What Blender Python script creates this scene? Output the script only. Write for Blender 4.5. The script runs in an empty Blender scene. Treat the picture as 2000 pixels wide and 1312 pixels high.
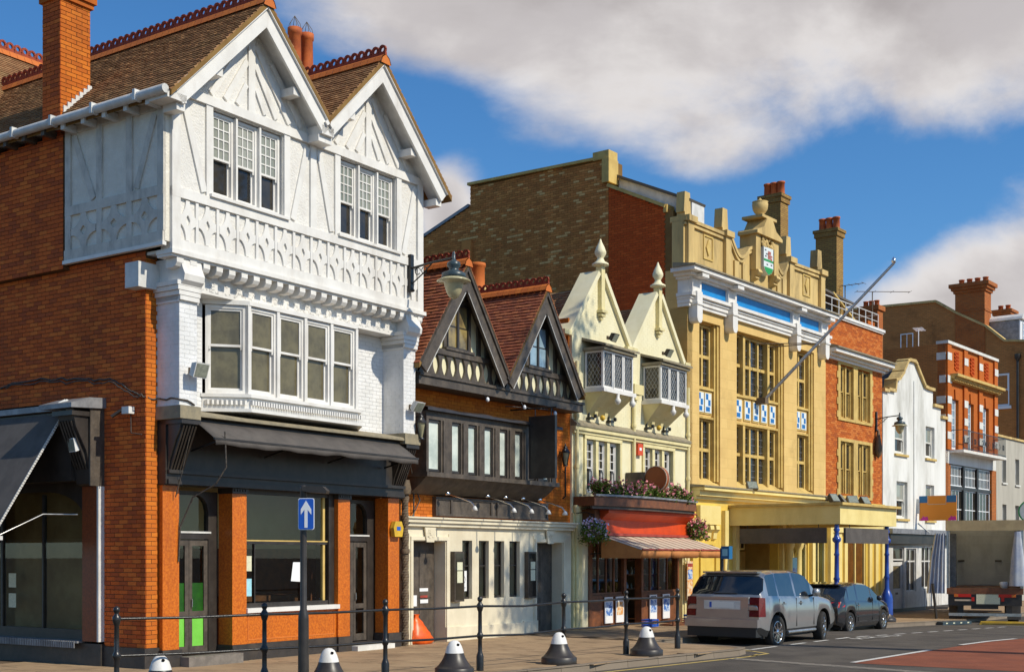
import bpy, math, random
from mathutils import Matrix, Vector
R = math.radians
random.seed(7)
S = bpy.context.scene
COL = S.collection

# ------------------------------------------------------------ camera
cam_d = bpy.data.cameras.new('camera')
cam = bpy.data.objects.new('camera', cam_d)
COL.objects.link(cam)
S.camera = cam
cam.location = (0, 0, 1.9)
cam.rotation_euler = (R(90), 0, 0)
cam_d.sensor_width = 36
cam_d.lens = 45
cam_d.shift_y = (1085 - 656) / 2000
cam_d.clip_start = .1
cam_d.clip_end = 3000
S.render.resolution_x, S.render.resolution_y = 1024, 671

# ------------------------------------------------------------ sun, sky, exposure
SUN_EL = R(41)
TO_SUN = Vector((.862, -.507, math.tan(SUN_EL))).normalized()
sd = bpy.data.lights.new('sun', 'SUN')
sd.energy = 3.9
sd.angle = R(.5)
sd.color = (1, .925, .77)
so = bpy.data.objects.new('sun', sd)
COL.objects.link(so)
so.rotation_euler = TO_SUN.to_track_quat('Z', 'Y').to_euler()
S.view_settings.view_transform = 'Standard'
S.view_settings.look = 'None'
S.view_settings.exposure = .15
S.view_settings.gamma = 1
S.view_settings.use_curve_mapping = False


class NT:
    """small node-tree writer"""
    def __init__(s, tree):
        s.t = tree; s.n = tree.nodes; s.l = tree.links
    def new(s, kind, **kw):
        n = s.n.new(kind)
        for k, v in kw.items(): setattr(n, k, v)
        return n
    def link(s, a, b): s.l.new(a, b)
    def put(s, sock, v):
        if isinstance(v, bpy.types.NodeSocket): s.l.new(v, sock)
        elif v is not None: sock.default_value = v
    def math(s, op, a, b=None, c=None, clamp=False):
        n = s.new('ShaderNodeMath', operation=op, use_clamp=clamp)
        for i, v in enumerate((a, b, c)): s.put(n.inputs[i], v)
        return n.outputs[0]
    def mix(s, f, a, b, mode='MIX'):
        n = s.new('ShaderNodeMix', data_type='RGBA', blend_type=mode)
        s.put(n.inputs[0], f); s.put(n.inputs[6], a); s.put(n.inputs[7], b)
        return n.outputs[2]
    def noise(s, vec, scale, detail=4, rough=.55, dist=0):
        n = s.new('ShaderNodeTexNoise')
        if vec is not None: s.link(vec, n.inputs['Vector'])
        n.inputs['Scale'].default_value = scale; n.inputs['Detail'].default_value = detail
        n.inputs['Roughness'].default_value = rough; n.inputs['Distortion'].default_value = dist
        return n.outputs[0]
    def ramp(s, f, lo, hi, a=0., b=1.):
        n = s.new('ShaderNodeMapRange', interpolation_type='SMOOTHSTEP')
        s.put(n.inputs[0], f)
        for i, v in enumerate((lo, hi, a, b)): n.inputs[i + 1].default_value = v
        return n.outputs[0]


def C4(c): return (c[0], c[1], c[2], 1)

wd = bpy.data.worlds.new('World')
S.world = wd
wd.use_nodes = True
w = NT(wd.node_tree)
w.n.clear()
sky = w.new('ShaderNodeTexSky', sky_type='NISHITA')
sky.sun_disc = False
sky.sun_elevation = SUN_EL
sky.sun_rotation = math.atan2(TO_SUN.x, TO_SUN.y)
sky.air_density = 1.0; sky.dust_density = .3; sky.ozone_density = 3
tc = w.new('ShaderNodeTexCoord')
dirv = tc.outputs['Generated']
sp = w.new('ShaderNodeSeparateXYZ'); w.link(dirv, sp.inputs[0])
az = w.math('ARCTAN2', sp.outputs[0], sp.outputs[1])
el = w.math('ARCSINE', sp.outputs[2])
stre = w.new('ShaderNodeVectorMath', operation='MULTIPLY'); w.link(dirv, stre.inputs[0]); stre.inputs[1].default_value = (1, 1, 1.7)
big = w.noise(stre.outputs[0], 3.2, 8, .58, .35)
fine = w.noise(stre.outputs[0], 9, 8, .6, .3)
dens = w.math('ADD', w.math('MULTIPLY', big, .8), w.math('MULTIPLY', fine, .2))
def blob(a, e, sa, se, amp):
    x = w.math('DIVIDE', w.math('SUBTRACT', az, a), sa)
    y = w.math('DIVIDE', w.math('SUBTRACT', el, e), se)
    q = w.math('ADD', w.math('MULTIPLY', x, x), w.math('MULTIPLY', y, y))
    return w.math('MULTIPLY', w.math('POWER', 2.718, w.math('MULTIPLY', q, -1)), amp)
# the banks of cloud seen over the street (azimuth, elevation, extents)
for b in ((.20, .46, .34, .115, .40), (.0, .45, .17, .09, .16), (-.16, .47, .14, .08, .12), (.36, .37, .12, .06, .18),
          (.40, .215, .10, .05, .26), (.295, .175, .075, .045, .26), (-.052, .265, .026, .035, .42), (.165, .295, .055, .03, .27),
          (-.36, .31, .16, .10, -.24), (.06, .28, .15, .04, -.26), (-.07, .335, .06, .03, -.22), (.25, .255, .11, .045, -.24), (-.20, .30, .13, .10, -.2)):
    dens = w.math('ADD', dens, blob(*b))
cover = w.ramp(dens, .48, .73)
thick = w.ramp(dens, .66, .95)
billow = w.noise(stre.outputs[0], 7.5, 7, .55, .2)
cl_col = w.mix(thick, C4((.72, .69, .68)), C4((.38, .35, .35)))
cl_col = w.mix(w.ramp(billow, .38, .66), cl_col, C4((.50, .47, .475)))
skyc = w.mix(1.0, sky.outputs[0], C4((.082, .104, .122)), 'MULTIPLY')
hsv = w.new('ShaderNodeHueSaturation'); hsv.inputs['Saturation'].default_value = 1.12; hsv.inputs['Value'].default_value = 1.0
w.link(skyc, hsv.inputs['Color'])
allc = w.mix(cover, hsv.outputs[0], cl_col)
bg = w.new('ShaderNodeBackground'); bg.inputs[1].default_value = 1.0
w.link(allc, bg.inputs[0])
wo = w.new('ShaderNodeOutputWorld'); w.link(bg.outputs[0], wo.inputs[0])


# ------------------------------------------------------------ materials
def rnd_val(n):
    """a value that differs from piece to piece, single objects and joined pieces alike"""
    o = n.new('ShaderNodeObjectInfo'); g = n.new('ShaderNodeNewGeometry')
    return n.math('FRACT', n.math('ADD', o.outputs['Random'], n.math('MULTIPLY', g.outputs['Random Per Island'], .999)))

MATS = {}
def mat(name, c1, c2=None, rough=.7, scale=6., vary=None, bump=.0, bscale=40., metal=0., spec=.5, coat=0., dirt=None, streak=False, pos=True, contrast=(.35, .65)):
    m = bpy.data.materials.new(name); m.use_nodes = True
    n = NT(m.node_tree); n.n.clear()
    b = n.new('ShaderNodeBsdfPrincipled'); o = n.new('ShaderNodeOutputMaterial')
    n.link(b.outputs[0], o.inputs[0])
    g = n.new('ShaderNodeNewGeometry')
    v = g.outputs['Position']
    col = C4(c1)
    if c2 is not None:
        vv = v
        if streak:
            k = n.new('ShaderNodeVectorMath', operation='MULTIPLY'); n.link(v, k.inputs[0]); k.inputs[1].default_value = (1, 1, .16); vv = k.outputs[0]
        col = n.mix(n.ramp(n.noise(vv, scale, 6, .62), *contrast), C4(c1), C4(c2))
    if vary:
        r = rnd_val(n)
        cr = n.new('ShaderNodeValToRGB')
        cr.color_ramp.interpolation = 'CONSTANT' if len(vary) > 3 else 'LINEAR'
        els = cr.color_ramp.elements
        while len(els) < len(vary): els.new(.5)
        for i, c in enumerate(vary):
            els[i].position = i / max(1, len(vary) - (0 if len(vary) > 3 else 1)); els[i].color = C4(c)
        n.link(r, cr.inputs[0])
        col = n.mix(.75 if c2 is not None else 1.0, col, cr.outputs[0])
    if dirt:
        dcol, amt, dsc = dirt
        k = n.new('ShaderNodeVectorMath', operation='MULTIPLY'); n.link(v, k.inputs[0]); k.inputs[1].default_value = (1, 1, .3)
        f = n.math('MULTIPLY', n.ramp(n.noise(k.outputs[0], dsc, 7, .68), .46, .76), amt)
        col = n.mix(f, col, C4(dcol))
    n.put(b.inputs['Base Color'], col)
    b.inputs['Roughness'].default_value = rough; b.inputs['Metallic'].default_value = metal
    b.inputs['Specular IOR Level'].default_value = spec; b.inputs['Coat Weight'].default_value = coat
    b.inputs['Coat Roughness'].default_value = .04
    if bump:
        bp = n.new('ShaderNodeBump'); bp.inputs['Strength'].default_value = min(1, bump); bp.inputs['Distance'].default_value = .02
        n.link(n.noise(v, bscale, 5, .6), bp.inputs['Height']); n.link(bp.outputs[0], b.inputs['Normal'])
    MATS[name] = m
    return m

def glass_mat(name, tint=(.9, .95, .92), see=.85):
    """window glass one can see through, reflecting more at a grazing angle"""
    m = bpy.data.materials.new(name); m.use_nodes = True
    n = NT(m.node_tree); n.n.clear(); o = n.new('ShaderNodeOutputMaterial')
    t = n.new('ShaderNodeBsdfTransparent'); t.inputs[0].default_value = C4([c * see ** .5 for c in tint])
    gl = n.new('ShaderNodeBsdfGlossy'); gl.inputs['Roughness'].default_value = .01
    f = n.new('ShaderNodeFresnel'); f.inputs[0].default_value = 1.5
    gg = n.new('ShaderNodeNewGeometry')   # the far face of a pane only lets through
    mx = n.new('ShaderNodeMixShader'); n.link(n.math('MULTIPLY', n.math('MULTIPLY', f.outputs[0], 1.3, clamp=True), n.math('SUBTRACT', 1.0, gg.outputs['Backfacing'])), mx.inputs[0]); n.link(t.outputs[0], mx.inputs[1]); n.link(gl.outputs[0], mx.inputs[2])
    n.link(mx.outputs[0], o.inputs[0])
    return m

def brick_mat(name, cols, mortar, bw=.225, bh=.075, ms=.012, dirt=None, rough=.85, bump=.6, light=None):
    """coursed masonry for walls too far off to tell the bricks apart; x+y runs along any upright wall"""
    m = bpy.data.materials.new(name); m.use_nodes = True
    n = NT(m.node_tree); n.n.clear()
    b = n.new('ShaderNodeBsdfPrincipled'); o = n.new('ShaderNodeOutputMaterial'); n.link(b.outputs[0], o.inputs[0])
    t = n.new('ShaderNodeTexCoord'); s = n.new('ShaderNodeSeparateXYZ'); n.link(t.outputs['Object'], s.inputs[0])
    cx = n.new('ShaderNodeCombineXYZ'); n.link(n.math('ADD', s.outputs[0], s.outputs[1]), cx.inputs[0]); n.link(s.outputs[2], cx.inputs[1])
    br = n.new('ShaderNodeTexBrick'); n.link(cx.outputs[0], br.inputs['Vector'])
    br.inputs['Scale'].default_value = 1; br.inputs['Brick Width'].default_value = bw; br.inputs['Row Height'].default_value = bh
    br.inputs['Mortar Size'].default_value = ms; br.inputs['Mortar Smooth'].default_value = .3; br.inputs['Bias'].default_value = 0
    br.inputs['Color1'].default_value = C4(cols[0]); br.inputs['Color2'].default_value = C4(cols[1]); br.inputs['Mortar'].default_value = C4(mortar)
    g = n.new('ShaderNodeNewGeometry')
    col = n.mix(n.math('MULTIPLY', n.ramp(n.noise(g.outputs['Position'], 1.1, 7, .65), .4, .7), .7), br.outputs[0], C4(cols[2]))
    if light:
        sc = n.new('ShaderNodeVectorMath', operation='MULTIPLY'); n.link(cx.outputs[0], sc.inputs[0]); sc.inputs[1].default_value = (1.6, 6.5, 1)
        col = n.mix(n.ramp(n.noise(sc.outputs[0], 1.6, 2, .5), .66, .70), col, C4(light))
    if dirt: col = n.mix(n.math('MULTIPLY', n.ramp(n.noise(g.outputs['Position'], dirt[2], 6, .7), .5, .75), dirt[1]), col, C4(dirt[0]))
    n.put(b.inputs['Base Color'], col); b.inputs['Roughness'].default_value = rough; b.inputs['Specular IOR Level'].default_value = .25
    bp = n.new('ShaderNodeBump'); bp.inputs['Strength'].default_value = bump; bp.inputs['Distance'].default_value = .01; bp.invert = True
    n.link(br.outputs['Fac'], bp.inputs['Height']); n.link(bp.outputs[0], b.inputs['Normal'])
    MATS[name] = m
    return m

M = {}
M['brick_red'] = mat('brick_red', (.66, .140, .030), (.48, .095, .024), .9, 2.2, vary=[(.70, .150, .030), (.60, .122, .026), (.48, .095, .024), (.76, .19, .036), (.40, .085, .028), (.64, .13, .026)], bump=.5, bscale=60, spec=.2, dirt=((.10, .05, .02), .45, .8))
M['brick_orange'] = mat('brick_orange', (.62, .17, .020), (.48, .12, .017), .88, 3, vary=[(.66, .20, .024), (.58, .15, .018), (.46, .115, .016)], bump=.4, bscale=60, spec=.2, dirt=((.2, .06, .02), .35, 1.3))
M['brick_house'] = mat('brick_house', (.52, .14, .028), (.40, .10, .025), .9, 3, vary=[(.55, .15, .03), (.46, .11, .022), (.60, .20, .05), (.36, .09, .025)], bump=.3, bscale=60, spec=.2)
M['brick_brown'] = mat('brick_brown', (.62, .255, .075), (.44, .175, .055), .92, .8, vary=[(.62, .26, .07), (.48, .19, .053), (.74, .33, .10), (.52, .195, .055), (.40, .155, .046), (.62, .23, .062), (.68, .29, .08), (.50, .20, .055), (.57, .24, .07), (.45, .185, .052), (.54, .22, .06), (.86, .56, .22)], bump=.3, bscale=50, spec=.15, dirt=((.20, .09, .035), .4, .5))
M['brick_deepred'] = mat('brick_deepred', (.62, .105, .022), (.46, .075, .018), .92, 1.2, vary=[(.64, .11, .022), (.48, .08, .019), (.72, .14, .03)], bump=.3, bscale=50, spec=.15)
M['brick_white'] = mat('brick_white', (.80, .79, .78), (.70, .69, .67), .6, 3, bump=.4, bscale=40, dirt=((.45, .40, .33), .25, 1.2))
M['mortar'] = mat('mortar', (.16, .09, .045), (.10, .06, .035), .95, 4, spec=.1)
M['mortar_orange'] = mat('mortar_orange', (.42, .13, .02), (.30, .09, .02), .95, 4, spec=.1)
M['mortar_white'] = mat('mortar_white', (.62, .61, .59), None, .8)
M['mortar_brown'] = mat('mortar_brown', (.26, .155, .055), (.20, .115, .042), .95, 2, spec=.1)
M['tile_brown'] = mat('tile_brown', (.32, .17, .078), (.21, .115, .056), .85, 1.5, vary=[(.34, .175, .078), (.25, .13, .06), (.40, .22, .10), (.29, .14, .062)], bump=.4, bscale=50, spec=.25, dirt=((.16, .14, .06), .45, 1.3))
M['tile_red'] = mat('tile_red', (.29, .092, .045), (.20, .066, .04), .85, 1.5, vary=[(.31, .098, .046), (.22, .074, .042), (.37, .13, .056), (.25, .075, .036)], bump=.4, bscale=50, spec=.25, dirt=((.08, .05, .03), .4, 1.6))
M['terracotta'] = mat('terracotta', (.62, .17, .022), (.45, .10, .018), .8, 5, vary=[(.66, .19, .025), (.52, .13, .02), (.6, .17, .022)], bump=.3)
M['terracotta_red'] = mat('terracotta_red', (.34, .055, .016), (.24, .04, .014), .8, 5, bump=.3)
M['pot'] = mat('pot', (.55, .13, .025), (.38, .08, .02), .8, 4, bump=.2, dirt=((.12, .05, .03), .5, 3))
M['roughcast'] = mat('roughcast', (.76, .735, .685), (.69, .66, .61), .8, 3, bump=.9, bscale=28, dirt=((.5, .46, .4), .25, 1.2))
M['white'] = mat('white', (.78, .755, .71), (.71, .685, .64), .5, 2.5, bump=.1, bscale=30, dirt=((.40, .34, .27), .42, 1.9))
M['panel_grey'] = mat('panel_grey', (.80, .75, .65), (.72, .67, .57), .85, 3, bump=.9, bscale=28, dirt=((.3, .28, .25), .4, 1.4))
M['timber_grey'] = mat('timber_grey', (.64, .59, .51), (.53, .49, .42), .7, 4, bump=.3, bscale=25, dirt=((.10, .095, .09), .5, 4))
M['white_grey'] = mat('white_grey', (.70, .69, .66), (.58, .57, .54), .6, 3, bump=.2, dirt=((.34, .33, .30), .5, 2))
M['cream'] = mat('cream', (.80, .74, .50), (.76, .69, .44), .6, 2, bump=.12, dirt=((.46, .40, .22), .35, 1.2))
M['cream_pub'] = mat('cream_pub', (.78, .70, .52), (.70, .62, .45), .6, 2, bump=.12, dirt=((.42, .33, .2), .35, 1.0))
M['cream_trim'] = mat('cream_trim', (.78, .68, .36), (.70, .60, .30), .55, 3, dirt=((.35, .3, .14), .4, 2))
M['lead'] = mat('lead', (.20, .20, .21), (.30, .30, .31), .5, 5, metal=.3)
M['lead_old'] = mat('lead_old', (.30, .25, .16), (.22, .19, .13), .8, 6, bump=.3)
M['blackwood'] = mat('blackwood', (.095, .074, .055), (.055, .043, .033), .55, 5, bump=.35, bscale=20, dirt=((.20, .16, .12), .45, 3))
M['black'] = mat('black', (.026, .021, .018), (.042, .034, .028), .4, 4, dirt=((.08, .07, .06), .3, 3))
M['black_iron'] = mat('black_iron', (.012, .012, .013), (.022, .02, .018), .32, 6, bump=.15)
M['canvas_dark'] = mat('canvas_dark', (.098, .084, .074), (.074, .064, .057), .85, 3, bump=.25, bscale=90, dirt=((.12, .11, .1), .4, 4))
M['granite'] = mat('granite', (.68, .185, .018), (.44, .095, .012), .3, 26, bump=.04, contrast=(.3, .7), dirt=((.20, .05, .012), .3, 2), spec=.35)
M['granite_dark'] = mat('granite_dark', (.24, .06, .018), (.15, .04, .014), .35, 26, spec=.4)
M['plinth'] = mat('plinth', (.05, .042, .036), (.032, .027, .024), .5, 6, bump=.2, dirt=((.12, .09, .06), .5, 3))
M['stone'] = brick_mat('stone', ((.72, .50, .19), (.67, .455, .165), (.58, .385, .14)), (.50, .35, .11), .62, .31, .005, bump=.16, dirt=((.40, .27, .10), .65, .7))
M['stone_weathered'] = mat('stone_weathered', (.66, .475, .19), (.52, .365, .14), .85, 2, bump=.35, streak=True, dirt=((.13, .095, .05), .7, 1.6))
M['stone_trim'] = mat('stone_trim', (.64, .45, .14), (.53, .36, .105), .8, 3, bump=.2, dirt=((.2, .14, .06), .45, 2))
M['stone_step'] = mat('stone_step', (.22, .19, .16), (.15, .13, .11), .8, 6, bump=.3)
M['yellow'] = mat('yellow', (.78, .55, .105), (.72, .49, .085), .5, 2, dirt=((.40, .25, .06), .6, 1.1))
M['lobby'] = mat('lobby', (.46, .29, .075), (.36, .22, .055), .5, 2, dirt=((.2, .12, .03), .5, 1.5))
M['yellow_pale'] = mat('yellow_pale', (.84, .68, .27), (.79, .62, .225), .5, 2, dirt=((.4, .28, .08), .3, 1.5))
M['blue_panel'] = mat('blue_panel', (.008, .24, .60), (.006, .20, .52), .4, 2)
M['blue_post'] = mat('blue_post', (.012, .06, .34), (.010, .045, .26), .3, 5, coat=.3)
M['tile_blue'] = mat('tile_blue', (.01, .14, .42), None, .25)
M['tile_white'] = mat('tile_white', (.72, .76, .74), None, .3)
M['shield_green'] = mat('shield_green', (.02, .30, .07), None, .5)
M['shield_red'] = mat('shield_red', (.35, .10, .09), (.5, .2, .15), .6, 20)
M['sign_blue'] = mat('sign_blue', (.012, .10, .50), None, .35)
M['sign_white'] = mat('sign_white', (.82, .83, .84), None, .4)
M['red_fascia'] = mat('red_fascia', (.66, .070, .010), (.54, .055, .009), .45, 3)
M['red_trim'] = mat('red_trim', (.40, .06, .04), (.28, .045, .03), .5, 4)
M['wood_brown'] = mat('wood_brown', (.22, .075, .025), (.14, .05, .02), .55, 6, dirt=((.07, .04, .02), .4, 3))
M['valance'] = mat('valance', (.55, .22, .06), (.48, .18, .05), .8, 5)
M['disc_brown'] = mat('disc_brown', (.34, .085, .018), (.28, .068, .015), .4, 3)
M['dark'] = mat('dark', (.010, .009, .009), None, .9, spec=.1)
M['room'] = mat('room', (.42, .29, .15), (.28, .18, .09), .9, 1.0, spec=.1)
M['room_pale'] = mat('room_pale', (.78, .66, .40), (.66, .54, .32), .9, .8, spec=.1)
M['room_light'] = mat('room_light', (.68, .58, .38), (.55, .46, .3), .9, .7, spec=.1)
M['pane_dark'] = mat('pane_dark', (.020, .019, .017), (.05, .042, .03), .04, 1.2, spec=.6)
M['pane_olive'] = mat('pane_olive', (.16, .135, .070), (.10, .083, .045), .14, 3, bump=.05, bscale=18, spec=.5, dirt=((.16, .14, .085), .5, 8))
M['pane_pale'] = mat('pane_pale', (.30, .31, .26), (.17, .18, .15), .1, 5, vary=[(.30, .31, .26), (.2, .22, .18), (.38, .38, .33)], spec=.5)  # greyish green reflections of the small panes painted into the colour
M['pane_curtain'] = mat('pane_curtain', (.66, .70, .62), (.42, .47, .42), .08, 1.6, spec=.5)
M['pane_sky'] = mat('pane_sky', (.30, .42, .50), (.2, .3, .38), .05, 2, spec=.6)
M['pane_amber'] = mat('pane_amber', (.32, .24, .09), (.12, .09, .05), .08, 2.5, spec=.5)
M['green_film'] = mat('green_film', (.20, .62, .08), (.17, .55, .06), .3, 4)
M['green_film_dark'] = mat('green_film_dark', (.016, .10, .006), (.010, .06, .005), .3, 4)
M['paper'] = mat('paper', (.80, .80, .80), None, .7)
M['paper_cream'] = mat('paper_cream', (.72, .70, .50), (.6, .6, .42), .7, 30)
M['paper_blue'] = mat('paper_blue', (.38, .70, .76), (.3, .6, .7), .7, 14)
M['print_ink'] = mat('print_ink', (.08, .09, .12), None, .7)
M['print_blue'] = mat('print_blue', (.05, .16, .48), (.5, .6, .75), .6, 9, contrast=(.45, .55))
M['print_orange'] = mat('print_orange', (.70, .30, .08), (.75, .6, .4), .6, 9, contrast=(.45, .55))
M['steel'] = mat('steel', (.55, .54, .52), (.4, .39, .37), .35, 8, metal=.8)
M['chrome'] = mat('chrome', (.75, .75, .75), None, .18, metal=1)
M['alu_white'] = mat('alu_white', (.72, .71, .68), (.6, .59, .56), .4, 8)
M['lens'] = mat('lens', (.28, .30, .24), (.2, .22, .18), .1, 20, spec=.7)
M['lamp_bowl'] = mat('lamp_bowl', (.46, .42, .25), (.36, .33, .2), .2, 8, spec=.6)
M['lamp_metal'] = mat('lamp_metal', (.045, .07, .085), (.03, .05, .06), .35, 8)
M['rust'] = mat('rust', (.16, .11, .06), (.1, .07, .045), .7, 20)
M['cable'] = mat('cable', (.035, .03, .027), (.1, .08, .06), .7, 20)
M['rope'] = mat('rope', (.68, .65, .60), (.5, .48, .44), .8, 30)
M['asphalt'] = mat('asphalt', (.110, .094, .078), (.070, .060, .051), .9, .9, bump=.6, bscale=120, spec=.25, dirt=((.14, .12, .095), .6, .5))
M['asphalt_red'] = mat('asphalt_red', (.27, .085, .045), (.21, .068, .038), .9, 1.5, bump=.5, bscale=120, spec=.2, dirt=((.17, .07, .045), .5, 1.2))
M['paving'] = mat('paving', (.38, .265, .155), (.30, .205, .12), .85, 2, vary=[(.40, .28, .165), (.33, .225, .135), (.37, .255, .15)], bump=.3, bscale=60, dirt=((.13, .09, .055), .7, 1.0), spec=.2)
M['paving_joint'] = mat('paving_joint', (.16, .11, .07), (.12, .085, .055), .95, 3, spec=.1)
M['kerb'] = mat('kerb', (.24, .19, .14), (.17, .135, .10), .85, 3, vary=[(.25, .2, .15), (.2, .16, .12)], bump=.4, bscale=60, spec=.2)
M['setts'] = mat('setts', (.25, .22, .18), (.19, .165, .135), .85, 3, vary=[(.25, .22, .18), (.2, .175, .145), (.29, .25, .2)], bump=.4, spec=.2)
M['paint_white'] = mat('paint_white', (.62, .60, .55), (.40, .38, .34), .7, 9, bump=.3, contrast=(.45, .75))
M['paint_yellow'] = mat('paint_yellow', (.58, .42, .12), (.36, .26, .09), .7, 9, bump=.3, contrast=(.45, .75))
M['tyre'] = mat('tyre', (.018, .017, .016), (.03, .028, .026), .85, 9, spec=.3)
M['car_silver'] = mat('car_silver', (.37, .37, .365), (.345, .345, .345), .28, 3, metal=.6, coat=.8)
M['car_dark'] = mat('car_dark', (.030, .031, .036), (.026, .027, .031), .25, 3, metal=.5, coat=1.)
M['car_trim'] = mat('car_trim', (.02, .02, .02), None, .6)
M['car_glass'] = mat('car_glass', (.012, .016, .02), None, .02, spec=.9, coat=.6)
M['lamp_red'] = mat('lamp_red', (.16, .006, .012), (.10, .004, .008), .12, 20, spec=.6)
M['lamp_bright_red'] = mat('lamp_bright_red', (.55, .02, .015), None, .12, spec=.6)
M['lamp_amber'] = mat('lamp_amber', (.6, .16, .02), None, .2)
M['plate'] = mat('plate', (.80, .80, .76), None, .4)
M['lorry_wood'] = mat('lorry_wood', (.50, .38, .20), (.42, .31, .16), .7, 3, dirt=((.2, .15, .08), .4, 3))
M['lorry_white'] = mat('lorry_white', (.62, .60, .54), (.55, .53, .48), .6, 2, dirt=((.3, .27, .2), .4, 2))
M['curtain_blue'] = mat('curtain_blue', (.34, .38, .48), (.46, .48, .52), .6, 3, contrast=(.4, .6))
M['orange_bag'] = mat('orange_bag', (.85, .13, .008), (.7, .09, .006), .4, 8)
M['orange_sign'] = mat('orange_sign', (.78, .25, .012), None, .45)
M['magenta'] = mat('magenta', (.65, .015, .28), None, .45)
M['sign_teal'] = mat('sign_teal', (.010, .13, .30), None, .45)
M['leaf'] = mat('leaf', (.09, .15, .016), (.06, .10, .013), .6, 6, vary=[(.08, .14, .014), (.15, .20, .022), (.05, .085, .011)], spec=.3)
M['petal_pink'] = mat('petal_pink', (.70, .16, .24), None, .6, vary=[(.78, .30, .34), (.70, .14, .20), (.82, .50, .46)])
M['petal_white'] = mat('petal_white', (.72, .68, .74), None, .6, vary=[(.75, .72, .78), (.6, .5, .68), (.7, .35, .5)])
M['yellow_paint'] = mat('yellow_paint', (.70, .44, .03), (.55, .33, .03), .5, 5)
M['grey_render'] = mat('grey_render', (.46, .43, .36), (.38, .35, .29), .85, 1.6, bump=.2, streak=True, dirt=((.22, .2, .16), .4, 1))
M['white_render'] = mat('white_render', (.78, .77, .73), (.70, .69, .64), .75, 1.6, bump=.15, streak=True, dirt=((.26, .24, .19), .6, .9))
M['slate'] = mat('slate', (.13, .115, .10), (.09, .08, .07), .75, 3, vary=[(.14, .12, .1), (.10, .088, .075), (.17, .14, .11)], spec=.3)
M['stone_white'] = mat('stone_white', (.74, .72, .66), (.62, .6, .54), .7, 4)
M['glass'] = glass_mat('glass')
def translucent_mat(name, c):
    m = bpy.data.materials.new(name); m.use_nodes = True
    n = NT(m.node_tree); n.n.clear(); o = n.new('ShaderNodeOutputMaterial')
    a = n.new('ShaderNodeBsdfTranslucent'); a.inputs[0].default_value = C4(c); d = n.new('ShaderNodeBsdfDiffuse'); d.inputs[0].default_value = C4(c)
    x = n.new('ShaderNodeMixShader'); x.inputs[0].default_value = .35; n.link(a.outputs[0], x.inputs[1]); n.link(d.outputs[0], x.inputs[2]); n.link(x.outputs[0], o.inputs[0])
    return m
M['roof_sheet'] = translucent_mat('roof_sheet', (.85, .82, .72))
M['tree_leaf'] = mat('tree_leaf', (.07, .12, .016), (.045, .085, .012), .6, 2, vary=[(.06, .11, .013), (.10, .15, .02), (.045, .08, .011)], spec=.3)
M['bark'] = mat('bark', (.16, .13, .09), (.09, .07, .05), .9, 5, bump=.5)
M['stripe_cream'] = mat('stripe_cream', (.60, .49, .36), (.52, .42, .31), .8, 5)
M['stripe_red'] = mat('stripe_red', (.24, .10, .07), (.19, .08, .055), .8, 5)
M['pipe_cream'] = M['cream_trim']


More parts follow.
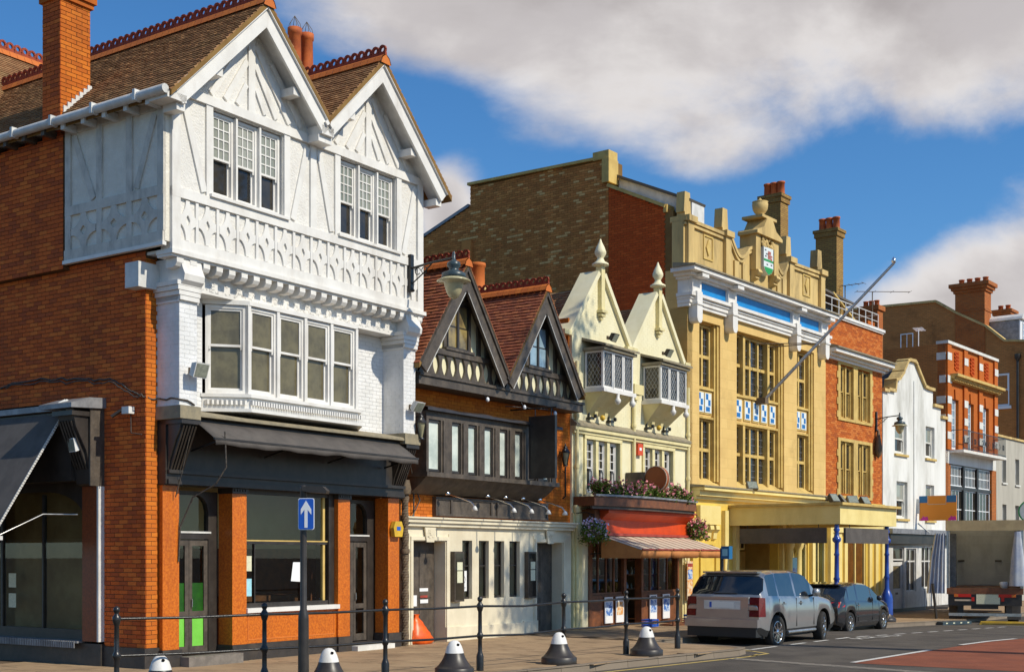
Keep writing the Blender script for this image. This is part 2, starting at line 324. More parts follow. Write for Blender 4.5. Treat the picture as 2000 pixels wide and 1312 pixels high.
# ------------------------------------------------------------ mesh builder
class MB:
    def __init__(s, tf=None):
        s.v = []; s.f = []; s.sm = []; s.tf = tf
    def add(s, vs, fs, smooth=False):
        o = len(s.v)
        if s.tf is not None: vs = [s.tf @ Vector(p) for p in vs]
        s.v += [tuple(p) for p in vs]
        for f in fs: s.f.append([o + i for i in f]); s.sm.append(smooth)
        return s
    def box(s, x0, x1, y0, y1, z0, z1):
        return s.add([(x0, y0, z0), (x1, y0, z0), (x1, y1, z0), (x0, y1, z0), (x0, y0, z1), (x1, y0, z1), (x1, y1, z1), (x0, y1, z1)],
                     [(0, 3, 2, 1), (4, 5, 6, 7), (0, 1, 5, 4), (1, 2, 6, 5), (2, 3, 7, 6), (3, 0, 4, 7)])
    def prism(s, poly, ax, a, b):
        """extrude a 2-D polygon along axis ax ('x': (y,z), 'y': (x,z), 'z': (x,y))"""
        def P(p, t): return {'x': (t, p[0], p[1]), 'y': (p[0], t, p[1]), 'z': (p[0], p[1], t)}[ax]
        n = len(poly); A = sum(poly[i][0] * poly[(i + 1) % n][1] - poly[(i + 1) % n][0] * poly[i][1] for i in range(n))
        if (A < 0) != (ax == 'y'): poly = poly[::-1]
        if a > b: a, b = b, a
        return s.add([P(p, a) for p in poly] + [P(p, b) for p in poly],
                     [list(range(n))[::-1], list(range(n, 2 * n))] + [(i, (i + 1) % n, n + (i + 1) % n, n + i) for i in range(n)])
    def bar(s, p, q, w, h, up=(0, 0, 1)):
        """square-section bar from p to q; w across, h along up"""
        p = Vector(p); q = Vector(q); d = (q - p).normalized(); up = Vector(up)
        a = d.cross(up)
        if a.length < 1e-4: a = d.cross(Vector((1, 0, 0)))
        a.normalize(); u = a.cross(d).normalized()
        a *= w / 2; u *= h / 2
        return s.add([p - a - u, p + a - u, p + a + u, p - a + u, q - a - u, q + a - u, q + a + u, q - a + u],
                     [(0, 1, 2, 3), (7, 6, 5, 4), (0, 4, 5, 1), (1, 5, 6, 2), (2, 6, 7, 3), (3, 7, 4, 0)])
    def tube(s, pts, r, n=8, cap=True):
        pts = [Vector(p) for p in pts]; rs = r if isinstance(r, (list, tuple)) else [r] * len(pts)
        vs = []; last = None
        for i, p in enumerate(pts):
            d = (pts[min(i + 1, len(pts) - 1)] - pts[max(i - 1, 0)]).normalized()
            if last is None:
                a = d.cross(Vector((0, 0, 1)))
                if a.length < 1e-3: a = d.cross(Vector((1, 0, 0)))
            else: a = last - d * last.dot(d)
            a.normalize(); last = a; b = d.cross(a)
            vs += [p + (a * math.cos(t) + b * math.sin(t)) * rs[i] for t in [2 * math.pi * k / n for k in range(n)]]
        fs = [(i * n + k, i * n + (k + 1) % n, (i + 1) * n + (k + 1) % n, (i + 1) * n + k) for i in range(len(pts) - 1) for k in range(n)]
        s.add(vs, fs, True)
        if cap:
            s.add(vs[:n], [list(range(n))[::-1]]); s.add(vs[-n:], [list(range(n))])
        return s
    def lathe(s, cx, cy, prof, n=16, sx=1, sy=1):
        vs = [(cx + sx * r * math.cos(2 * math.pi * k / n), cy + sy * r * math.sin(2 * math.pi * k / n), z) for r, z in prof for k in range(n)]
        fs = [(i * n + k, i * n + (k + 1) % n, (i + 1) * n + (k + 1) % n, (i + 1) * n + k) for i in range(len(prof) - 1) for k in range(n)]
        s.add(vs, fs, True)
        s.add(vs[:n], [list(range(n))[::-1]]); s.add(vs[-n:], [list(range(n))])
        return s
    def wall(s, x0, x1, z0, z1, y, t, holes=()):
        """upright wall facing -y with rectangular openings and their reveals"""
        xs = sorted({x0, x1, *[min(max(h[i], x0), x1) for h in holes for i in (0, 1)]})
        zs = sorted({z0, z1, *[min(max(h[i], z0), z1) for h in holes for i in (2, 3)]})
        for i in range(len(xs) - 1):
            for j in range(len(zs) - 1):
                cx = (xs[i] + xs[i + 1]) / 2; cz = (zs[j] + zs[j + 1]) / 2
                if any(h[0] < cx < h[1] and h[2] < cz < h[3] for h in holes): continue
                s.add([(xs[i], y, zs[j]), (xs[i + 1], y, zs[j]), (xs[i + 1], y, zs[j + 1]), (xs[i], y, zs[j + 1])], [(0, 1, 2, 3)])
        y2 = y + t
        for a, b, c, d in holes:
            s.add([(a, y, c), (b, y, c), (b, y, d), (a, y, d), (a, y2, c), (b, y2, c), (b, y2, d), (a, y2, d)],
                  [(0, 4, 5, 1), (1, 5, 6, 2), (2, 6, 7, 3), (3, 7, 4, 0)])
        s.add([(x0, y, z0), (x1, y, z0), (x1, y, z1), (x0, y, z1), (x0, y2, z0), (x1, y2, z0), (x1, y2, z1), (x0, y2, z1)],
              [(4, 0, 3, 7), (1, 5, 6, 2), (3, 2, 6, 7)])
        return s
    def build(s, name, m, parent=None):
        me = bpy.data.meshes.new(name)
        me.from_pydata(s.v, [], s.f)
        if any(s.sm): me.polygons.foreach_set('use_smooth', s.sm)
        me.materials.append(m if not isinstance(m, str) else M[m])
        me.update()
        o = bpy.data.objects.new(name, me); COL.objects.link(o)
        o.parent = parent
        return o


def box(par, name, m, *b): return MB().box(*b).build(name, m, par)
def thing(name, label, cat, loc=(0, 0, 0), rz=0, group=None):
    o = bpy.data.objects.new(name, None); COL.objects.link(o)
    o.empty_display_size = .2
    o.location = loc; o.rotation_euler = (0, 0, rz)
    o['label'] = label; o['category'] = cat
    if group: o['group'] = group
    return o
def tag(o, label, cat, group=None):
    o['label'] = label; o['category'] = cat
    if group: o['group'] = group
    return o
def copy_tree(o, parent=None):
    c = o.copy(); COL.objects.link(c); c.parent = parent
    for ch in list(o.children): copy_tree(ch, c)
    return c
def wmat(o):
    m = Matrix.Translation(o.location) @ o.rotation_euler.to_matrix().to_4x4()
    return wmat(o.parent) @ m if o.parent else m


def row_spans(poly, b, holes):
    xs = []
    n = len(poly)
    for i in range(n):
        (x1, y1), (x2, y2) = poly[i], poly[(i + 1) % n]
        if (y1 > b) != (y2 > b): xs.append(x1 + (b - y1) * (x2 - x1) / (y2 - y1))
    xs.sort()
    sp = [(xs[i], xs[i + 1]) for i in range(0, len(xs) - 1, 2)]
    for h in holes:
        if h[2] < b < h[3]:
            out = []
            for a, c in sp:
                if h[1] <= a or h[0] >= c: out.append((a, c)); continue
                if h[0] > a: out.append((a, h[0]))
                if h[1] < c: out.append((h[1], c))
            sp = out
    return sp

def pieces(par, name, m, O, U, V, poly, w, h, gap=.01, t=.012, tt=None, holes=(), ind=0, jit=.002, stag=.5, minw=.04):
    """bricks, tiles, slabs: coursed pieces with open joints on the plane O + aU + bV, standing t proud of it
    (tt at their upper edge); the ind nearest whole ones are objects of their own, the rest one joined mesh"""
    O = Vector(O); U = Vector(U); V = Vector(V); N = U.cross(V).normalized()
    if tt is None: tt = t
    bs = [p[1] for p in poly]; b0, b1 = min(bs), max(bs)
    full = []; rest = MB()
    k = 0; b = b0
    rg = random.Random(len(name) * 31 + int(w * 1000) + int(abs(b1) * 77))
    while b < b1 - h * .3:
        bt = min(b + h - gap, b1)
        ph = (k % 2) * stag * w
        for a, c in row_spans(poly, b + h / 2 if b + h / 2 < b1 else (b + b1) / 2, holes):
            i = math.floor((a - ph) / w)
            while i * w + ph < c:
                l = max(a, i * w + ph); r_ = min(c, (i + 1) * w + ph)
                isfull = (r_ - l) > w - 1e-5
                r_ -= gap * (1 if (r_ < c or isfull) else 0)
                if r_ - l > minw: full.append((l, r_, b, bt, isfull and bt - b > h - gap - 1e-4, rg.uniform(-jit, jit)))
                i += 1
        b += h; k += 1
    mw = wmat(par); eye = Vector((0, 0, 1.9))
    if ind:
        whole = [p for p in full if p[4]]
        whole.sort(key=lambda p: ((mw @ (O + U * p[0] + V * p[2])) - eye).length)
        sel = set(id(p) for p in whole[:ind])
    else: sel = set()
    rot = Matrix((U, V, N)).transposed().to_euler()
    W = w - gap; Hh = h - gap
    me = None
    nb = 0
    for p in full:
        l, r_, b, bt, isf, j = p
        if id(p) in sel:
            if me is None:
                q = MB(); q.add([(0, 0, -.004), (W, 0, -.004), (W, Hh, -.004), (0, Hh, -.004), (0, 0, t), (W, 0, t), (W, Hh, tt), (0, Hh, tt)],
                                [(4, 5, 6, 7), (0, 1, 5, 4), (1, 2, 6, 5), (2, 3, 7, 6), (3, 0, 4, 7)])
                o = q.build(name, m, par); me = o.data
            else:
                o = bpy.data.objects.new(name, me); COL.objects.link(o); o.parent = par
            o.location = O + U * l + V * b + N * j; o.rotation_euler = rot
            nb += 1
        else:
            e = N * (t + j); e2 = N * (tt + j)
            A = O + U * l + V * b; B = O + U * r_ + V * b; Cc = O + U * r_ + V * bt; D = O + U * l + V * bt
            g = N * -.004
            rest.add([A + g, B + g, Cc + g, D + g, A + e, B + e, Cc + e2, D + e2], [(4, 5, 6, 7), (0, 1, 5, 4), (1, 2, 6, 5), (2, 3, 7, 6), (3, 0, 4, 7)])
    if rest.v:
        o = rest.build(name + ('_field' if nb else 'work' if name == 'brick' else '_field'), m, par)
        o['kind'] = 'stuff'

def plane_tf(O, U, N=None):
    """local (x along U, y into the wall, z up) set at O"""
    U = Vector(U).normalized(); Z = Vector((0, 0, 1)); Y = Z.cross(U)
    m = Matrix((U, Y, Z)).transposed().to_4x4(); m.translation = Vector(O)
    return m

def sash(par, x0, x1, z0, z1, y, fm, g1, g2=None, mid=None, up=(1, 1), lo=(1, 1), fw=.055, fd=.10, tf=None, bar=.018, glass_name='pane', nm='window', horns=True):
    """a sliding sash light: outer frame, two sashes one behind the other, glazing bars, panes"""
    if mid is None: mid = (z0 + z1) / 2
    b = MB(tf)
    b.box(x0, x0 + fw, y, y + fd, z0, z1).box(x1 - fw, x1, y, y + fd, z0, z1).box(x0 + fw, x1 - fw, y, y + fd, z1 - fw, z1).box(x0 + fw, x1 - fw, y, y + fd + .01, z0, z0 + fw * 1.3)
    a, c = x0 + fw, x1 - fw
    s = fw * .75
    yu, yl = y + .02, y + .065
    def sh(ya, za, zb, grid, top):
        b.box(a, a + s, ya, ya + .04, za, zb).box(c - s, c, ya, ya + .04, za, zb)
        b.box(a + s, c - s, ya, ya + .04, zb - s, zb).box(a + s, c - s, ya, ya + .04, za, za + s)
        nx, nz = grid
        for i in range(1, nx):
            xx = a + s + (c - a - 2 * s) * i / nx
            b.box(xx - bar / 2, xx + bar / 2, ya + .004, ya + .03, za + s, zb - s)
        for i in range(1, nz):
            zz = za + s + (zb - za - 2 * s) * i / nz
            b.box(a + s, c - s, ya + .006, ya + .028, zz - bar / 2, zz + bar / 2)
    sh(yu, mid - .02, z1 - fw, up, True)
    sh(yl, z0 + fw * 1.3, mid + .02, lo, False)
    if horns: b.box(a + .004, a + s - .004, yu + .002, yu + .038, mid - .07, mid - .02).box(c - s + .004, c - .004, yu + .002, yu + .038, mid - .07, mid - .02)
    o = b.build(nm, fm, par)
    MB(tf).box(a + s, c - s, yu + .02, yu + .024, mid - .02 + s, z1 - fw - s).build(glass_name, g1, o)
    MB(tf).box(a + s, c - s, yl + .02, yl + .024, z0 + fw * 1.3 + s, mid + .02 - s).build(glass_name, g2 or g1, o)
    return o

def casement(par, x0, x1, z0, z1, y, fm, g, nx=1, nz=1, fw=.05, fd=.08, bar=.018, tf=None, nm='window', lattice=0):
    b = MB(tf)
    b.box(x0, x0 + fw, y, y + fd, z0, z1).box(x1 - fw, x1, y, y + fd, z0, z1).box(x0 + fw, x1 - fw, y, y + fd, z1 - fw, z1).box(x0 + fw, x1 - fw, y, y + fd, z0, z0 + fw)
    a, c, d, e = x0 + fw, x1 - fw, z0 + fw, z1 - fw
    for i in range(1, nx):
        xx = a + (c - a) * i / nx
        b.box(xx - bar / 2, xx + bar / 2, y + .02, y + .05, d, e)
    for i in range(1, nz):
        zz = d + (e - d) * i / nz
        b.box(a, c, y + .022, y + .048, zz - bar / 2, zz + bar / 2)
    o = b.build(nm, fm, par)
    MB(tf).box(a, c, y + .035, y + .039, d, e).build('pane', g, o)
    if lattice:
        l = MB(tf); st = lattice; W = c - a; H = e - d
        # leaded diamond lattice: two sets of thin cames
        k = -H
        while k < W + H:
            for sg in (1, -1):
                t0, t1 = 0., H * .62
                xs = []
                # came runs from (a+k, d) up at slope
                p0 = [a + k, d]; sl = (.62 if sg > 0 else -.62)
                def X(z): return p0[0] + (z - d) * sl + (0 if sg > 0 else H * .62)
                zz = [d, e]
                pts = []
                for i in range(13):
                    z = d + H * i / 12; x = X(z)
                    if a <= x <= c: pts.append((x, z))
                if len(pts) > 1: l.bar((pts[0][0], y + .03, pts[0][1]), (pts[-1][0], y + .03, pts[-1][1]), .0055, .006, (0, 1, 0))
            k += st
        l.build('lead_came', 'white_grey', o)
    return o

def leaves(mb, pts, n, size, spread, rg, flat=.6):
    """n leaf-shaped faces scattered round the points"""
    for _ in range(n):
        p = Vector(rg.choice(pts)) + Vector((rg.gauss(0, spread[0]), rg.gauss(0, spread[1]), rg.gauss(0, spread[2])))
        d = Vector((rg.uniform(-1, 1), rg.uniform(-1, 1), rg.uniform(-.6, 1))).normalized()
        a = d.cross(Vector((rg.uniform(-1, 1), rg.uniform(-1, 1), rg.uniform(-1, 1)))).normalized()
        s_ = size * rg.uniform(.6, 1.3)
        q = p + d * s_
        mb.add([p, (p + q) / 2 + a * s_ * flat * .5, q, (p + q) / 2 - a * s_ * flat * .5], [(0, 1, 2, 3)])

# ============================================================ frames of the street
A_O, A_R = (-6.03, 21.70), R(55.8)      # the three nearer houses
B_O, B_R = (5.24, 38.28), R(52.0)       # the theatre and what follows
def wA(x, y, z=0): return Vector((A_O[0] + x * math.cos(A_R) - y * math.sin(A_R), A_O[1] + x * math.sin(A_R) + y * math.cos(A_R), z))
def wB(x, y, z=0): return Vector((B_O[0] + x * math.cos(B_R) - y * math.sin(B_R), B_O[1] + x * math.sin(B_R) + y * math.cos(B_R), z))
def inB(x, y):
    dx, dy = x - B_O[0], y - B_O[1]
    return dx * math.cos(B_R) + dy * math.sin(B_R), -dx * math.sin(B_R) + dy * math.cos(B_R)
def gz(x, y):
    """pavement height: level by the near shops, falling gently down the street"""
    s = inB(x, y)[0]
    t = min(1, max(0, (s + 3) / 15)); return -.34 * t
RD = -.13
def rz_(x, y): return gz(x, y) + RD

# ------------------------------------------------------------ ground, road, pavement
def sheet(name, m, poly, dz, zf, kind='structure', seg=2.0):
    """flat strip following the fall of the street: polygon in frame B cut into slices along the street"""
    x0 = min(p[0] for p in poly); x1 = max(p[0] for p in poly)
    n = max(1, int((x1 - x0) / seg)); b = MB()
    def spans(x):
        ys = []
        for i in range(len(poly)):
            (ax, ay), (bx, by) = poly[i], poly[(i + 1) % len(poly)]
            if (ax > x) != (bx > x): ys.append(ay + (x - ax) * (by - ay) / (bx - ax))
        return (min(ys), max(ys)) if len(ys) > 1 else None
    e = 1e-4; xs = sorted({x0 + e, x1 - e, *[x0 + (x1 - x0) * i / n for i in range(1, n)], *[p[0] + s * e for p in poly for s in (-1, 1) if x0 < p[0] + s * e < x1]})
    for i in range(len(xs) - 1):
        s0, s1 = spans(xs[i]), spans(xs[i + 1])
        if not s0 or not s1: continue
        v = [wB(xs[i], s0[0]), wB(xs[i + 1], s1[0]), wB(xs[i + 1], s1[1]), wB(xs[i], s0[1])]
        b.add([(p.x, p.y, zf(p.x, p.y) + dz) for p in v], [(0, 1, 2, 3)])
    o = b.build(name, m)
    if kind: o['kind'] = kind
    return o

gr = MB()
xs = [-900, -300, -100, -60] + [-50 + 5 * i for i in range(28)] + [120, 300, 900]
for i in range(len(xs) - 1):
    for j in range(len(xs) - 1):
        q = [(xs[i], xs[j]), (xs[i + 1], xs[j]), (xs[i + 1], xs[j + 1]), (xs[i], xs[j + 1])]
        gr.add([(*wB(*p).xy, 0) for p in q], [(0, 1, 2, 3)])
gr.v = [(x, y, rz_(x, y)) for x, y, _ in gr.v]
g_o = gr.build('road', 'asphalt'); g_o['kind'] = 'structure'

# kerb line of the pavement in frame B: side street corner, built-out crossing, parking bay, far street
KERB = [(-31, -1.2), (-23.3, -5.45), (-18.9, -6.25), (-15.6, -6.62), (-10.0, -7.05), (-9.45, -6.9), (-9.2, -6.4), (-9.1, -4.4), (-8.6, -4.3), (45, -4.3)]
PAVE = [(-45, 8), (-45, 2.0)] + KERB + [(45, 12), (-2, 12)]
sheet('pavement_bed', 'paving_joint', PAVE, -.012, gz)
pv = bpy.data.objects.new('pavement', None); COL.objects.link(pv); pv['kind'] = 'structure'
pv.location = (*A_O, 0); pv.rotation_euler = (0, 0, A_R)
def toA(p):
    dx, dy = p.x - A_O[0], p.y - A_O[1]
    return (dx * math.cos(A_R) + dy * math.sin(A_R), -dx * math.sin(A_R) + dy * math.cos(A_R))
near = [toA(wB(*p)) for p in KERB[1:8]]
ins = [(x, y + .16) for x, y in near]
pieces(pv, 'paving_slab', 'paving', (0, 0, -.010), (1, 0, 0), (0, 1, 0), [(-3.6, 3.)] + ins + [(11.0, .06), (0, .06), (-.1, 3.)], .62, .46, .012, .012, ind=290, jit=.0015)
# the far stretch falls with the street: slabs joined per slice
far = MB(); rg = random.Random(3)
x = -8.9
while x < 32:
    y = -4.14; k = 0
    while y < .0:
        o_ = .3 if k % 2 else 0
        q = [wB(x + o_, y), wB(x + o_ + .608, y), wB(x + o_ + .608, y + .45), wB(x + o_, y + .45)]
        top = [(p.x, p.y, gz(p.x, p.y) + .003 + rg.uniform(-.001, .001)) for p in q]
        far.add(top, [(0, 1, 2, 3)])
        y += .462; k += 1
    x += .62
fo = far.build('paving_field', 'paving', pv); fo['kind'] = 'stuff'
fo.matrix_parent_inverse = wmat(pv).inverted()
kb = bpy.data.objects.new('kerb', None); COL.objects.link(kb); kb['kind'] = 'structure'
for i in range(1, len(KERB) - 1):
    a, c = wB(*KERB[i]), wB(*KERB[i + 1]); L = (c - a).length; n = max(1, round(L / .92)); d = (c - a) / n
    if i == len(KERB) - 2: n = 40; d = d.normalized() * .92
    nn = Vector((-d.y, d.x, 0)).normalized() * .15
    for k in range(n):
        p, q = a + d * k + d.normalized() * .004, a + d * (k + 1) - d.normalized() * .004
        b = MB()
        vs = [p, q, q + nn, p + nn]
        za = rg.uniform(-.003, .003)
        b.add([(v.x, v.y, rz_(v.x, v.y) - .02) for v in vs] + [(v.x + (nn.x * .12 if t < 2 else 0), v.y + (nn.y * .12 if t < 2 else 0), gz(v.x, v.y) + .006 + za) for t, v in enumerate(vs)],
              [(0, 1, 5, 4), (1, 2, 6, 5), (2, 3, 7, 6), (3, 0, 4, 7), (4, 5, 6, 7)])
        b.build('kerb_stone', 'kerb', kb)

# markings, each a sheet 4 mm above the last
def strip(name, m, pts, wd_, dz=.005, off=0):
    b = MB()
    for i in range(len(pts) - 1):
        p, q = Vector((*pts[i], 0)), Vector((*pts[i + 1], 0)); n = Vector((-(q - p).y, (q - p).x, 0)).normalized() * wd_ / 2
        k = max(1, int((q - p).length / 2))
        for j in range(k):
            s_, e_ = p.lerp(q, j / k), p.lerp(q, (j + 1) / k)
            v = [wB(*(s_ - n).xy), wB(*(e_ - n).xy), wB(*(e_ + n).xy), wB(*(s_ + n).xy)]
            b.add([(t.x, t.y, rz_(t.x, t.y) + dz) for t in v], [(0, 1, 2, 3)])
    o = b.build(name, m); o['kind'] = 'structure'; return o
sheet('red_road_surface', 'asphalt_red', [(-10.1, -14.5), (-10.3, -9.62), (40, -9.62), (40, -14.5)], .004, rz_)
for i in range(9):
    x = -10.2 + i * 6.1
    strip('road_marking_line', 'paint_white', [(x, -9.55 + .02 * i), (x + 4.1, -9.55 + .02 * i)], .13, .008)
strip('road_marking_line', 'paint_white', [(-8.9, -5.5), (-8.35, -6.45)], .10, .005)
strip('road_marking_line', 'paint_white', [(-8.35, -6.45), (-7.1, -6.42)], .10, .005)
for i in range(13):
    x = -6.35 + i * 1.25
    strip('road_marking_line', 'paint_white', [(x, -6.42), (x + .75, -6.42)], .10, .005)
# worn lettering by the parked hatchback reads only as bars of white paint
for i, (a, l) in enumerate(((-3.5, .28), (-3.1, .28), (-2.7, .28), (-2.3, .28), (-1.75, .28), (-1.35, .28), (-.95, .28))):
    strip('road_marking_letter', 'paint_white', [(a, -6.95), (a + .02, -6.6)], .10, .005)
    strip('road_marking_letter', 'paint_white', [(a + .1, -6.78 - .14 * (i % 2)), (a + l, -6.78 - .14 * (i % 2))], .07, .005)
def inset(d): return [(p[0] + (0 if i < 5 else d), p[1] - d) for i, p in enumerate(KERB[1:6])]
strip('road_marking_line', 'paint_yellow', inset(.28), .09, .005)
strip('road_marking_line', 'paint_yellow', [(-8.75, -4.62), (-8.75, -6.7), (-9.15, -7.25), (-10.0, -7.28)], .08, .005)
strip('road_marking_line', 'paint_yellow', [(-8.5, -4.75), (-8.5, -6.5)], .08, .005)
# line of pale setts across the mouth of the street
st = bpy.data.objects.new('sett_strip', None); COL.objects.link(st); st['kind'] = 'structure'
k = 0; y = -7.45
while y > -15:
    for r_ in range(3):
        x = -10.86 - (y + 7) * -.152 + r_ * .11
        v = [wB(x, y - (r_ % 2) * .09), wB(x + .10, y - (r_ % 2) * .09), wB(x + .10, y + .17 - (r_ % 2) * .09), wB(x, y + .17 - (r_ % 2) * .09)]
        h = rg.uniform(.004, .008)
        MB().add([(t.x, t.y, rz_(t.x, t.y) - .01) for t in v] + [(t.x, t.y, rz_(t.x, t.y) + h) for t in v], [(4, 5, 6, 7), (0, 1, 5, 4), (1, 2, 6, 5), (2, 3, 7, 6), (3, 0, 4, 7)]).build('sett', 'setts', st)
    y -= .18

# ============================================================ shared house parts
def crest(par, p0, p1, n, m1='terracotta', m2='terracotta_red', h=.30, ring=.085):
    """ridge tiles, each a saddle with a looped crest on it"""
    p0 = Vector(p0); p1 = Vector(p1); d = (p1 - p0) / n; u = d.normalized(); s_ = u.cross(Vector((0, 0, 1)))
    b = MB(); L = d.length * .97
    prof = [(-.16, -.13), (-.11, -.02), (0, .05), (.11, -.02), (.16, -.13)]
    vs = [Vector((a, 0, z)) for a, z in prof] + [Vector((a, L, z)) for a, z in prof]
    tf = Matrix((s_, u, Vector((0, 0, 1)))).transposed().to_4x4()
    b.tf = tf; b.add(vs, [(i, i + 1, 6 + i, 5 + i) for i in range(4)]); 
    b.add([(a * .9, t, z - .02) for t in (0, L) for a, z in prof], [(0, 4, 3, 2, 1), (5, 6, 7, 8, 9)])
    c = MB(tf); r = min(ring, L * .42)
    c.box(-.025, .025, 0, L, .03, .085)
    k = 8; cz = .085 + r * .8
    for i in range(k):
        a0, a1 = 2 * math.pi * i / k, 2 * math.pi * (i + 1) / k
        c.bar((0, L / 2 + r * math.cos(a0), cz + r * math.sin(a0)), (0, L / 2 + r * math.cos(a1), cz + r * math.sin(a1)), .045, .045, (1, 0, 0))
    o0 = b.build('ridge_tile', m1, par); o0.location = p0
    c0 = c.build('crest', m2, o0)
    for i in range(1, n):
        o = o0.copy(); COL.objects.link(o); o.location = p0 + d * i; o.parent = par
        q = c0.copy(); COL.objects.link(q); q.parent = o

def gable_roof(par, xc, hw, zr, ze, y0, y1, name='roof_tile', m='tile_brown', w=.165, gauge=.10, ind=(0, 0), slab='roof', sm='mortar_brown', xl=None, xr=None):
    """pitched roof with its ridge running back from the street; xl, xr cut the slopes where they meet a neighbour"""
    t = .10
    for sgn, n_ in ((-1, ind[0]), (1, ind[1])):
        half = hw if sgn < 0 and xl is None or sgn > 0 and xr is None else (xl if sgn < 0 else xr)
        rise = (zr - ze) * half / hw; L = math.hypot(half, rise)
        xe, zz = xc + sgn * half, zr - rise
        n = Vector((sgn * rise, 0, half)).normalized()
        b = MB(); b.add([(xc, y0, zr), (xe, y0, zz), (xe, y1, zz), (xc, y1, zr)] + [(xc, y0, zr - t), (xe, y0, zz - t), (xe, y1, zz - t), (xc, y1, zr - t)],
                        [(0, 1, 2, 3), (7, 6, 5, 4), (0, 4, 5, 1), (1, 5, 6, 2), (2, 6, 7, 3)])
        b.build(slab, sm, par)
        V = Vector((xc - xe, 0, zr - zz)).normalized(); U = Vector((0, sgn * 1., 0))
        O = Vector((xe, y0 if sgn > 0 else y1, zz)) + n * .004
        pieces(par, name, m, O, U, V, [(0, 0), (y1 - y0, 0), (y1 - y0, L - .02), (0, L - .02)], w, gauge, .006, .022, .004, ind=n_, jit=.004)

def chimney_pot(par, x, y, z, r=.15, h=.55, m='pot'):
    MB().lathe(x, y, [(r * 1.05, z), (r, z + .06), (r * .92, z + h * .85), (r * 1.08, z + h * .87), (r * 1.08, z + h), (r * .75, z + h), (r * .75, z + h - .15)], 12).build('chimney_pot', m, par)

# ============================================================ 1  the white timbered corner house
H1 = thing('corner_house', 'white timbered corner house with two gables over an orange granite shopfront', 'house', (*A_O, 0), A_R)
XS = -.22
# side wall and its bricks (faces the side street)
side = MB(plane_tf((XS, 0, 0), (0, -1, 0)))
side.wall(-9, 0, -.2, 9.5, 0, .2, [(-6.5, -1.07, -.3, 4.62)])
side.build('side_wall', 'mortar', H1)
pieces(H1, 'brick', 'brick_red', (XS, 0, 0), (0, -1, 0), (0, 0, 1), [(-9, .35), (0, .35), (0, 7.05), (-2.0, 7.05), (-2.0, 9.45), (-9, 9.45)], .225, .075, .011, .009, holes=[(-6.5, -1.07, -1, 4.62), (-2.62, -2.0, 7.1, 9.5)], ind=300, jit=.002)
MB().box(XS, .02, .001, .22, .35, 6.95).build('corner_pier', 'mortar_orange', H1)
pieces(H1, 'pier_brick', 'brick_orange', (XS, 0, .35), (1, 0, 0), (0, 0, 1), [(0, 0), (.235, 0), (.235, 6.55), (0, 6.55)], .225, .075, .010, .008, ind=0, stag=.5)  # corner strip coloured oranger than the side wall for its sunlit look
MB().box(XS - .05, .04, -.03, 1.08, -.2, .345).build('plinth', 'plinth', H1)
MB().box(.3, 6.5, 2.6, 9, 3.4, 9.5).build('core_wall', 'dark', H1)
MB().box(6.46, 6.60, .05, 9, 2.4, 9.6).build('party_wall', 'mortar_brown', H1)
# chimney breast and stack on the side wall
cs = MB(); cs.box(-.36, XS - .003, 2.02, 4.6, 6.95, 9.3); cs.build('chimney_breast', 'mortar', H1)
pieces(H1, 'breast_brick', 'brick_red', (-.36, 4.6, 6.95), (0, -1, 0), (0, 0, 1), [(0, 0), (2.58, 0), (2.58, 2.35), (0, 2.35)], .225, .075, .011, .009)
stk = MB().box(-.34, .28, 2.12, 2.62, 9.0, 11.8).build('chimney_stack', 'mortar', H1)
pieces(H1, 'stack_brick', 'brick_red', (-.34, 2.62, 9.0), (0, -1, 0), (0, 0, 1), [(0, 0), (.5, 0), (.5, 2.75), (0, 2.75)], .225, .075, .011, .009, ind=0)
pieces(H1, 'stack_brick', 'brick_orange', (-.34, 2.12, 9.0), (1, 0, 0), (0, 0, 1), [(0, 0), (.62, 0), (.62, 2.75), (0, 2.75)], .225, .075, .011, .009, ind=90)  # sunlit street face coloured as oranger brick than the shaded flank
MB().box(-.39, .33, 2.07, 2.67, 11.75, 11.84).box(-.43, .37, 2.03, 2.71, 11.84, 12.0).build('chimney_cap', 'brick_orange', stk)
fl = MB()
for i in range(7): fl.box(-.30 + i * .085, -.21 + i * .085, 2.085, 2.116, 9.66 + i * .085, 9.86 + i * .085)
fl.bar((-.34, 2.08, 9.62), (.30, 2.08, 10.26), .10, .03, (-.7, 0, .7)); fl.build('lead_flashing', 'white_grey', stk)
# roofs
gable_roof(H1, 1.60, 2.18, 11.62, 9.42, -1.05, 8.2, ind=(300, 0), xr=1.60)
gable_roof(H1, 4.76, 2.18, 11.62, 9.42, -1.05, 8.2, ind=(0, 0), xl=1.58)
crest(H1, (1.60, -1.08, 11.66), (1.60, 6.7, 11.66), 44)
crest(H1, (4.76, -1.08, 11.66), (4.76, 4, 11.66), 28)
rr = MB(); rr.prism([(5.3, 10.4), (8.0, 13.0), (10.7, 10.4)], 'x', -.4, 5.2); rr.build('rear_roof', 'tile_brown', H1)
pieces(H1, 'rear_tile', 'tile_brown', (-.4, 5.3, 10.405), (1, 0, 0), Vector((0, 2.7, 2.6)).normalized(), [(0, 0), (5.6, 0), (5.6, 3.7), (0, 3.7)], .165, .10, .006, .02, .004)
crest(H1, (-.4, 8.0, 13.04), (5.2, 8.0, 13.04), 30)
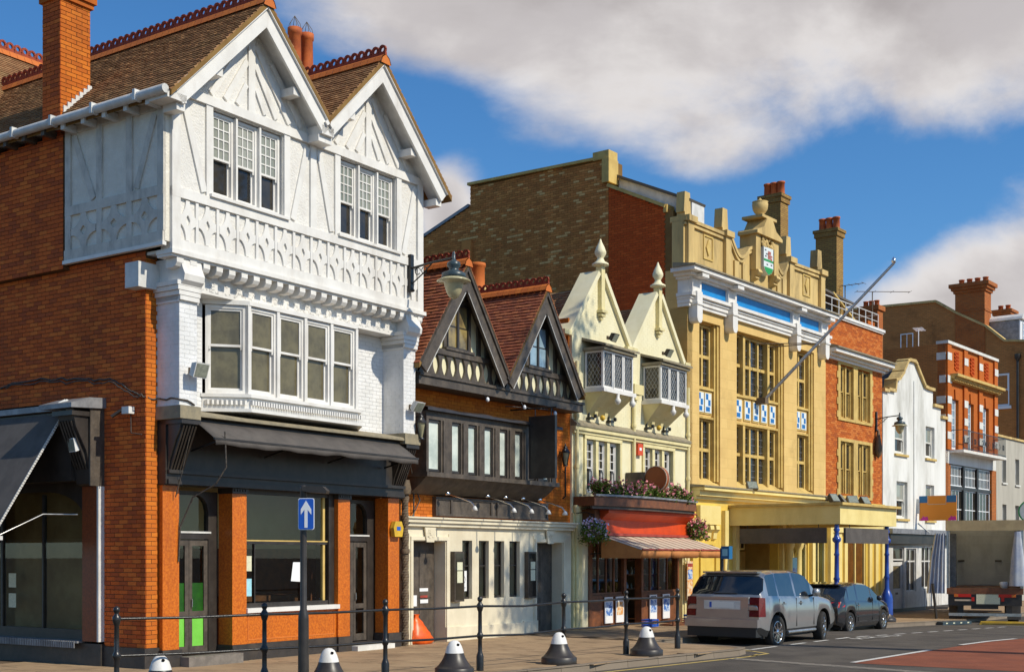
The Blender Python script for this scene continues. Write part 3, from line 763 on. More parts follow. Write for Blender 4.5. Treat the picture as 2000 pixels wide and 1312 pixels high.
# rear stack with two caged pots
st2 = MB().box(5.85, 6.7, 2.3, 3.0, 9, 12.55).box(5.8, 6.75, 2.25, 3.05, 12.4, 12.5).build('chimney_stack', 'brick_brown', H1)
for px in (6.07, 6.45):
    chimney_pot(st2, px, 2.62, 12.55, .15, .95)
    c = MB()
    for k in range(6):
        a = k * math.pi / 3; c.tube([(px + .14 * math.cos(a), 2.62 + .14 * math.sin(a), 13.5), (px + .12 * math.cos(a), 2.62 + .12 * math.sin(a), 13.6), (px, 2.62, 13.78)], .006, 4)
    c.build('wire_cage', 'rust', st2)
# gutter, brackets, rafter feet along the side eaves
gt = MB()
gt.tube([(-.66, -1.0, 9.42), (-.66, 8.2, 9.42)], .075, 10)
gt.build('gutter', 'white_grey', H1)
for i in range(16):
    y = -.55 + i * .55
    MB().box(-.62, XS, y, y + .09, 9.27, 9.39).build('rafter_foot', 'white_grey' if y < 2.0 else 'blackwood', H1)
    if i % 2 == 0: MB().box(-.745, -.60, y + .2, y + .26, 9.34, 9.52).build('gutter_bracket', 'white_grey', H1)
MB().box(-.6, .3, -.55, 8.2, 9.42, 9.45).build('soffit', 'white_grey', H1)
# --- second floor, jettied
Y2 = -.60
W1 = [(.70, 2.40), (3.94, 5.62)]
f2 = MB()
f2.wall(-.20, 6.46, 6.98, 9.62, Y2, .25, [(a, b, 8.06, 9.56) for a, b in W1])
for xc in (1.60, 4.76): f2.prism([(xc - 1.90, 9.62), (xc + 1.90, 9.62), (xc, 11.42)], 'y', Y2, Y2 + .2)
f2.build('front_wall', 'roughcast', H1)
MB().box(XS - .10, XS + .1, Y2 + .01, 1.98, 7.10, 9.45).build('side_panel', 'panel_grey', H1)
MB().box(-.20, 6.46, Y2 + .02, 0, 6.95, 7.0).build('jetty_soffit', 'white', H1)
MB().box(6.40, 6.46, Y2 + .01, .1, 6.95, 9.6).build('return_wall', 'roughcast', H1)
def T(x0, x1, z0, z1, d=.040, y=Y2): MB().box(x0, x1, y - d, y + .01, z0, z1).build('timber', 'white', H1)
def TB(p, q, w_=.13, d=.035, y=Y2): MB().bar((p[0], y - d / 2 + .001, p[1]), (q[0], y - d / 2 + .001, q[1]), d, w_, (0, 0, 1) if abs(p[1] - q[1]) < abs(p[0] - q[0]) else (1, 0, 0)).build('timber', 'white', H1)
T(-.22, 6.48, 7.86, 8.02, .055); T(-.22, 6.48, 6.98, 7.16, .055); T(-.22, 6.48, 9.58, 9.74, .058)
for xx in (-.22, 6.30): T(xx, xx + .18, 7.16, 9.58, .053)
for a, b in W1: T(a - .16, a - .01, 8.02, 9.58); T(b + .01, b + .16, 8.02, 9.58)
T(3.10, 3.26, 8.02, 9.58)
TB((.06, 9.5), (.50, 8.08)); TB((3.02, 9.5), (2.64, 8.08)); TB((3.34, 9.5), (3.70, 8.08)); TB((6.24, 9.5), (5.86, 8.08))
for xc in (1.60, 4.76):
    T(xc - .08, xc + .08, 9.74, 11.2)
    for sg in (-1, 1):
        TB((xc + sg * .10, 10.62), (xc + sg * .62, 9.80), .11); TB((xc + sg * .10, 10.95), (xc + sg * .95, 9.80), .10)
        TB((xc + sg * .12, 10.2), (xc + sg * .34, 9.80), .10)
        TB((xc + sg * .5, 10.75), (xc + sg * 1.25, 9.82), .10)
# pierced star panels of the frieze
def star(tf, cx, cz, hw, hh, d):
    b = MB(tf); n = 7; out = []
    for qx, qz in ((1, 1), (-1, 1), (-1, -1), (1, -1)):
        rng = range(n) if qx * qz > 0 else range(n - 1, -1, -1)
        for i in rng:
            t = math.pi / 2 * i / (n - 1)
            ex = hw * .80; ez = hh * .80
            out.append((cx + qx * (hw - ex * math.sin(t)) if 0 else cx + qx * (hw - ex * math.sin(t)), cz + qz * (hh - ez * math.cos(t))))
    m_ = len(out)
    inn = []
    for x, z in out:
        a = math.atan2((z - cz) / hh, (x - cx) / hw); k = .30 / (abs(math.cos(a)) + abs(math.sin(a)))
        inn.append((cx + k * math.cos(a) * hw, cz + k * math.sin(a) * hh))
    vs = [(x, -d, z) for x, z in out] + [(x, -d, z) for x, z in inn] + [(x, .004, z) for x, z in out] + [(x, .004, z) for x, z in inn]
    fs = []
    for i in range(m_):
        j = (i + 1) % m_
        fs += [(i, m_ + i, m_ + j, j), (i, j, 2 * m_ + j, 2 * m_ + i), (m_ + j, m_ + i, 3 * m_ + i, 3 * m_ + j)]
    b.add(vs, fs); return b
tfF = plane_tf((0, Y2, 0), (1, 0, 0))
nb = 14; bw = 6.52 / nb
for i in range(nb):
    c = -.04 + bw * i + bw / 2 - .09
    if i == 0: c += .03
    star(tfF, c + .0, 7.51, bw * .42, .335, .034).build('star_panel', 'white', H1)
    if i: T(c - bw / 2 - .03, c - bw / 2 + .03, 7.16, 7.86, .036)
XP = XS - .10
tfS = plane_tf((XP, 0, 0), (0, -1, 0))
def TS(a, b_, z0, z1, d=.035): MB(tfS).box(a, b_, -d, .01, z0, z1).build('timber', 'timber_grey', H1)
TS(-2.0, .58, 7.08, 7.26, .040); TS(-1.98, .58, 7.86, 8.02, .038); TS(-1.98, .58, 9.28, 9.46, .036)
for a in (-1.98, -1.13, -.35, .44): TS(a - (.0 if a > -1.9 else 0), a + .15, 7.26 if a in (-1.98, .44) else 8.02, 9.28)
for a in (-1.13, -.35): TS(a + .01, a + .14, 7.26, 7.86)
for p, q in (((-1.74, 9.22), (-1.22, 8.06)), ((.36, 9.22), (-.10, 8.06))):
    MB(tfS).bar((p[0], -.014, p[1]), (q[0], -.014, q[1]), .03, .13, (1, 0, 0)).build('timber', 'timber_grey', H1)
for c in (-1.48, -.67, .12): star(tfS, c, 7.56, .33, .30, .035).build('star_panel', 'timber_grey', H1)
MB(tfS).box(-2.02, .60, -.06, .02, 7.02, 7.08).build('drip_board', 'white', H1)
# windows of the second floor
for a, b in W1:
    w_ = (b - a) / 3
    for i in range(3):
        x = a + w_ * i
        mid = 8.76
        sash(H1, x + .02, x + w_ - .02, 8.08, 9.54, Y2 + .06, 'white', 'pane_pale', 'pane_dark', mid=mid, up=(3, 4), fw=.05, bar=.022)
        if i: MB().box(x - .022, x + .022, Y2 - .01, Y2 + .2, 8.08, 9.54).build('mullion', 'white', H1)
    MB().box(a - .10, b + .10, Y2 - .10, Y2 + .05, 8.02, 8.07).build('window_sill', 'white', H1)
# barge boards with a moulded upper edge, purlin ends
for xc in (1.60, 4.76):
    for sg in (-1, 1):
        reach = 2.02 if (xc < 3) == (sg < 0) else 1.60
        p = Vector((xc, -1.0, 11.42)); q = Vector((xc + sg * reach, -1.0, 11.42 - reach))
        n = Vector((sg * .707, 0, .707))
        b = MB()
        def quadstrip(off, wd, y0, y1):
            a_, c_ = p + n * off, q + n * off
            top = [a_, c_]; bot = [Vector((xc, -1.0, a_.z - wd * 1.414 + 0)), c_ - n * wd]
            pts = [(a_.x if 0 else xc, a_.z + (0)), (c_.x, c_.z), (bot[1].x, bot[1].z), (xc, bot[0].z)]
            b.prism([(pts[0][0], p.z + off * 1.414), pts[1], pts[2], (xc, p.z + (off - wd) * 1.414)], 'y', y0, y1)
        quadstrip(.12, .30, -1.0, -.95); quadstrip(.13, .08, -1.045, -1.001)
        b.build('barge_board', 'white', H1)
        MB().add([(xc, -.94, 11.34), (q.x, -.94, q.z - .08), (q.x, Y2, q.z - .08), (xc, Y2, 11.34), (xc, -.94, 11.37), (q.x, -.94, q.z - .05), (q.x, Y2, q.z - .05), (xc, Y2, 11.37)],
                 [(0, 3, 2, 1), (4, 5, 6, 7), (0, 1, 5, 4), (2, 3, 7, 6)]).build('soffit', 'white_grey', H1)
        for t in (.52, .93):
            c = p.lerp(q, t)
            if abs(c.x - xc) < reach - .06: MB().box(c.x - .09, c.x + .09, -.93, Y2, c.z - .36, c.z - .22).build('purlin_end', 'white', H1)
MB().box(3.02, 3.34, -1.0, -.6, 9.70, 9.86).build('valley_gutter', 'white', H1)
MB().box(-.62, -.22, -1.0, -.55, 9.30, 9.42).build('eaves_box', 'white', H1)
# cornice: modillions under the jetty, stamped frieze
MB().box(-.26, 6.52, Y2 - .10, Y2 + .3, 6.90, 6.976).box(-.24, 6.5, Y2 - .05, Y2 + .3, 6.86, 6.90).build('cornice', 'white', H1)
for i in range(23):
    x = -.12 + i * .292
    b = MB(); pr = [(Y2 - .05, 6.857), (Y2 - .05, 6.78), (Y2 - .01, 6.72), (Y2 + .06, 6.70), (Y2 + .22, 6.70), (Y2 + .22, 6.857)]
    b.prism(pr, 'x', x, x + .145).build('modillion', 'white', H1)
MB().box(.05, 6.30, Y2 + .221, .05, 6.42, 6.857).build('frieze', 'white', H1)
rg2 = random.Random(11)
fz = MB()
for i in range(330):
    x = .45 + rg2.random() * 5.5; z = 6.47 + rg2.random() * .20; r = rg2.uniform(.012, .028)
    fz.box(x - r, x + r, Y2 + .212, Y2 + .2205, z - r * .6, z + r * .6)
o = fz.build('frieze_relief', 'white', H1); o['kind'] = 'stuff'
# --- first floor: painted brick recess, piers with scrolled heads, the bow of sashes
MB().wall(0, 6.36, 4.2, 6.42, .0, .25, [(1.02, 5.10, 4.72, 6.42)]).build('recess_wall', 'mortar_white', H1)
pieces(H1, 'painted_brick', 'brick_white', (0, 0, 4.4), (1, 0, 0), (0, 0, 1), [(0.4, 0), (6.0, 0), (6.0, 2.0), (.4, 2.0)], .225, .075, .008, .006, holes=[(1.0, 5.12, -1, 3)], jit=.001)
for x0 in (.02, 5.95):
    MB().box(x0, x0 + .38, -.55, 0, 4.35, 6.9).build('pier', 'brick_white', H1)
    pieces(H1, 'painted_brick', 'brick_white', (x0, -.55, 4.4), (1, 0, 0), (0, 0, 1), [(0, 0), (.38, 0), (.38, 2.1), (0, 2.1)], .225, .075, .007, .005, jit=.001)
    pieces(H1, 'painted_brick', 'brick_white', (x0, 0, 4.4), (0, -1, 0), (0, 0, 1), [(0, 0), (.55, 0), (.55, 1.75), (0, 1.75)], .225, .075, .007, .004, jit=.001)
    b = MB()
    # scrolled head: swells outward towards the jetty, moulding on the flank
    pr = [(-.56, 6.15), (-.57, 6.30), (-.62, 6.42), (-.70, 6.50), (-.72, 6.60), (-.66, 6.72), (-.62, 6.88), (0, 6.88), (0, 6.15)]
    b.prism(pr, 'x', x0 - .03, x0 + .41)
    for dz, e in ((6.18, .03), (6.26, .06), (6.34, .09), (6.42, .11)): b.box(x0 - e, x0 + .38 + e * .4, -.60 - e * .3, -.003, dz, dz + .075)
    b.build('pier_head', 'white', H1)
MB().box(-.46, -.005, -.10, .24, 6.38, 6.80).build('corbel_block', 'white_grey', H1)
bay = [(1.02, -.02), (1.62, -.55), (4.50, -.55), (5.10, -.02)]
def bay_strip(name, m, z0, z1, e, y_in=.1):
    o_ = [(1.02 - e * .6, 0.0 if e <= 0 else -.02), (1.62 - e * .45, -.55 - e), (4.50 + e * .45, -.55 - e), (5.10 + e * .6, 0.0 if e <= 0 else -.02)]
    return MB().prism(o_ + [(5.1, y_in), (1.02, y_in)], 'z', z0, z1).build(name, m, H1)
bay_strip('bay_head', 'white', 6.34, 6.419, .02)
bay_strip('window_sill', 'white', 4.70, 4.76, .09)
bay_strip('bay_apron', 'white', 4.50, 4.699, .03)
bay_strip('bay_moulding', 'white', 4.44, 4.499, .11)
dn = MB()
for i in range(46):
    x = 1.60 + i * .0645; dn.box(x, x + .04, -.655, -.58, 4.565, 4.645)
for i in range(9):
    p = Vector((1.05, -.06, 0)).lerp(Vector((1.58, -.56, 0)), i / 9); dn.box(p.x - .03, p.x + .02, p.y - .07, p.y, 4.565, 4.645)
o = dn.build('dentil_course', 'white', H1); o['kind'] = 'stuff'
n4 = 4; lw = (4.50 - 1.62) / n4
for i in range(n4):
    sash(H1, 1.62 + lw * i + .025, 1.62 + lw * (i + 1) - .025, 4.76, 6.33, -.52, 'white', 'pane_olive', fw=.055, fd=.12, mid=5.62)
for i in range(n4 + 1):
    x = 1.62 + lw * i; MB().box(x - .035, x + .035, -.56, -.40, 4.76, 6.34).build('mullion', 'white', H1)
for (p, q) in ((bay[0], bay[1]), (bay[2], bay[3])):
    d = Vector((q[0] - p[0], q[1] - p[1], 0)); L = d.length
    sash(H1, .04, L - .06, 4.76, 6.33, .02, 'white', 'pane_olive', fw=.055, fd=.12, mid=5.62, tf=plane_tf((p[0], p[1], 0), d))
MB().box(1.1, 5.0, .3, .34, 4.3, 6.5).build('room_back', 'dark', H1)
# --- leaded ledge, awning, fascia
b = MB()
b.prism([(-.60, 4.26), (-.60, 4.30), (-.55, 4.33), (0, 4.44), (.1, 4.44), (.1, 4.26)], 'x', .40, 5.95)
b.box(-.02, .43, -.62, .02, 4.20, 4.42).box(5.92, 6.42, -.62, .02, 4.20, 4.42)
b.build('lead_ledge', 'lead_old', H1)
MB().box(.03, 6.40, -.20, .30, 3.12, 4.26).build('fascia', 'black', H1)
MB().box(.06, 6.38, -.26, -.195, 3.30, 3.36).box(.06, 6.38, -.24, -.195, 3.12, 3.20).build('fascia_moulding', 'black', H1)
aw = MB().tube([(.42, -.42, 4.20), (5.95, -.42, 4.20)], .07, 10).build('awning_roller', 'black', H1)
b = MB(); n = 28
for i in range(n + 1):
    x = .40 + (5.45) * i / n; s_ = .006 * math.sin(i * 1.7) + .006 * math.sin(i * .9)
    for t, y, z in ((0, -.40, 4.24), (.5, -.70, 4.06 + s_), (1, -1.0, 3.86 + s_ * 1.6), (1.1, -1.01, 3.76 + s_ * 2)): b.v.append((x, y, z))
for i in range(n):
    for k in range(3): b.f.append([i * 4 + k, i * 4 + 4 + k, i * 4 + 5 + k, i * 4 + 1 + k]); b.sm.append(True)
ao = b.build('awning', 'canvas_dark', H1); md = ao.modifiers.new('thickness', 'SOLIDIFY'); md.thickness = .012
MB().box(.38, 5.87, -1.02, -.985, 3.85, 3.885).build('awning_bar', 'black', ao)
for x in (.55, 2.3, 4.0, 5.7): MB().bar((x, -.25, 3.70), (x, -.98, 3.86), .03, .03).build('awning_arm', 'black_iron', ao)
for x0 in (.06, 6.02):   # fluted consoles
    b = MB()
    b.prism([(0, 3.10), (-.14, 3.12), (-.20, 3.30), (-.24, 3.50), (-.40, 3.86), (-.52, 4.05), (-.55, 4.18), (0, 4.18)], 'x', x0, x0 + .36)
    b.box(x0 - .03, x0 + .39, -.60, 0, 4.12, 4.20)
    for k in range(5): b.bar((x0 + .05 + k * .065, -.20, 3.34), (x0 + .05 + k * .065, -.545, 4.10), .035, .06, (0, -1, .3))
    b.box(x0 - .02, x0 + .38, -.16, 0, 3.10, 3.16).box(x0 - .02, x0 + .38, -.19, 0, 3.20, 3.25)
    b.build('console', 'black', H1)
# --- granite shopfront
PIL = [(.05, .41), (1.64, 1.99), (4.46, 4.81), (6.00, 6.36)]
for i, (a, c) in enumerate(PIL):
    MB().box(a, c, -.10, .25, .30, 3.10 if i in (0, 3) else 3.02).build('granite_pilaster', 'granite', H1)
    MB().box(a - .03, c + .03, -.14, .25, -.15, .297).build('pilaster_plinth', 'plinth', H1)
    if i in (1, 2):
        b = MB().box(a - .02, c + .02, -.13, .25, 3.023, 3.14)
        for k in range(5): b.box(a + .02 + k * .065, a + .06 + k * .065, -.155, -.13, 3.06, 3.10)
        b.build('pilaster_cap', 'black', H1)
MB().box(1.992, 4.458, -.05, .25, .30, .86).build('stall_riser', 'granite', H1)
fr = MB()
for (a, c, z0, z1) in ((2.06, 4.40, .36, .38), (2.06, 4.40, .78, .80), (2.06, 2.08, .38, .78), (4.38, 4.40, .38, .78)): fr.box(a, c, -.056, -.049, z0, z1)
fr.build('riser_border', 'terracotta', H1)
MB().box(1.992, 4.458, -.09, .2, -.15, .297).build('riser_plinth', 'plinth', H1)
MB().box(1.98, 4.47, -.14, .1, .862, .945).build('window_sill', 'white', H1)
wf = MB()
wf.box(1.995, 2.07, .02, .14, .95, 3.12).box(4.30, 4.455, .0, .14, .95, 3.12).box(2.07, 4.30, .02, .14, .95, 1.03).box(2.07, 4.30, .02, .14, 3.04, 3.12).box(2.07, 4.30, .04, .12, 2.12, 2.17).box(2.33, 2.355, .05, .11, 1.03, 2.12)
shw = wf.build('shop_window', 'black', H1)
MB().box(2.07, 4.30, .035, .118, 2.171, 2.195).box(4.18, 4.24, .05, .115, 1.03, 3.04).build('sash_bead', 'stone_trim', shw)
MB().box(2.07, 4.30, .08, .086, 1.03, 3.04).build('pane', 'glass', shw)
for (x0, x1, z0, z1, m_, tlt) in ((2.09, 2.27, 1.62, 1.90, 'paper_cream', 0), (2.09, 2.27, 1.16, 1.48, 'paper_blue', 0)):
    MB().box(x0, x1, .06, .064, z0, z1).build('notice', m_, shw)
b = MB(); b.prism([(3.30, 1.42), (3.62, 1.40), (3.68, 1.78), (3.36, 1.78)], 'y', .06, .064); b.build('notice', 'paper', shw)
def shop_door(x0, x1, film):
    """recessed pair of glazed doors under a shaped fanlight"""
    y = .30
    b = MB().box(x0, x0 + .10, y - .02, y + .10, .14, 3.05).box(x1 - .22, x1, y - .02, y + .10, .14, 3.05).box(x0 + .10, x1 - .22, y - .03, y + .10, 2.20, 2.30).box(x0 + .10, x1 - .22, y - .02, y + .10, 2.98, 3.05)
    b.prism([(x1 - .22, 2.98), (x1 - .22, 2.70), (x1 - .26, 2.84), (x1 - .34, 2.93), (x1 - .44, 2.98)], 'y', y - .02, y + .1)
    dr = b.build('shop_door', 'black', H1)
    MB().box(x0 + .02, x1 - .18, y - .05, y - .021, 2.302, 2.335).build('transom_bead', 'white_grey', dr)
    MB().box(x0 + .10, x1 - .22, y + .04, y + .045, 2.30, 2.98).build('pane', 'glass', dr)
    a, c = x0 + .10, x1 - .22; m_ = (a + c) / 2 + .02
    for p, q in ((a, m_ - .004), (m_ + .004, c)):
        l = MB().box(p, p + .07, y, y + .05, .16, 2.19).box(q - .09, q, y, y + .05, .16, 2.19).box(p + .07, q - .09, y, y + .05, 2.08, 2.19).box(p + .07, q - .09, y, y + .05, .16, .30).box(p + .07, q - .09, y, y + .05, .82, .92)
        l.build('door_leaf', 'blackwood', dr)
        MB().box(p + .07, q - .09, y + .02, y + .025, .30, .82).build('pane', 'green_film' if film else 'glass', dr)
        if film: MB().box(p + .07, q - .09, y + .02, y + .025, .92, 1.42).build('pane', 'green_film_dark', dr)
        MB().box(p + .07, q - .09, y + .02, y + .025, 1.421 if film else .92, 2.08).build('pane', 'glass', dr)
    MB().tube([(m_ + .05, y - .03, 1.0), (m_ + .05, y - .03, 1.14)], .012, 6).build('handle', 'chrome', dr)
    MB().box(x0 + .0, x1, -.05, y + .1, -.15, .14).build('door_step', 'plinth', H1)
shop_door(.41, 1.64, True); shop_door(4.81, 6.0, False)
MB().box(.40, 1.66, -.36, -.11, -.15, .17).build('stone_step', 'stone_step', H1)
MB().box(4.82, 5.98, -.30, -.11, -.15, .10).build('stone_step', 'stone_white', H1)
# inside of the shop
MB().box(.10, 6.40, 2.3, 2.34, 2.05, 3.2).build('shop_back_wall', 'room_pale', H1)  # upper part painted pale to stand in for brightness reflected in the window
MB().box(.10, 6.40, 2.3, 2.34, .131, 2.047).build('shop_back_wall', 'wood_brown', H1)
b = MB().box(.10, 6.40, 4.0, 4.05, .13, 3.4).box(.05, .10, .45, 4.0, .13, 3.4).box(6.40, 6.45, .45, 4.0, .13, 3.4)
b.build('shop_wall', 'room', H1)
MB().box(.1, 6.4, .41, 4.0, .02, .13).build('shop_floor', 'wood_brown', H1)
MB().box(.1, 6.4, .31, 4.0, 3.2, 3.25).build('shop_ceiling', 'room_light', H1)
MB().box(2.4, 2.46, 1.2, 2.2, .13, 2.0).box(3.3, 5.0, 1.5, 2.1, .131, 1.1).build('shop_counter', 'wood_brown', H1)
# twisted rainwater pipe at the party line
b = MB(); n = 60
for i in range(n + 1):
    z = -.1 + 3.35 * i / n
    for k in range(8):
        a = 2 * math.pi * k / 8 + i * .42; r = .072 + (.018 if k % 4 == 0 else 0)
        b.v.append((6.53 + r * math.cos(a), -.12 + r * math.sin(a), z))
for i in range(n):
    for k in range(8): b.f.append([i * 8 + k, i * 8 + (k + 1) % 8, i * 8 + 8 + (k + 1) % 8, i * 8 + 8 + k]); b.sm.append(False)
b.lathe(6.53, -.12, [(.10, 1.95), (.11, 2.0), (.10, 2.05)], 10).lathe(6.53, -.12, [(.12, 3.2), (.14, 3.3), (.10, 3.5)], 10)
b.build('rainwater_pipe', 'rust', H1)
# --- the side shop
tfW = plane_tf((XS, 0, 0), (0, -1, 0))       # x runs towards the corner; the corner is 0
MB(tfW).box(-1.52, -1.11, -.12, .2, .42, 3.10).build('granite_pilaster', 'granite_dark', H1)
MB(tfW).box(-1.115, -1.07, -.13, .2, .42, 3.10).build('pilaster_edge', 'white_grey', H1)
MB(tfW).box(-6.5, -1.05, -.10, .2, -.2, .38).build('plinth', 'plinth', H1)
b = MB(tfW).box(-6.5, -1.56, -.20, .1, .385, .42)
for i in range(60): b.box(-4.6 + i * .05, -4.57 + i * .05, -.22, -.20, .30, .42)
b.build('window_ledge', 'lead', H1)
b = MB(tfW); b.prism([(-.10, 3.10), (-.22, 3.14), (-.26, 3.4), (-.34, 3.7), (-.55, 4.1), (-.60, 4.3), (.0, 4.3), (0, 3.1)], 'x', -1.55, -1.12)
for k in range(5): b.bar((-1.5 + k * .075, -.25, 3.4), (-1.5 + k * .075, -.58, 4.2), .04, .06, (0, -1, .3))
b.box(-1.62, -1.08, -.66, 0, 4.28, 4.36).build('console', 'black', H1)
MB(tfW).box(-1.10, -1.065, -.30, .02, 3.1, 4.5).build('console_side', 'blackwood', H1)
b = MB(tfW); b.prism([(0, 4.62), (-.35, 4.60), (-.72, 4.48), (-.72, 4.40), (0, 4.44)], 'x', -1.9, -1.02); b.build('lead_cap', 'lead', H1)
MB(tfW).box(-6.5, -1.56, -.32, .1, 3.2, 4.40).build('fascia', 'black', H1)
MB(tfW).box(-6.5, -1.92, -.42, .02, 4.42, 4.52).build('fascia_cornice', 'lead', H1)
b = MB(tfW); b.add([(-6.5, -.38, 4.36), (-1.72, -.38, 4.36), (-2.02, -1.45, 2.34), (-6.5, -1.45, 2.34), (-6.5, -1.45, 2.18), (-2.02, -1.45, 2.18)], [(0, 3, 2, 1), (3, 4, 5, 2)])
sa = b.build('awning', 'canvas_dark', H1); sa.modifiers.new('thickness', 'SOLIDIFY').thickness = .012
b = MB(tfW); p0, p1 = Vector((-1.715, -.40, 4.30)), Vector((-2.01, -1.46, 2.34))
for i in range(46):
    a_, c_ = p0.lerp(p1, i / 46), p0.lerp(p1, (i + .8) / 46); b.bar(a_, c_, .035, .035)
b.build('awning_lacing', 'rope', sa)
MB(tfW).bar((-6.5, -1.45, 2.20), (-1.9, -1.45, 2.20), .07, .07).build('awning_bar', 'white_grey', sa)
MB(tfW).tube([(-1.6, -.15, 2.62), (-1.95, -.6, 2.62), (-2.02, -1.42, 2.24)], .015, 6).build('awning_arm', 'steel', sa)
b = MB(tfW).box(-6.5, -1.56, .02, .12, .42, .60).box(-1.66, -1.56, .02, .12, .6, 3.2).box(-2.86, -2.82, .03, .11, .6, 3.0).box(-4.1, -4.04, .03, .11, .6, 3.0)
pts = [(-1.66, 3.2), (-1.66, 2.55)] + [(-1.66 - 1.15 * (1 - math.cos(t)), 2.55 + .5 * math.sin(t)) for t in [math.pi / 2 * i / 8 for i in range(1, 9)]] + [(-6.5, 3.05), (-6.5, 3.2)]
b.prism(pts, 'y', .02, .12); sw = b.build('shop_window', 'black', H1)
MB(tfW).box(-6.5, -1.66, .06, .065, .6, 3.1).build('pane', 'glass', sw)
for z0 in (.95, 1.32): MB(tfW).box(-3.88, -3.66, .05, .054, z0, z0 + .26).build('notice', 'paper_cream', sw)
MB(tfW).box(-6.5, -2.45, 1.6, 1.65, .2, 4.5).box(-6.5, -6.45, .2, 1.6, .2, 4.5).box(-1.12, -1.07, .2, 1.6, .2, 4.5).build('room_back', 'room', H1)
MB(tfW).box(-6.5, -1.07, .2, 1.6, .2, .42).build('room_floor', 'wood_brown', H1)

# ============================================================ 2  the orange half-timbered pub
H2 = thing('pub', 'orange brick pub with two steep black timbered gables and a cream ground floor', 'pub', (*wA(6.60, 0).xy, 0), A_R)
# local x = street x - 6.60
X0 = 6.60
def ax(*v): return tuple(a - X0 for a in v)
GW = [ax(8.73, 9.11), ax(9.37, 9.77), ax(9.98, 10.40), ax(10.62, 11.06)]
D1, D2 = ax(6.95, 8.10), ax(11.80, 13.0)
MB().wall(.08, 6.82, -.15, 2.62, 0, .32, [(*d, -.2, 2.22) for d in (D1, D2)] + [(a, b, .92, 2.25) for a, b in GW]).build('ground_floor_wall', 'cream_pub', H2)
MB().box(D1[1], GW[0][0] - .12, -.05, -.003, -.15, .32).box(GW[0][0] - .12, GW[3][1] + .12, -.05, -.003, -.15, .30).box(GW[3][1] + .12, D2[0], -.05, -.003, -.15, .32).build('plinth', 'cream_pub', H2)
b = MB().box(-.06, 6.86, -.14, .2, 2.62, 2.70).box(-.04, 6.84, -.09, .2, 2.54, 2.617).box(-.08, 6.88, -.18, .2, 2.703, 2.74)
b.build('cornice', 'cream_pub', H2)
for d in (D1, D2):
    b = MB()
    for o_ in (0, .09): b.box(d[0] - .10 - o_ * .6, d[0] - .02 - o_, -.03 + o_ * .15, -.001, -.1, 2.30 + o_).box(d[1] + .02 + o_, d[1] + .10 + o_ * .6, -.03 + o_ * .15, -.001, -.1, 2.30 + o_)
    b.box(d[0] - .10, d[1] + .10, -.035, -.002, 2.24, 2.32)
    b.build('door_surround', 'cream_pub', H2)
    m_ = (d[0] + d[1]) / 2 - .05
    k = MB(); k.prism([(m_ - .13, 2.20), (m_ + .13, 2.20), (m_ + .19, 2.52), (m_ - .19, 2.52)], 'y', -.07, -.036); k.build('keystone', 'cream_pub', H2)
    k = MB(); rgk = random.Random(int(m_ * 10))
    for i in range(16):
        xx = m_ + rgk.uniform(-.09, .09); zz = 2.27 + rgk.random() * .2; k.box(xx - .02, xx + .02, -.078, -.0705, zz - .012, zz + .012)
    k.build('keystone_carving', 'cream_pub', H2)
def pub_door(d, y):
    o = MB().box(d[0] + .02, d[1] - .02, y, y + .05, -.02, 2.21).build('door', 'blackwood', H2)
    for (a, c) in ((.14, .48), (.52, .9)):
        w_ = d[1] - d[0]
        for z0, z1 in ((.15, .85), (.98, 2.0)):
            MB().box(d[0] + w_ * a, d[0] + w_ * c, y - .012, y - .002, z0, z1).build('door_panel', 'blackwood', o)
    MB().box(d[0], d[1], y - .3, y + .05, -.15, -.022).build('door_step', 'stone_step', H2)
    return o
dd = pub_door(D1, .31); pub_door(D2, .31)
for i, (x, z, w_, h, m_) in enumerate(((.34, .80, .16, .24, 'paper'), (.60, 1.12, .30, .07, 'paper'), (.62, .98, .26, .05, 'red_trim'), (.62, .86, .28, .08, 'paper'))):
    MB().box(D1[0] + x, D1[0] + x + w_, .292, .296, z, z + h).build('door_notice', m_, dd)
for i, (a, c) in enumerate(GW):
    o = MB().box(a, a + .03, .09, .15, .92, 2.25).box(c - .03, c, .09, .15, .92, 2.25).box(a + .03, c - .03, .09, .15, .92, .97).box(a + .03, c - .03, .09, .15, 2.21, 2.25).box(a + .03, c - .03, .08, .14, 1.66, 1.685).build('window', 'black', H2)
    MB().box(a + .03, c - .03, .11, .116, .97, 1.66).build('pane', 'glass', o)
    MB().box(a + .03, c - .03, .11, .116, 1.686, 2.21).build('pane', 'glass', o)
    if i == 0:
        MB().box(a + .05, a + .30, .095, .099, 1.10, 1.56).build('poster', 'paper', o)
        q = MB()
        for k in range(10):
            t0, t1 = 2 * math.pi * k / 10, 2 * math.pi * (k + 1) / 10
            q.bar((a + .17 + .07 * math.cos(t0), .093, 1.36 + .09 * math.sin(t0)), (a + .17 + .07 * math.cos(t1), .093, 1.36 + .09 * math.sin(t1)), .012, .004, (0, 1, 0))
        q.box(a + .09, a + .25, .092, .094, 1.18, 1.19).box(a + .09, a + .25, .092, .094, 1.15, 1.16); q.build('poster_print', 'print_ink', o)
MB().box(.1, 6.8, 3.0, 3.05, -.1, 2.6).box(.1, .13, .4, 3, -.1, 2.6).box(6.77, 6.8, .4, 3, -.1, 2.6).build('room_wall', 'room', H2)
MB().box(.1, 6.8, .36, 3, -.1, .05).build('room_floor', 'wood_brown', H2)
MB().box(2.0, 4.6, .5, .56, 1.7, 2.25).build('window_blind', 'red_trim', H2)
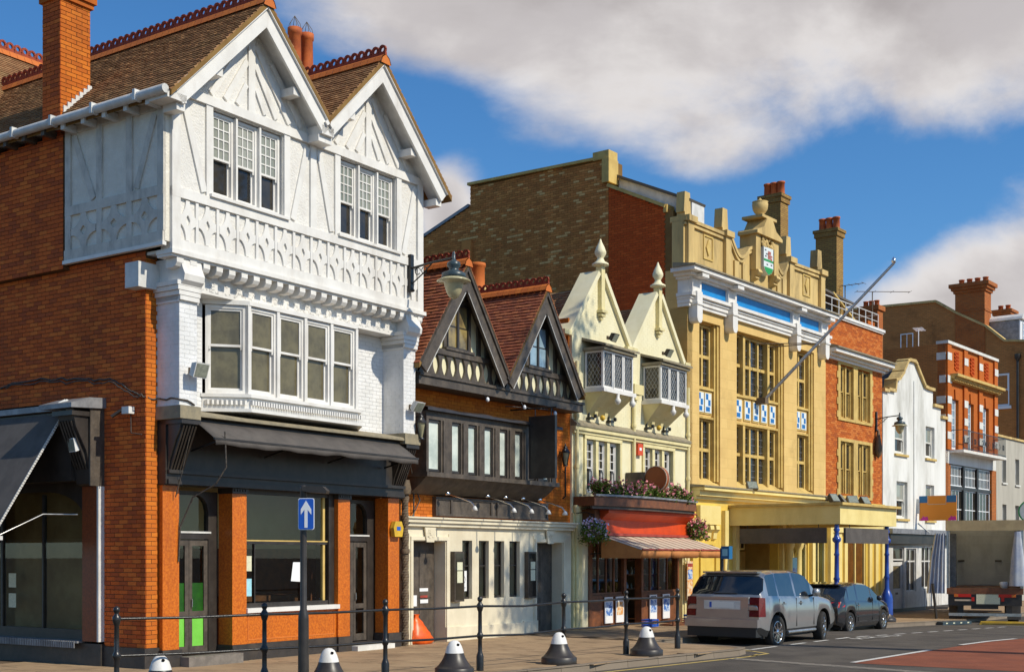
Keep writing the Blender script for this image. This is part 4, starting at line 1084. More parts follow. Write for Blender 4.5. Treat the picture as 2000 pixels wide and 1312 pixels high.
# first floor brick
OR = ax(6.78, 11.92)
MB().wall(0.0, 6.86, 2.70, 5.60, .06, .3).build('upper_wall', 'mortar_orange', H2)
pieces(H2, 'brick', 'brick_orange', (0, .06, 2.74), (1, 0, 0), (0, 0, 1), [(0.0, 0), (6.86, 0), (6.86, 2.84), (0, 2.84)], .225, .075, .010, .008, holes=[(OR[0] + .1, OR[1] - .1, .82, 2.3)], ind=300)
MB().box(.0, 6.86, .4, 8, 2.7, 5.7).build('core_wall', 'dark', H2)
MB().box(6.80, 6.87, .07, 8, 2.7, 8.0).build('party_wall', 'mortar_orange', H2)
# sign panel under the oriel
PN = ax(7.69, 12.25)
pn = MB().box(*PN, -.03, .05, 2.78, 3.20).build('sign_panel', 'blackwood', H2)
b = MB().box(PN[0], PN[1], -.06, -.031, 3.14, 3.20).box(PN[0], PN[1], -.06, -.031, 2.78, 2.83)
for x in (PN[0], PN[0] + .55, PN[0] + 2.1, PN[0] + 2.35, PN[1] - .06): b.box(x, x + .06, -.055, -.032, 2.83, 3.14)
b.build('panel_frame', 'blackwood', pn)
# oriel
b = MB(); b.prism([(-.50, 3.60), (.05, 3.60), (.05, 3.22), (-.04, 3.24), (-.30, 3.42)], 'x', OR[0] + .02, OR[1] - .02); b.build('oriel_base', 'blackwood', H2)
fr = MB()
fr.box(OR[0] - .05, OR[1] + .05, -.56, .05, 3.58, 3.68).box(OR[0], OR[1], -.50, -.40, 4.80, 4.98)
lights = [ax(6.86, 7.28), ax(7.68, 8.0), ax(8.28, 8.60), ax(8.90, 9.22), ax(9.50, 9.80), ax(10.12, 10.42), ax(10.72, 11.0), ax(11.34, 11.62)]
prev = OR[0]
for a, c in lights + [(OR[1], None)]:
    fr.box(prev, a, -.50, -.40, 3.68, 4.80); prev = c
orl = fr.build('oriel_frame', 'blackwood', H2)
MB().box(OR[0], OR[0] + .06, -.40, .06, 3.68, 4.98).box(OR[1] - .06, OR[1], -.40, .06, 3.68, 4.98).build('oriel_cheek', 'blackwood', H2)
for a, c in lights:
    m_ = (a + c) / 2
    o = MB().box(a - .02, a + .035, -.47, -.42, 3.70, 4.79).box(c - .035, c + .02, -.47, -.42, 3.70, 4.79).box(a + .035, c - .035, -.47, -.42, 3.70, 3.75).box(a + .035, c - .035, -.47, -.42, 4.74, 4.79).build('window', 'black', H2)
    MB().box(a + .035, c - .035, -.445, -.44, 3.75, 4.74).build('pane', 'pane_curtain', o)
    MB().box(c + .06, c + .10, -.53, -.50, 3.68, 4.80).build('mullion_moulding', 'blackwood', H2)
b = MB(); n = 24
for i in range(n + 1):
    x = OR[0] - .10 + (OR[1] - OR[0] + .2) * i / n; s_ = .015 * math.sin(i * .8) + .01 * math.sin(i * 2.1)
    for y, z in ((-.62, 4.97), (-.62, 5.03 + s_), (-.45, 5.07 + s_), (.06, 5.16)): b.v.append((x, y, z))
for i in range(n):
    for k in range(3): b.f.append([i * 4 + k, i * 4 + 4 + k, i * 4 + 5 + k, i * 4 + 1 + k]); b.sm.append(True)
b.build('oriel_roof', 'black', H2)
# jetty beam, gables
MB().box(-.05, 6.62, -.48, .1, 5.52, 5.70).box(-.05, 6.64, -.52, .1, 5.703, 5.762).build('jetty_beam', 'blackwood', H2)
MB().box(0, 6.6, -.36, .05, 5.763, 6.25).build('balustrade_wall', 'cream', H2)
Gs = [ax(8.01)[0], ax(11.24)[0]]; HW = 1.66
for gi, xc in enumerate(Gs):
    b = MB(); b.prism([(xc - 1.50, 6.2), (xc + 1.50, 6.2), (xc, 8.1)], 'y', -.34, 0); b.build('gable_wall', 'cream', H2)
    n = 10; xs_ = [xc - 1.56 + 3.12 * i / n for i in range(n + 1)]
    # fretted balusters leave lens-shaped openings over the cream wall behind
    r_ = .115
    for i in range(n + 1):
        pts = []
        K = 8
        def half(x, s_): return [(x + s_ * (.156 - r_ * math.sin(math.pi * t / K) ** .8), 5.77 + .50 * t / K) for t in range(K + 1)]
        L_ = half(xs_[i], -1); R_ = half(xs_[i], 1)
        b = MB(); b.prism([(x, z) for x, z in R_] + [(x, z) for x, z in L_[::-1]], 'y', -.415, -.365); b.build('baluster', 'blackwood', H2)
    MB().box(xc - 1.62, xc + 1.62, -.45, -.32, 6.24, 6.36).build('timber', 'blackwood', H2)
    def tb(x0, x1, z0, z1, d=.05): MB().box(x0, x1, -.34 - d, -.335, z0, z1).build('timber', 'blackwood', H2)
    tb(xc - .47, xc - .37, 6.36, 7.5); tb(xc + .42, xc + .52, 6.36, 7.5); tb(xc - .5, xc + .5, 7.42, 7.54); tb(xc - .05, xc + .05, 7.54, 8.0)
    tb(xc + .78, xc + .90, 6.36, 7.1); tb(xc - .90, xc - .78, 6.36, 7.1); tb(xc - 1.2, xc - 1.1, 6.36, 6.65); tb(xc + 1.1, xc + 1.2, 6.36, 6.65)
    for i in range(2):
        casement(H2, xc - .37 + i * .395, xc - .37 + (i + 1) * .395, 6.42, 7.41, -.41, 'black', 'pane_amber' if gi == 0 else 'pane_sky', 1, 2 + gi * 0, .035, .06, .02)
    MB().box(xc - .50, xc + .55, -.48, -.32, 6.362, 6.415).build('window_sill', 'blackwood', H2)
    for sg in (-1, 1):
        for off, wd, ya, yb in ((0., .30, -.66, -.60), (.05, .10, -.70, -.661)):
            p = Vector((xc, 0, 8.20)); q = Vector((xc + sg * 1.66, 0, 5.92))
            d = (q - p).normalized(); n_ = Vector((-d.z * sg, 0, d.x * sg)); 
            if n_.z < 0: n_ = -n_
            vert = 1 / n_.z
            b = MB(); b.prism([(p.x, p.z + off * vert), ((q + n_ * off).x, (q + n_ * off).z), ((q + n_ * (off - wd)).x, (q + n_ * (off - wd)).z), (p.x, p.z + (off - wd) * vert)], 'y', ya, yb)
            b.build('barge_board', 'blackwood', H2)
        b = MB(); b.add([(xc, -.66, 8.12), (q.x, -.66, q.z - .06), (q.x, -.34, q.z - .06), (xc, -.34, 8.12), (xc, -.66, 8.15), (q.x, -.66, q.z - .03), (q.x, -.34, q.z - .03), (xc, -.34, 8.15)],
              [(0, 3, 2, 1), (4, 5, 6, 7), (0, 1, 5, 4), (2, 3, 7, 6)]); b.build('soffit', 'blackwood', H2)
        # thin pale edge on the lower arris
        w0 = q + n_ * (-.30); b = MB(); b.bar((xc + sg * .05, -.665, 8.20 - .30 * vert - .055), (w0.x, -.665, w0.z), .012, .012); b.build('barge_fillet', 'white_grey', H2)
gable_roof(H2, Gs[0], 1.72, 8.30, 5.90, -.70, 5.0, m='tile_red', ind=(150, 0), xr=1.62, sm='mortar_brown')
gable_roof(H2, Gs[1], 1.72, 8.30, 5.90, -.70, 5.0, m='tile_red', ind=(150, 0), xl=1.62, sm='mortar_brown')
crest(H2, (Gs[0], -.72, 8.36), (Gs[0], 3.2, 8.36), 22, ring=.07)
crest(H2, (Gs[1], -.72, 8.36), (Gs[1], 3.2, 8.36), 22, ring=.07)
s_ = MB().box(5.45, 6.20, 1.75, 2.45, 6.2, 8.62).build('chimney_stack', 'brick_brown', H2)
rgq = random.Random(5); q = MB()
for i in range(40):
    a = rgq.uniform(5.5, 6.15); c = rgq.uniform(1.8, 2.4); r_ = rgq.uniform(.04, .08); q.lathe(a, c, [(r_ * .5, 8.6), (r_, 8.66), (r_ * .8, 8.72 + r_), (.01, 8.74 + r_)], 5)
q.build('mortar_flaunching', 'stone_weathered', s_)
MB().lathe(5.62, 2.1, [(.225, 8.6), (.225, 8.68), (.20, 8.72), (.20, 9.32), (.225, 9.34), (.225, 9.42), (.16, 9.42), (.16, 9.2)], 16).build('chimney_pot', 'terracotta', s_)
for x, z in ((2.35, 5.45), (3.85, 5.42), (5.20, 5.40)):
    q = MB().tube([(x, -.44, 5.52), (x, -.50, z)], .012, 5); o = q.build('spot_lamp', 'black_iron', H2)
    MB().lathe(x + .02, -.53, [(.02, z - .08), (.045, z - .05), (.035, z), (.01, z + .02)], 8).build('bulb', 'sign_white', o)

# ============================================================ 3  the cream twin-gabled house
X1 = 13.44
H3 = thing('cream_house', 'pale cream house with two pointed parapet gables above a red shop', 'house', (*wA(X1, 0).xy, 0), A_R)
def bx(*v): return tuple(a - X1 for a in v)
GC = [bx(14.86)[0], bx(18.12)[0]]
MB().wall(.02, 6.56, 5.30, 7.62, 0, .3).build('upper_wall', 'cream', H3)
pieces(H3, 'painted_brick', 'cream', (.02, 0, 5.32), (1, 0, 0), (0, 0, 1), [(0, 0), (6.54, 0), (6.54, 2.28), (0, 2.28)], .225, .075, .004, .002, jit=.0006)
WN = [bx(14.12, 15.90), bx(17.30, 19.05)]
MB().wall(.02, 6.56, 3.0, 5.30, 0, .35, [(a, b, 3.55, 4.95) for a, b in WN]).build('middle_wall', 'cream', H3)
MB().wall(.02, 6.56, -.15, 3.0, .02, .3, [(.86, 6.05, -.2, 2.55)]).build('ground_wall', 'cream', H3)
MB().box(.02, .45, -.05, .02, -.15, 3.0).build('pilaster', 'cream_trim', H3)
MB().box(6.1, 6.54, -.10, .02, -.15, 2.4).box(6.18, 6.28, -.14, -.10, -.1, 2.3).box(6.36, 6.46, -.14, -.10, -.1, 2.3).build('pilaster', 'cream_trim', H3)
b = MB(); b.prism([(-.16, 5.24), (-.16, 5.30), (0, 5.42), (.02, 5.42), (.02, 5.24)], 'x', .0, 6.58); b.build('ledge_slope', 'lead_old', H3)
MB().box(.0, 6.58, -.13, -.002, 5.14, 5.236).box(.02, 6.56, -.08, -.002, 5.06, 5.137).build('string_course', 'cream_trim', H3)
MB().box(.02, 6.56, .5, 7, 2.7, 7.5).build('core_wall', 'dark', H3)
for gi, xc in enumerate(GC):
    hw = 1.50; za = 9.32
    b = MB(); b.prism([(xc - hw, 7.60), (xc + hw, 7.60), (xc + .16, za - .02), (xc - .16, za - .02)], 'y', 0, .38); b.build('gable_wall', 'cream', H3)
    pieces(H3, 'painted_brick', 'cream', (xc, 0, 7.6), (1, 0, 0), (0, 0, 1), [(-hw + .12, 0), (hw - .12, 0), (.14, 1.6), (-.14, 1.6)], .225, .075, .004, .002, jit=.0006)
    for sg in (-1, 1):
        p = Vector((xc + sg * .14, 0, za + .06)); q = Vector((xc + sg * (hw + .10), 0, 7.60))
        d = (q - p).normalized()
        b = MB(); n_ = Vector((d.z, 0, -d.x));
        if n_.z < 0: n_ = -n_
        b.bar((p.x, .19, p.z), (q.x, .19, q.z), .58, .13, n_); b.build('gable_coping', 'cream', H3)
        MB().box(min(q.x, q.x + sg * .32), max(q.x, q.x + sg * .32), -.12, .5, 7.52, 7.64).build('kneeler', 'cream_trim', H3)
    b = MB()
    b.box(xc - .09, xc + .09, -.12, .06, 8.40, 9.56)
    for k in range(3): b.box(xc - .15 + k * .045, xc + .15 - k * .045, -.18 + k * .05, .03, 8.33 - k * .09, 8.40 - k * .09)
    b.build('finial_shaft', 'cream_trim', H3)
    MB().lathe(xc, -.03, [(.10, 9.56), (.12, 9.58), (.23, 9.60), (.22, 9.64), (.12, 9.70), (.08, 9.78), (.09, 9.80), (.15, 9.90), (.155, 9.96), (.11, 10.08), (.05, 10.2), (.015, 10.30)], 14).build('finial', 'cream', H3)
    # boxed oriel with leaded lights
    a, c = bx(14.06, 15.66) if gi == 0 else bx(17.24, 18.84)
    yf = -.58
    b = MB(); b.prism([(yf - .14, 7.30), (0, 7.50), (0, 7.56), (-.02, 7.56), (yf - .14, 7.36)], 'x', a - .12, c + .12); b.build('oriel_roof', 'lead_old', H3)
    b = MB(); b.box(a - .08, c + .08, yf - .08, 0, 7.22, 7.298); b.build('oriel_cornice', 'lead_old', H3)
    MB().box(a - .06, c + .06, yf - .06, 0, 6.14, 6.24).build('oriel_sill', 'white', H3)
    b = MB(); b.add([(a - .02, yf, 6.14), (c + .02, yf, 6.14), (c + .02, 0, 6.14), (a - .02, 0, 6.14), (a + .15, -.02, 5.60), (c - .15, -.02, 5.60), (c - .15, 0, 5.60), (a + .15, 0, 5.60)],
                    [(0, 1, 5, 4), (1, 2, 6, 5), (3, 0, 4, 7), (4, 5, 6, 7), (0, 3, 2, 1)]); b.build('oriel_base', 'cream_trim', H3)
    for k in range(3):
        w_ = (c - a) / 3
        casement(H3, a + w_ * k + .01, a + w_ * (k + 1) - .01, 6.25, 7.21, yf, 'white', 'pane_dark', fw=.05, fd=.07, lattice=.11)
    casement(H3, .03, .57, 6.25, 7.21, 0, 'white', 'pane_dark', fw=.05, fd=.06, tf=plane_tf((a + .0, 0, 0), (0, -1, 0)), lattice=.11)
    MB().box(c - .05, c, yf + .08, 0, 6.25, 7.21).build('oriel_cheek', 'white', H3)
    m_ = (a + c) / 2
    for xx in (m_ - .42, m_ + .10):
        b = MB(); b.prism([(0, 5.55), (-.08, 5.55), (-.13, 5.72), (-.24, 5.80), (-.30, 5.92), (-.24, 6.02), (-.34, 6.135), (0, 6.135)], 'x', xx, xx + .16); b.build('scroll_bracket', 'cream_trim', H3)
    for xx in (m_ - .62, m_ + .42):
        b = MB().box(xx - .02, xx + .02, -.06, -.02, 5.45, 5.75).box(xx - .09, xx + .09, -.16, -.02, 5.46, 5.52).lathe(xx + .1, -.18, [(.03, 5.5), (.05, 5.54), (.04, 5.6)], 8); b.build('spot_lamp', 'black_iron', H3)
    b = MB().lathe(m_ - .18, -.20, [(.03, 5.46), (.07, 5.50), (.07, 5.56), (.03, 5.60)], 10); b.build('brass_lamp', 'yellow_paint', H3)
    for xx in (a + .72, c - .08):
        b = MB().lathe(xx, yf - .02, [(.02, 5.86), (.08, 5.92), (.09, 5.98), (.05, 6.04), (.05, 6.14)], 10); b.build('pendant', 'white', H3)
    # three-light sash window below, in a moulded frame
    a, c = WN[gi]
    b = MB().box(a - .10, a, -.05, .05, 3.5, 5.05).box(c, c + .10, -.05, .05, 3.5, 5.05).box(a - .10, c + .10, -.06, .05, 4.953, 5.05).build('window_surround', 'cream_trim', H3)
    w_ = (c - a) / 3
    for k in range(3):
        sash(H3, a + w_ * k + .06, a + w_ * (k + 1) - .06, 3.56, 4.94, .07, 'white', 'pane_dark', mid=4.22, up=(2, 3), fw=.045, bar=.022)
        if k: MB().box(a + w_ * k - .07, a + w_ * k + .07, -.02, .26, 3.56, 4.95).build('stone_mullion', 'cream_trim', H3)
# main roof between and behind the gables
RB = MB(); RB.prism([(.2, 7.2), (2.2, 8.75), (5.2, 6.4)], 'x', .05, 6.5); RB.build('roof', 'mortar_brown', H3)
pieces(H3, 'roof_tile', 'tile_brown', (.05, .2, 7.205), (1, 0, 0), Vector((0, 2.0, 1.55)).normalized(), [(0, 0), (6.45, 0), (6.45, 2.5), (0, 2.5)], .165, .10, .006, .022, .004, ind=120, jit=.004)
MB().tube([(.05, 2.2, 8.78), (6.5, 2.2, 8.78)], .09, 8).build('ridge', 'terracotta', H3)
for xc in GC: gable_roof(H3, xc, 1.45, 9.05, 7.35, .38, 2.6, m='tile_brown')
# rainwater pipes
for xx, hx in ((.14, 0), (bx(16.62)[0], 1), (6.52, 0)):
    b = MB().tube([(xx, -.08, 2.6 if hx else 0), (xx, -.08, 6.3 if hx else 6.9)], .05, 8)
    for z in ((3.2, 4.2, 5.5) if hx else (.6, 2.0, 2.9, 4.2, 5.5)): b.lathe(xx, -.08, [(.065, z - .05), (.07, z), (.065, z + .05)], 8)
    if hx: b.box(xx - .22, xx + .30, -.22, -.01, 6.35, 6.62).box(xx - .10, xx + .1, -.18, -.02, 6.2, 6.35)
    else: b.lathe(xx, -.08, [(.06, 2.9), (.10, 3.1), (.12, 3.2), (.06, 3.2)], 10)
    b.build('rainwater_pipe', 'cream_trim', H3)
# red shopfront
SH = (.86, 6.05)
b = MB(); b.prism([(.02, 2.50), (-.42, 2.50), (-.42, 2.84), (-.60, 2.98), (-.66, 3.02), (-.66, 3.08), (.02, 3.08)], 'x', SH[0] - .1, SH[1] - .3); b.build('shop_fascia', 'red_fascia', H3)
MB().box(SH[0] - .14, SH[1] - .26, -.70, .02, 3.083, 3.13).box(SH[0] - .12, SH[1] - .28, -.5, .02, 2.43, 2.496).build('fascia_moulding', 'red_trim', H3)
MB().box(.5, SH[0] - .1, -.40, .02, 2.3, 3.1).build('fascia_return', 'wood_brown', H3)
b = MB().box(SH[0], SH[0] + .16, -.02, .2, -.1, 2.55).box(SH[1] - .10, SH[1], -.02, .2, -.1, 2.55).box(2.72, 2.86, -.02, .2, -.1, 2.55).box(3.72, 3.84, -.02, .2, -.1, 2.55).box(SH[0] + .16, SH[1] - .1, 0, .2, 2.3, 2.55)
b.box(SH[0] + .16, 2.72, .0, .18, -.1, .85).box(3.84, SH[1] - .10, 0, .18, -.1, .85).build('shop_frame', 'wood_brown', H3)
for a, c in ((SH[0] + .16, 2.72), (3.84, SH[1] - .10)):
    n = 4
    o = MB().box(a, c, .04, .12, .852, .92)
    for i in range(1, n): o.box(a + (c - a) * i / n - .025, a + (c - a) * i / n + .025, .05, .11, .92, 2.3)
    o = o.build('shop_window', 'wood_brown', H3)
    MB().box(a, c, .075, .08, .92, 2.3).build('pane', 'glass', o)
o = MB().box(2.86, 2.96, .5, .58, 0, 2.3).box(3.62, 3.72, .5, .58, 0, 2.3).box(2.96, 3.62, .5, .58, 0, .5).box(2.96, 3.62, .5, .58, 2.1, 2.3).build('shop_door', 'wood_brown', H3)
MB().box(2.96, 3.62, .53, .535, .5, 2.1).build('pane', 'glass', o)
MB().box(.7, 6.2, 2.8, 2.85, -.1, 2.6).box(.7, .75, .35, 2.8, -.1, 2.6).box(6.15, 6.2, .35, 2.8, -.1, 2.6).build('room_wall', 'room', H3)
MB().box(.7, 6.2, .34, 2.8, -.1, .02).build('room_floor', 'wood_brown', H3)
rgs = random.Random(21)
sh = MB()
for z in (.95, 1.35, 1.75): sh.box(1.0, 2.7, .5, .9, z, z + .03); sh.box(3.9, 5.9, .5, .9, z, z + .03)
sh.build('display_shelf', 'wood_brown', H3)
for a, c in ((1.05, 2.6), (3.95, 5.8)):
    for z in (.98, 1.38, 1.78):
        for k in range(7):
            x = a + (c - a) * (k + .5) / 7; h = rgs.uniform(.14, .3); r_ = rgs.uniform(.03, .06)
            MB().lathe(x, .66, [(r_, z), (r_, z + h * .6), (r_ * .4, z + h * .75), (r_ * .35, z + h)], 8).build('display_jar', rgs.choice(['paper_cream', 'pane_amber', 'red_trim', 'print_blue', 'pane_pale']), H3)
# striped folding awning over the shop: 3 bays with a hanging valance
b0 = Vector((SH[0] - .1, -.44, 2.42)); n = 46; LX = SH[1] - .2 - b0.x
for col_, par_ in (('stripe_cream', 0), ('stripe_red', 1)):
    b = MB()
    for i in range(n):
        if (i % 4 in (2,)) != bool(par_): continue
        xa, xb = b0.x + LX * i / n, b0.x + LX * (i + 1) / n
        if i % 4 != 2 or par_:
            b.add([(xa, b0.y, b0.z), (xb, b0.y, b0.z), (xb, -1.62, 2.06), (xa, -1.62, 2.06), (xa, b0.y, b0.z - .01), (xb, b0.y, b0.z - .01), (xb, -1.62, 2.05), (xa, -1.62, 2.05)], [(0, 3, 2, 1), (4, 5, 6, 7), (0, 1, 5, 4), (2, 3, 7, 6)])
    b.build('awning_cloth', col_, H3)
for k in range(3):
    xa, xb = b0.x + LX * k / 3 + .02, b0.x + LX * (k + 1) / 3 - .02
    b = MB(); q = 10
    for i in range(q + 1):
        x = xa + (xb - xa) * i / q; s_ = .02 * math.sin(i * 1.3 + k)
        b.v += [(x, -1.63, 2.06), (x, -1.60 + s_, 1.84 + (.02 if i in (0, q) else 0))]
    b.f = [[2 * i, 2 * i + 1, 2 * i + 3, 2 * i + 2] for i in range(q)]; b.sm = [True] * q
    o = b.build('awning_valance', 'valance', H3); o.modifiers.new('thickness', 'SOLIDIFY').thickness = .01
    MB().box(xa, xb, -1.655, -1.62, 2.05, 2.085).build('awning_edge', 'red_trim', o)
    MB().bar((xa, -.1, 1.95), (xa, -1.6, 2.03), .025, .025).build('awning_arm', 'black_iron', H3)
b = MB(); b.add([(b0.x, b0.y, 2.41), (b0.x, -1.61, 2.05), (b0.x, -1.60, 1.84), (b0.x, b0.y, 1.84), (b0.x + .01, b0.y, 2.41), (b0.x + .01, -1.61, 2.05), (b0.x + .01, -1.60, 1.84), (b0.x + .01, b0.y, 1.84)], [(0, 3, 2, 1), (4, 5, 6, 7), (0, 1, 5, 4), (2, 3, 7, 6), (1, 2, 6, 5)])
b.build('awning_side', 'valance', H3)
for (x, m_) in ((1.62, 'print_blue'), (2.22, 'print_orange'), (4.15, 'print_blue'), (4.95, 'print_blue')):
    o = MB().box(x, x + .42, -.06, -.03, .1, .80).build('poster_board', 'paper', H3)
    MB().box(x + .04, x + .38, -.064, -.061, .30, .66).build('poster_picture', m_, o)
    MB().box(x + .06, x + .36, -.064, -.061, .70, .76).build('poster_heading', 'print_ink', o)

# ============================================================ 4  the stone theatre
H4 = thing('theatre', 'tall honey stone theatre front with blue frieze panels and a long brown brick flank', 'theatre', (*B_O, 0), B_R)
BW = 9.80
BAYS = [(.72, 2.02, 2), (3.10, 6.46, 5), (7.46, 8.82, 2)]
b = MB(); b.wall(0, BW, 3.9, 9.36, 0, .6, [(a, c, 4.05, 9.06) for a, c, _ in BAYS]); b.build('stone_wall', 'stone', H4)
def mull_window(par, x0, x1, z0, z1, y, n, name_m='stone_trim', big=None, glass='pane_dark'):
    """stone mullioned and transomed window with leaded lights"""
    w_ = x1 - x0; fr = MB(); t = .10
    xs_ = [x0 + w_ * i / n for i in range(n + 1)]
    if n == 5: xs_ = [x0, x0 + w_ * .215, x0 + w_ * .41, x0 + w_ * .60, x0 + w_ * .79, x1]
    zm = z0 + (z1 - z0) * .50
    for i, x in enumerate(xs_):
        e = .075 if (n == 5 and i in (1, 4)) else .05
        d = .10 if (n == 5 and i in (1, 4)) else 0
        fr.box(x - e, x + e, y - d, y + .16, z0, z1)
    fr.box(x0, x1, y + .005, y + .15, zm - .05, zm + .05).box(x0, x1, y + .004, y + .15, z1 - .06, z1).box(x0, x1, y + .004, y + .15, z0, z0 + .05)
    o = fr.build('window', name_m, par)
    for i in range(n):
        e0 = .075 if (n == 5 and i in (1, 4)) else .05; e1 = .075 if (n == 5 and i in (0, 3)) else .05
        for a, c in ((z0 + .05, zm - .05), (zm + .05, z1 - .06)):
            MB().box(xs_[i] + e0, xs_[i + 1] - e1, y + .09, y + .094, a, c).build('pane', glass, o)
    cm = MB()
    for i in range(n):
        a, c = xs_[i] + .05, xs_[i + 1] - .05
        for k in range(1, 3): cm.box(a + (c - a) * k / 3 - .006, a + (c - a) * k / 3 + .006, y + .076, y + .089, z0 + .05, z1 - .06)
        k = z0 + .05
        while k < z1 - .1: cm.box(a, c, y + .076, y + .088, k, k + .012); k += .21
    cm.build('lead_came', 'lead', o)
    return o
for a, c, n in BAYS:
    # recessed bay: back wall in pieces above, between and below the windows
    MB().box(a, c, .22, .55, 9.02, 9.06).box(a, c, .20, .55, 6.14, 7.06).box(a, c, .22, .55, 4.05, 4.20).build('bay_back', 'stone', H4)
    b = MB(); b.prism([(.0, 4.0), (.0, 4.06), (.30, 4.30), (.30, 4.0)], 'x', a + .003, c - .003); b.build('sill_slope', 'stone_trim', H4)
    b = MB()
    for k in (0, 1): b.box(c - .10 - .09 * k, c - .003 - .09 * k, .05 + .06 * k, .3, 4.2, 9.05).box(a + .003 + .05 * k, a + .06 + .05 * k, .06 + .07 * k, .3, 4.2, 9.05)
    b.build('jamb_moulding', 'stone_trim', H4)
    mull_window(H4, a + .12, c - .24, 7.08, 9.0, .24, n); mull_window(H4, a + .12, c - .24, 4.22, 6.12, .24, n)
    MB().box(a + .1, c - .2, .12, .22, 7.0, 7.075).box(a + .1, c - .2, .12, .22, 6.12, 6.18).build('sill_band', 'stone_trim', H4)
    w_ = (c - a - .36)
    xs_ = [a + .12 + w_ * (i + .5) / n for i in range(n)]
    if n == 5: xs_ = [a + .12 + w_ * t for t in (.105, .31, .505, .695, .90)]
    for x in xs_:
        o = MB().box(x - .20, x + .20, .155, .199, 6.32, 6.92).build('tile_panel', 'tile_white', H4)
        MB().box(x - .25, x + .25, .17, .198, 6.27, 6.315).box(x - .25, x + .25, .17, .198, 6.925, 6.97).box(x - .25, x - .205, .17, .198, 6.315, 6.925).box(x + .205, x + .25, .17, .198, 6.315, 6.925).build('tile_frame', 'stone_trim', o)
        for i, j in ((0, 0), (1, 1), (0, 2)):
            if (i, j) == (0, 0): MB().box(x - .14, x + .10, .150, .154, 6.36, 6.50).build('blue_tile', 'tile_blue', o)
            else: MB().box(x - .14 + .14 * i, x + .0 + .14 * i, .150, .154, 6.36 + .18 * j, 6.54 + .18 * j).build('blue_tile', 'tile_blue', o)
# entablature
for z0, z1, p in ((9.36, 9.46, .10), (9.46, 9.58, .14), (9.58, 9.66, .18), (9.66, 9.76, .25)): MB().box(-p * .6, BW + .0, -p, .3, z0, z1 - .003).build('white_moulding', 'white', H4)
MB().box(-.05, BW, -.07, .3, 9.76, 10.17).build('frieze', 'white', H4)
for a, c in ((.50, 2.18), (2.75, 6.71), (7.30, 8.98)): MB().box(a, c, -.10, -.072, 9.79, 10.15).build('blue_panel', 'blue_panel', H4)
for z0, z1, p in ((10.17, 10.24, .18), (10.24, 10.33, .32), (10.33, 10.45, .52)): MB().box(-p * .9, BW, -p, .3, z0, z1 - .003).build('cornice', 'white', H4)
b = MB(); b.prism([(-.58, 10.45), (-.58, 10.49), (.2, 10.60), (.2, 10.45)], 'x', -.52, BW); b.build('cornice_lead', 'lead_old', H4)
for x in (.24, 2.46, 7.0, 9.30):
    b = MB().box(x - .27, x + .27, -.20, -.01, 9.76, 10.168)
    pr = [(x - .16, 9.80), (x - .16, 9.02), (x - .12, 8.92), (x - .05, 8.87), (x + .05, 8.87), (x + .12, 8.92), (x + .16, 9.02), (x + .16, 9.80)]
    b.prism(pr, 'y', -.30, -.002); b.box(x - .20, x + .20, -.33, -.02, 9.40, 9.47).box(x - .2, x + .2, -.5, -.02, 10.2, 10.3)
    b.build('console', 'white', H4)
# parapet with its dipped centre
def arc(x0, z0, x1, z1, sag, n=8): return [(x0 + (x1 - x0) * i / n, z0 + (z1 - z0) * i / n - sag * math.sin(math.pi * i / n)) for i in range(n + 1)]
prof = [(-.05, 10.56), (-.05, 11.95), (2.72, 11.95)] + arc(2.85, 11.9, 4.0, 11.8, .42) + [(4.25, 11.9), (4.25, 12.45), (5.75, 12.45), (5.75, 11.9)] + arc(5.95, 11.75, 6.85, 11.9, .42) + [(9.85, 11.95), (9.85, 10.56)]
b = MB(); b.prism(prof, 'y', .10, .50); b.build('parapet', 'stone_weathered', H4)
b = MB()
for i in range(1, len(prof) - 2):
    p, q = prof[i], prof[i + 1]
    if abs(p[0] - q[0]) < .02: continue
    b.bar((p[0] - .0, .28, p[1] + .03), (q[0], .28, q[1] + .03), .56, .10, (0, 0, 1))
    b.bar((p[0], .08, p[1] - .10), (q[0], .08, q[1] - .10), .10, .08, (0, 0, 1))
b.build('parapet_coping', 'stone_weathered', H4)
for x in (.22, 2.55, 7.05, 9.55):
    MB().box(x - .17, x + .17, -.02, .099, 10.56, 11.95).box(x - .25, x + .25, -.10, .58, 11.92, 12.10).build('parapet_pier', 'stone_weathered', H4)
    b = MB(); b.prism([(x - .15, 12.10), (x + .15, 12.10), (x + .15, 12.22), (x + .21, 12.22), (x + .15, 12.84), (x - .15, 12.84), (x - .21, 12.22), (x - .15, 12.22)], 'y', .12, .40); b.build('obelisk_block', 'stone_weathered', H4)
for x in (1.42, 8.40):
    b = MB().box(x - .30, x - .25, .07, .10, 11.0, 11.75).box(x + .25, x + .30, .07, .10, 11.0, 11.75).box(x - .25, x + .25, .07, .10, 11.70, 11.75).box(x - .25, x + .25, .07, .10, 11.0, 11.05)
    b.prism([(x, 11.12), (x + .14, 11.38), (x, 11.64), (x - .14, 11.38)], 'y', .06, .10); b.build('diamond_panel', 'stone_trim', H4)
for x in (3.2, 3.75, 6.2, 6.6): MB().box(x - .15, x + .15, .04, .099, 10.62, 11.3).build('parapet_strip', 'stone_weathered', H4)
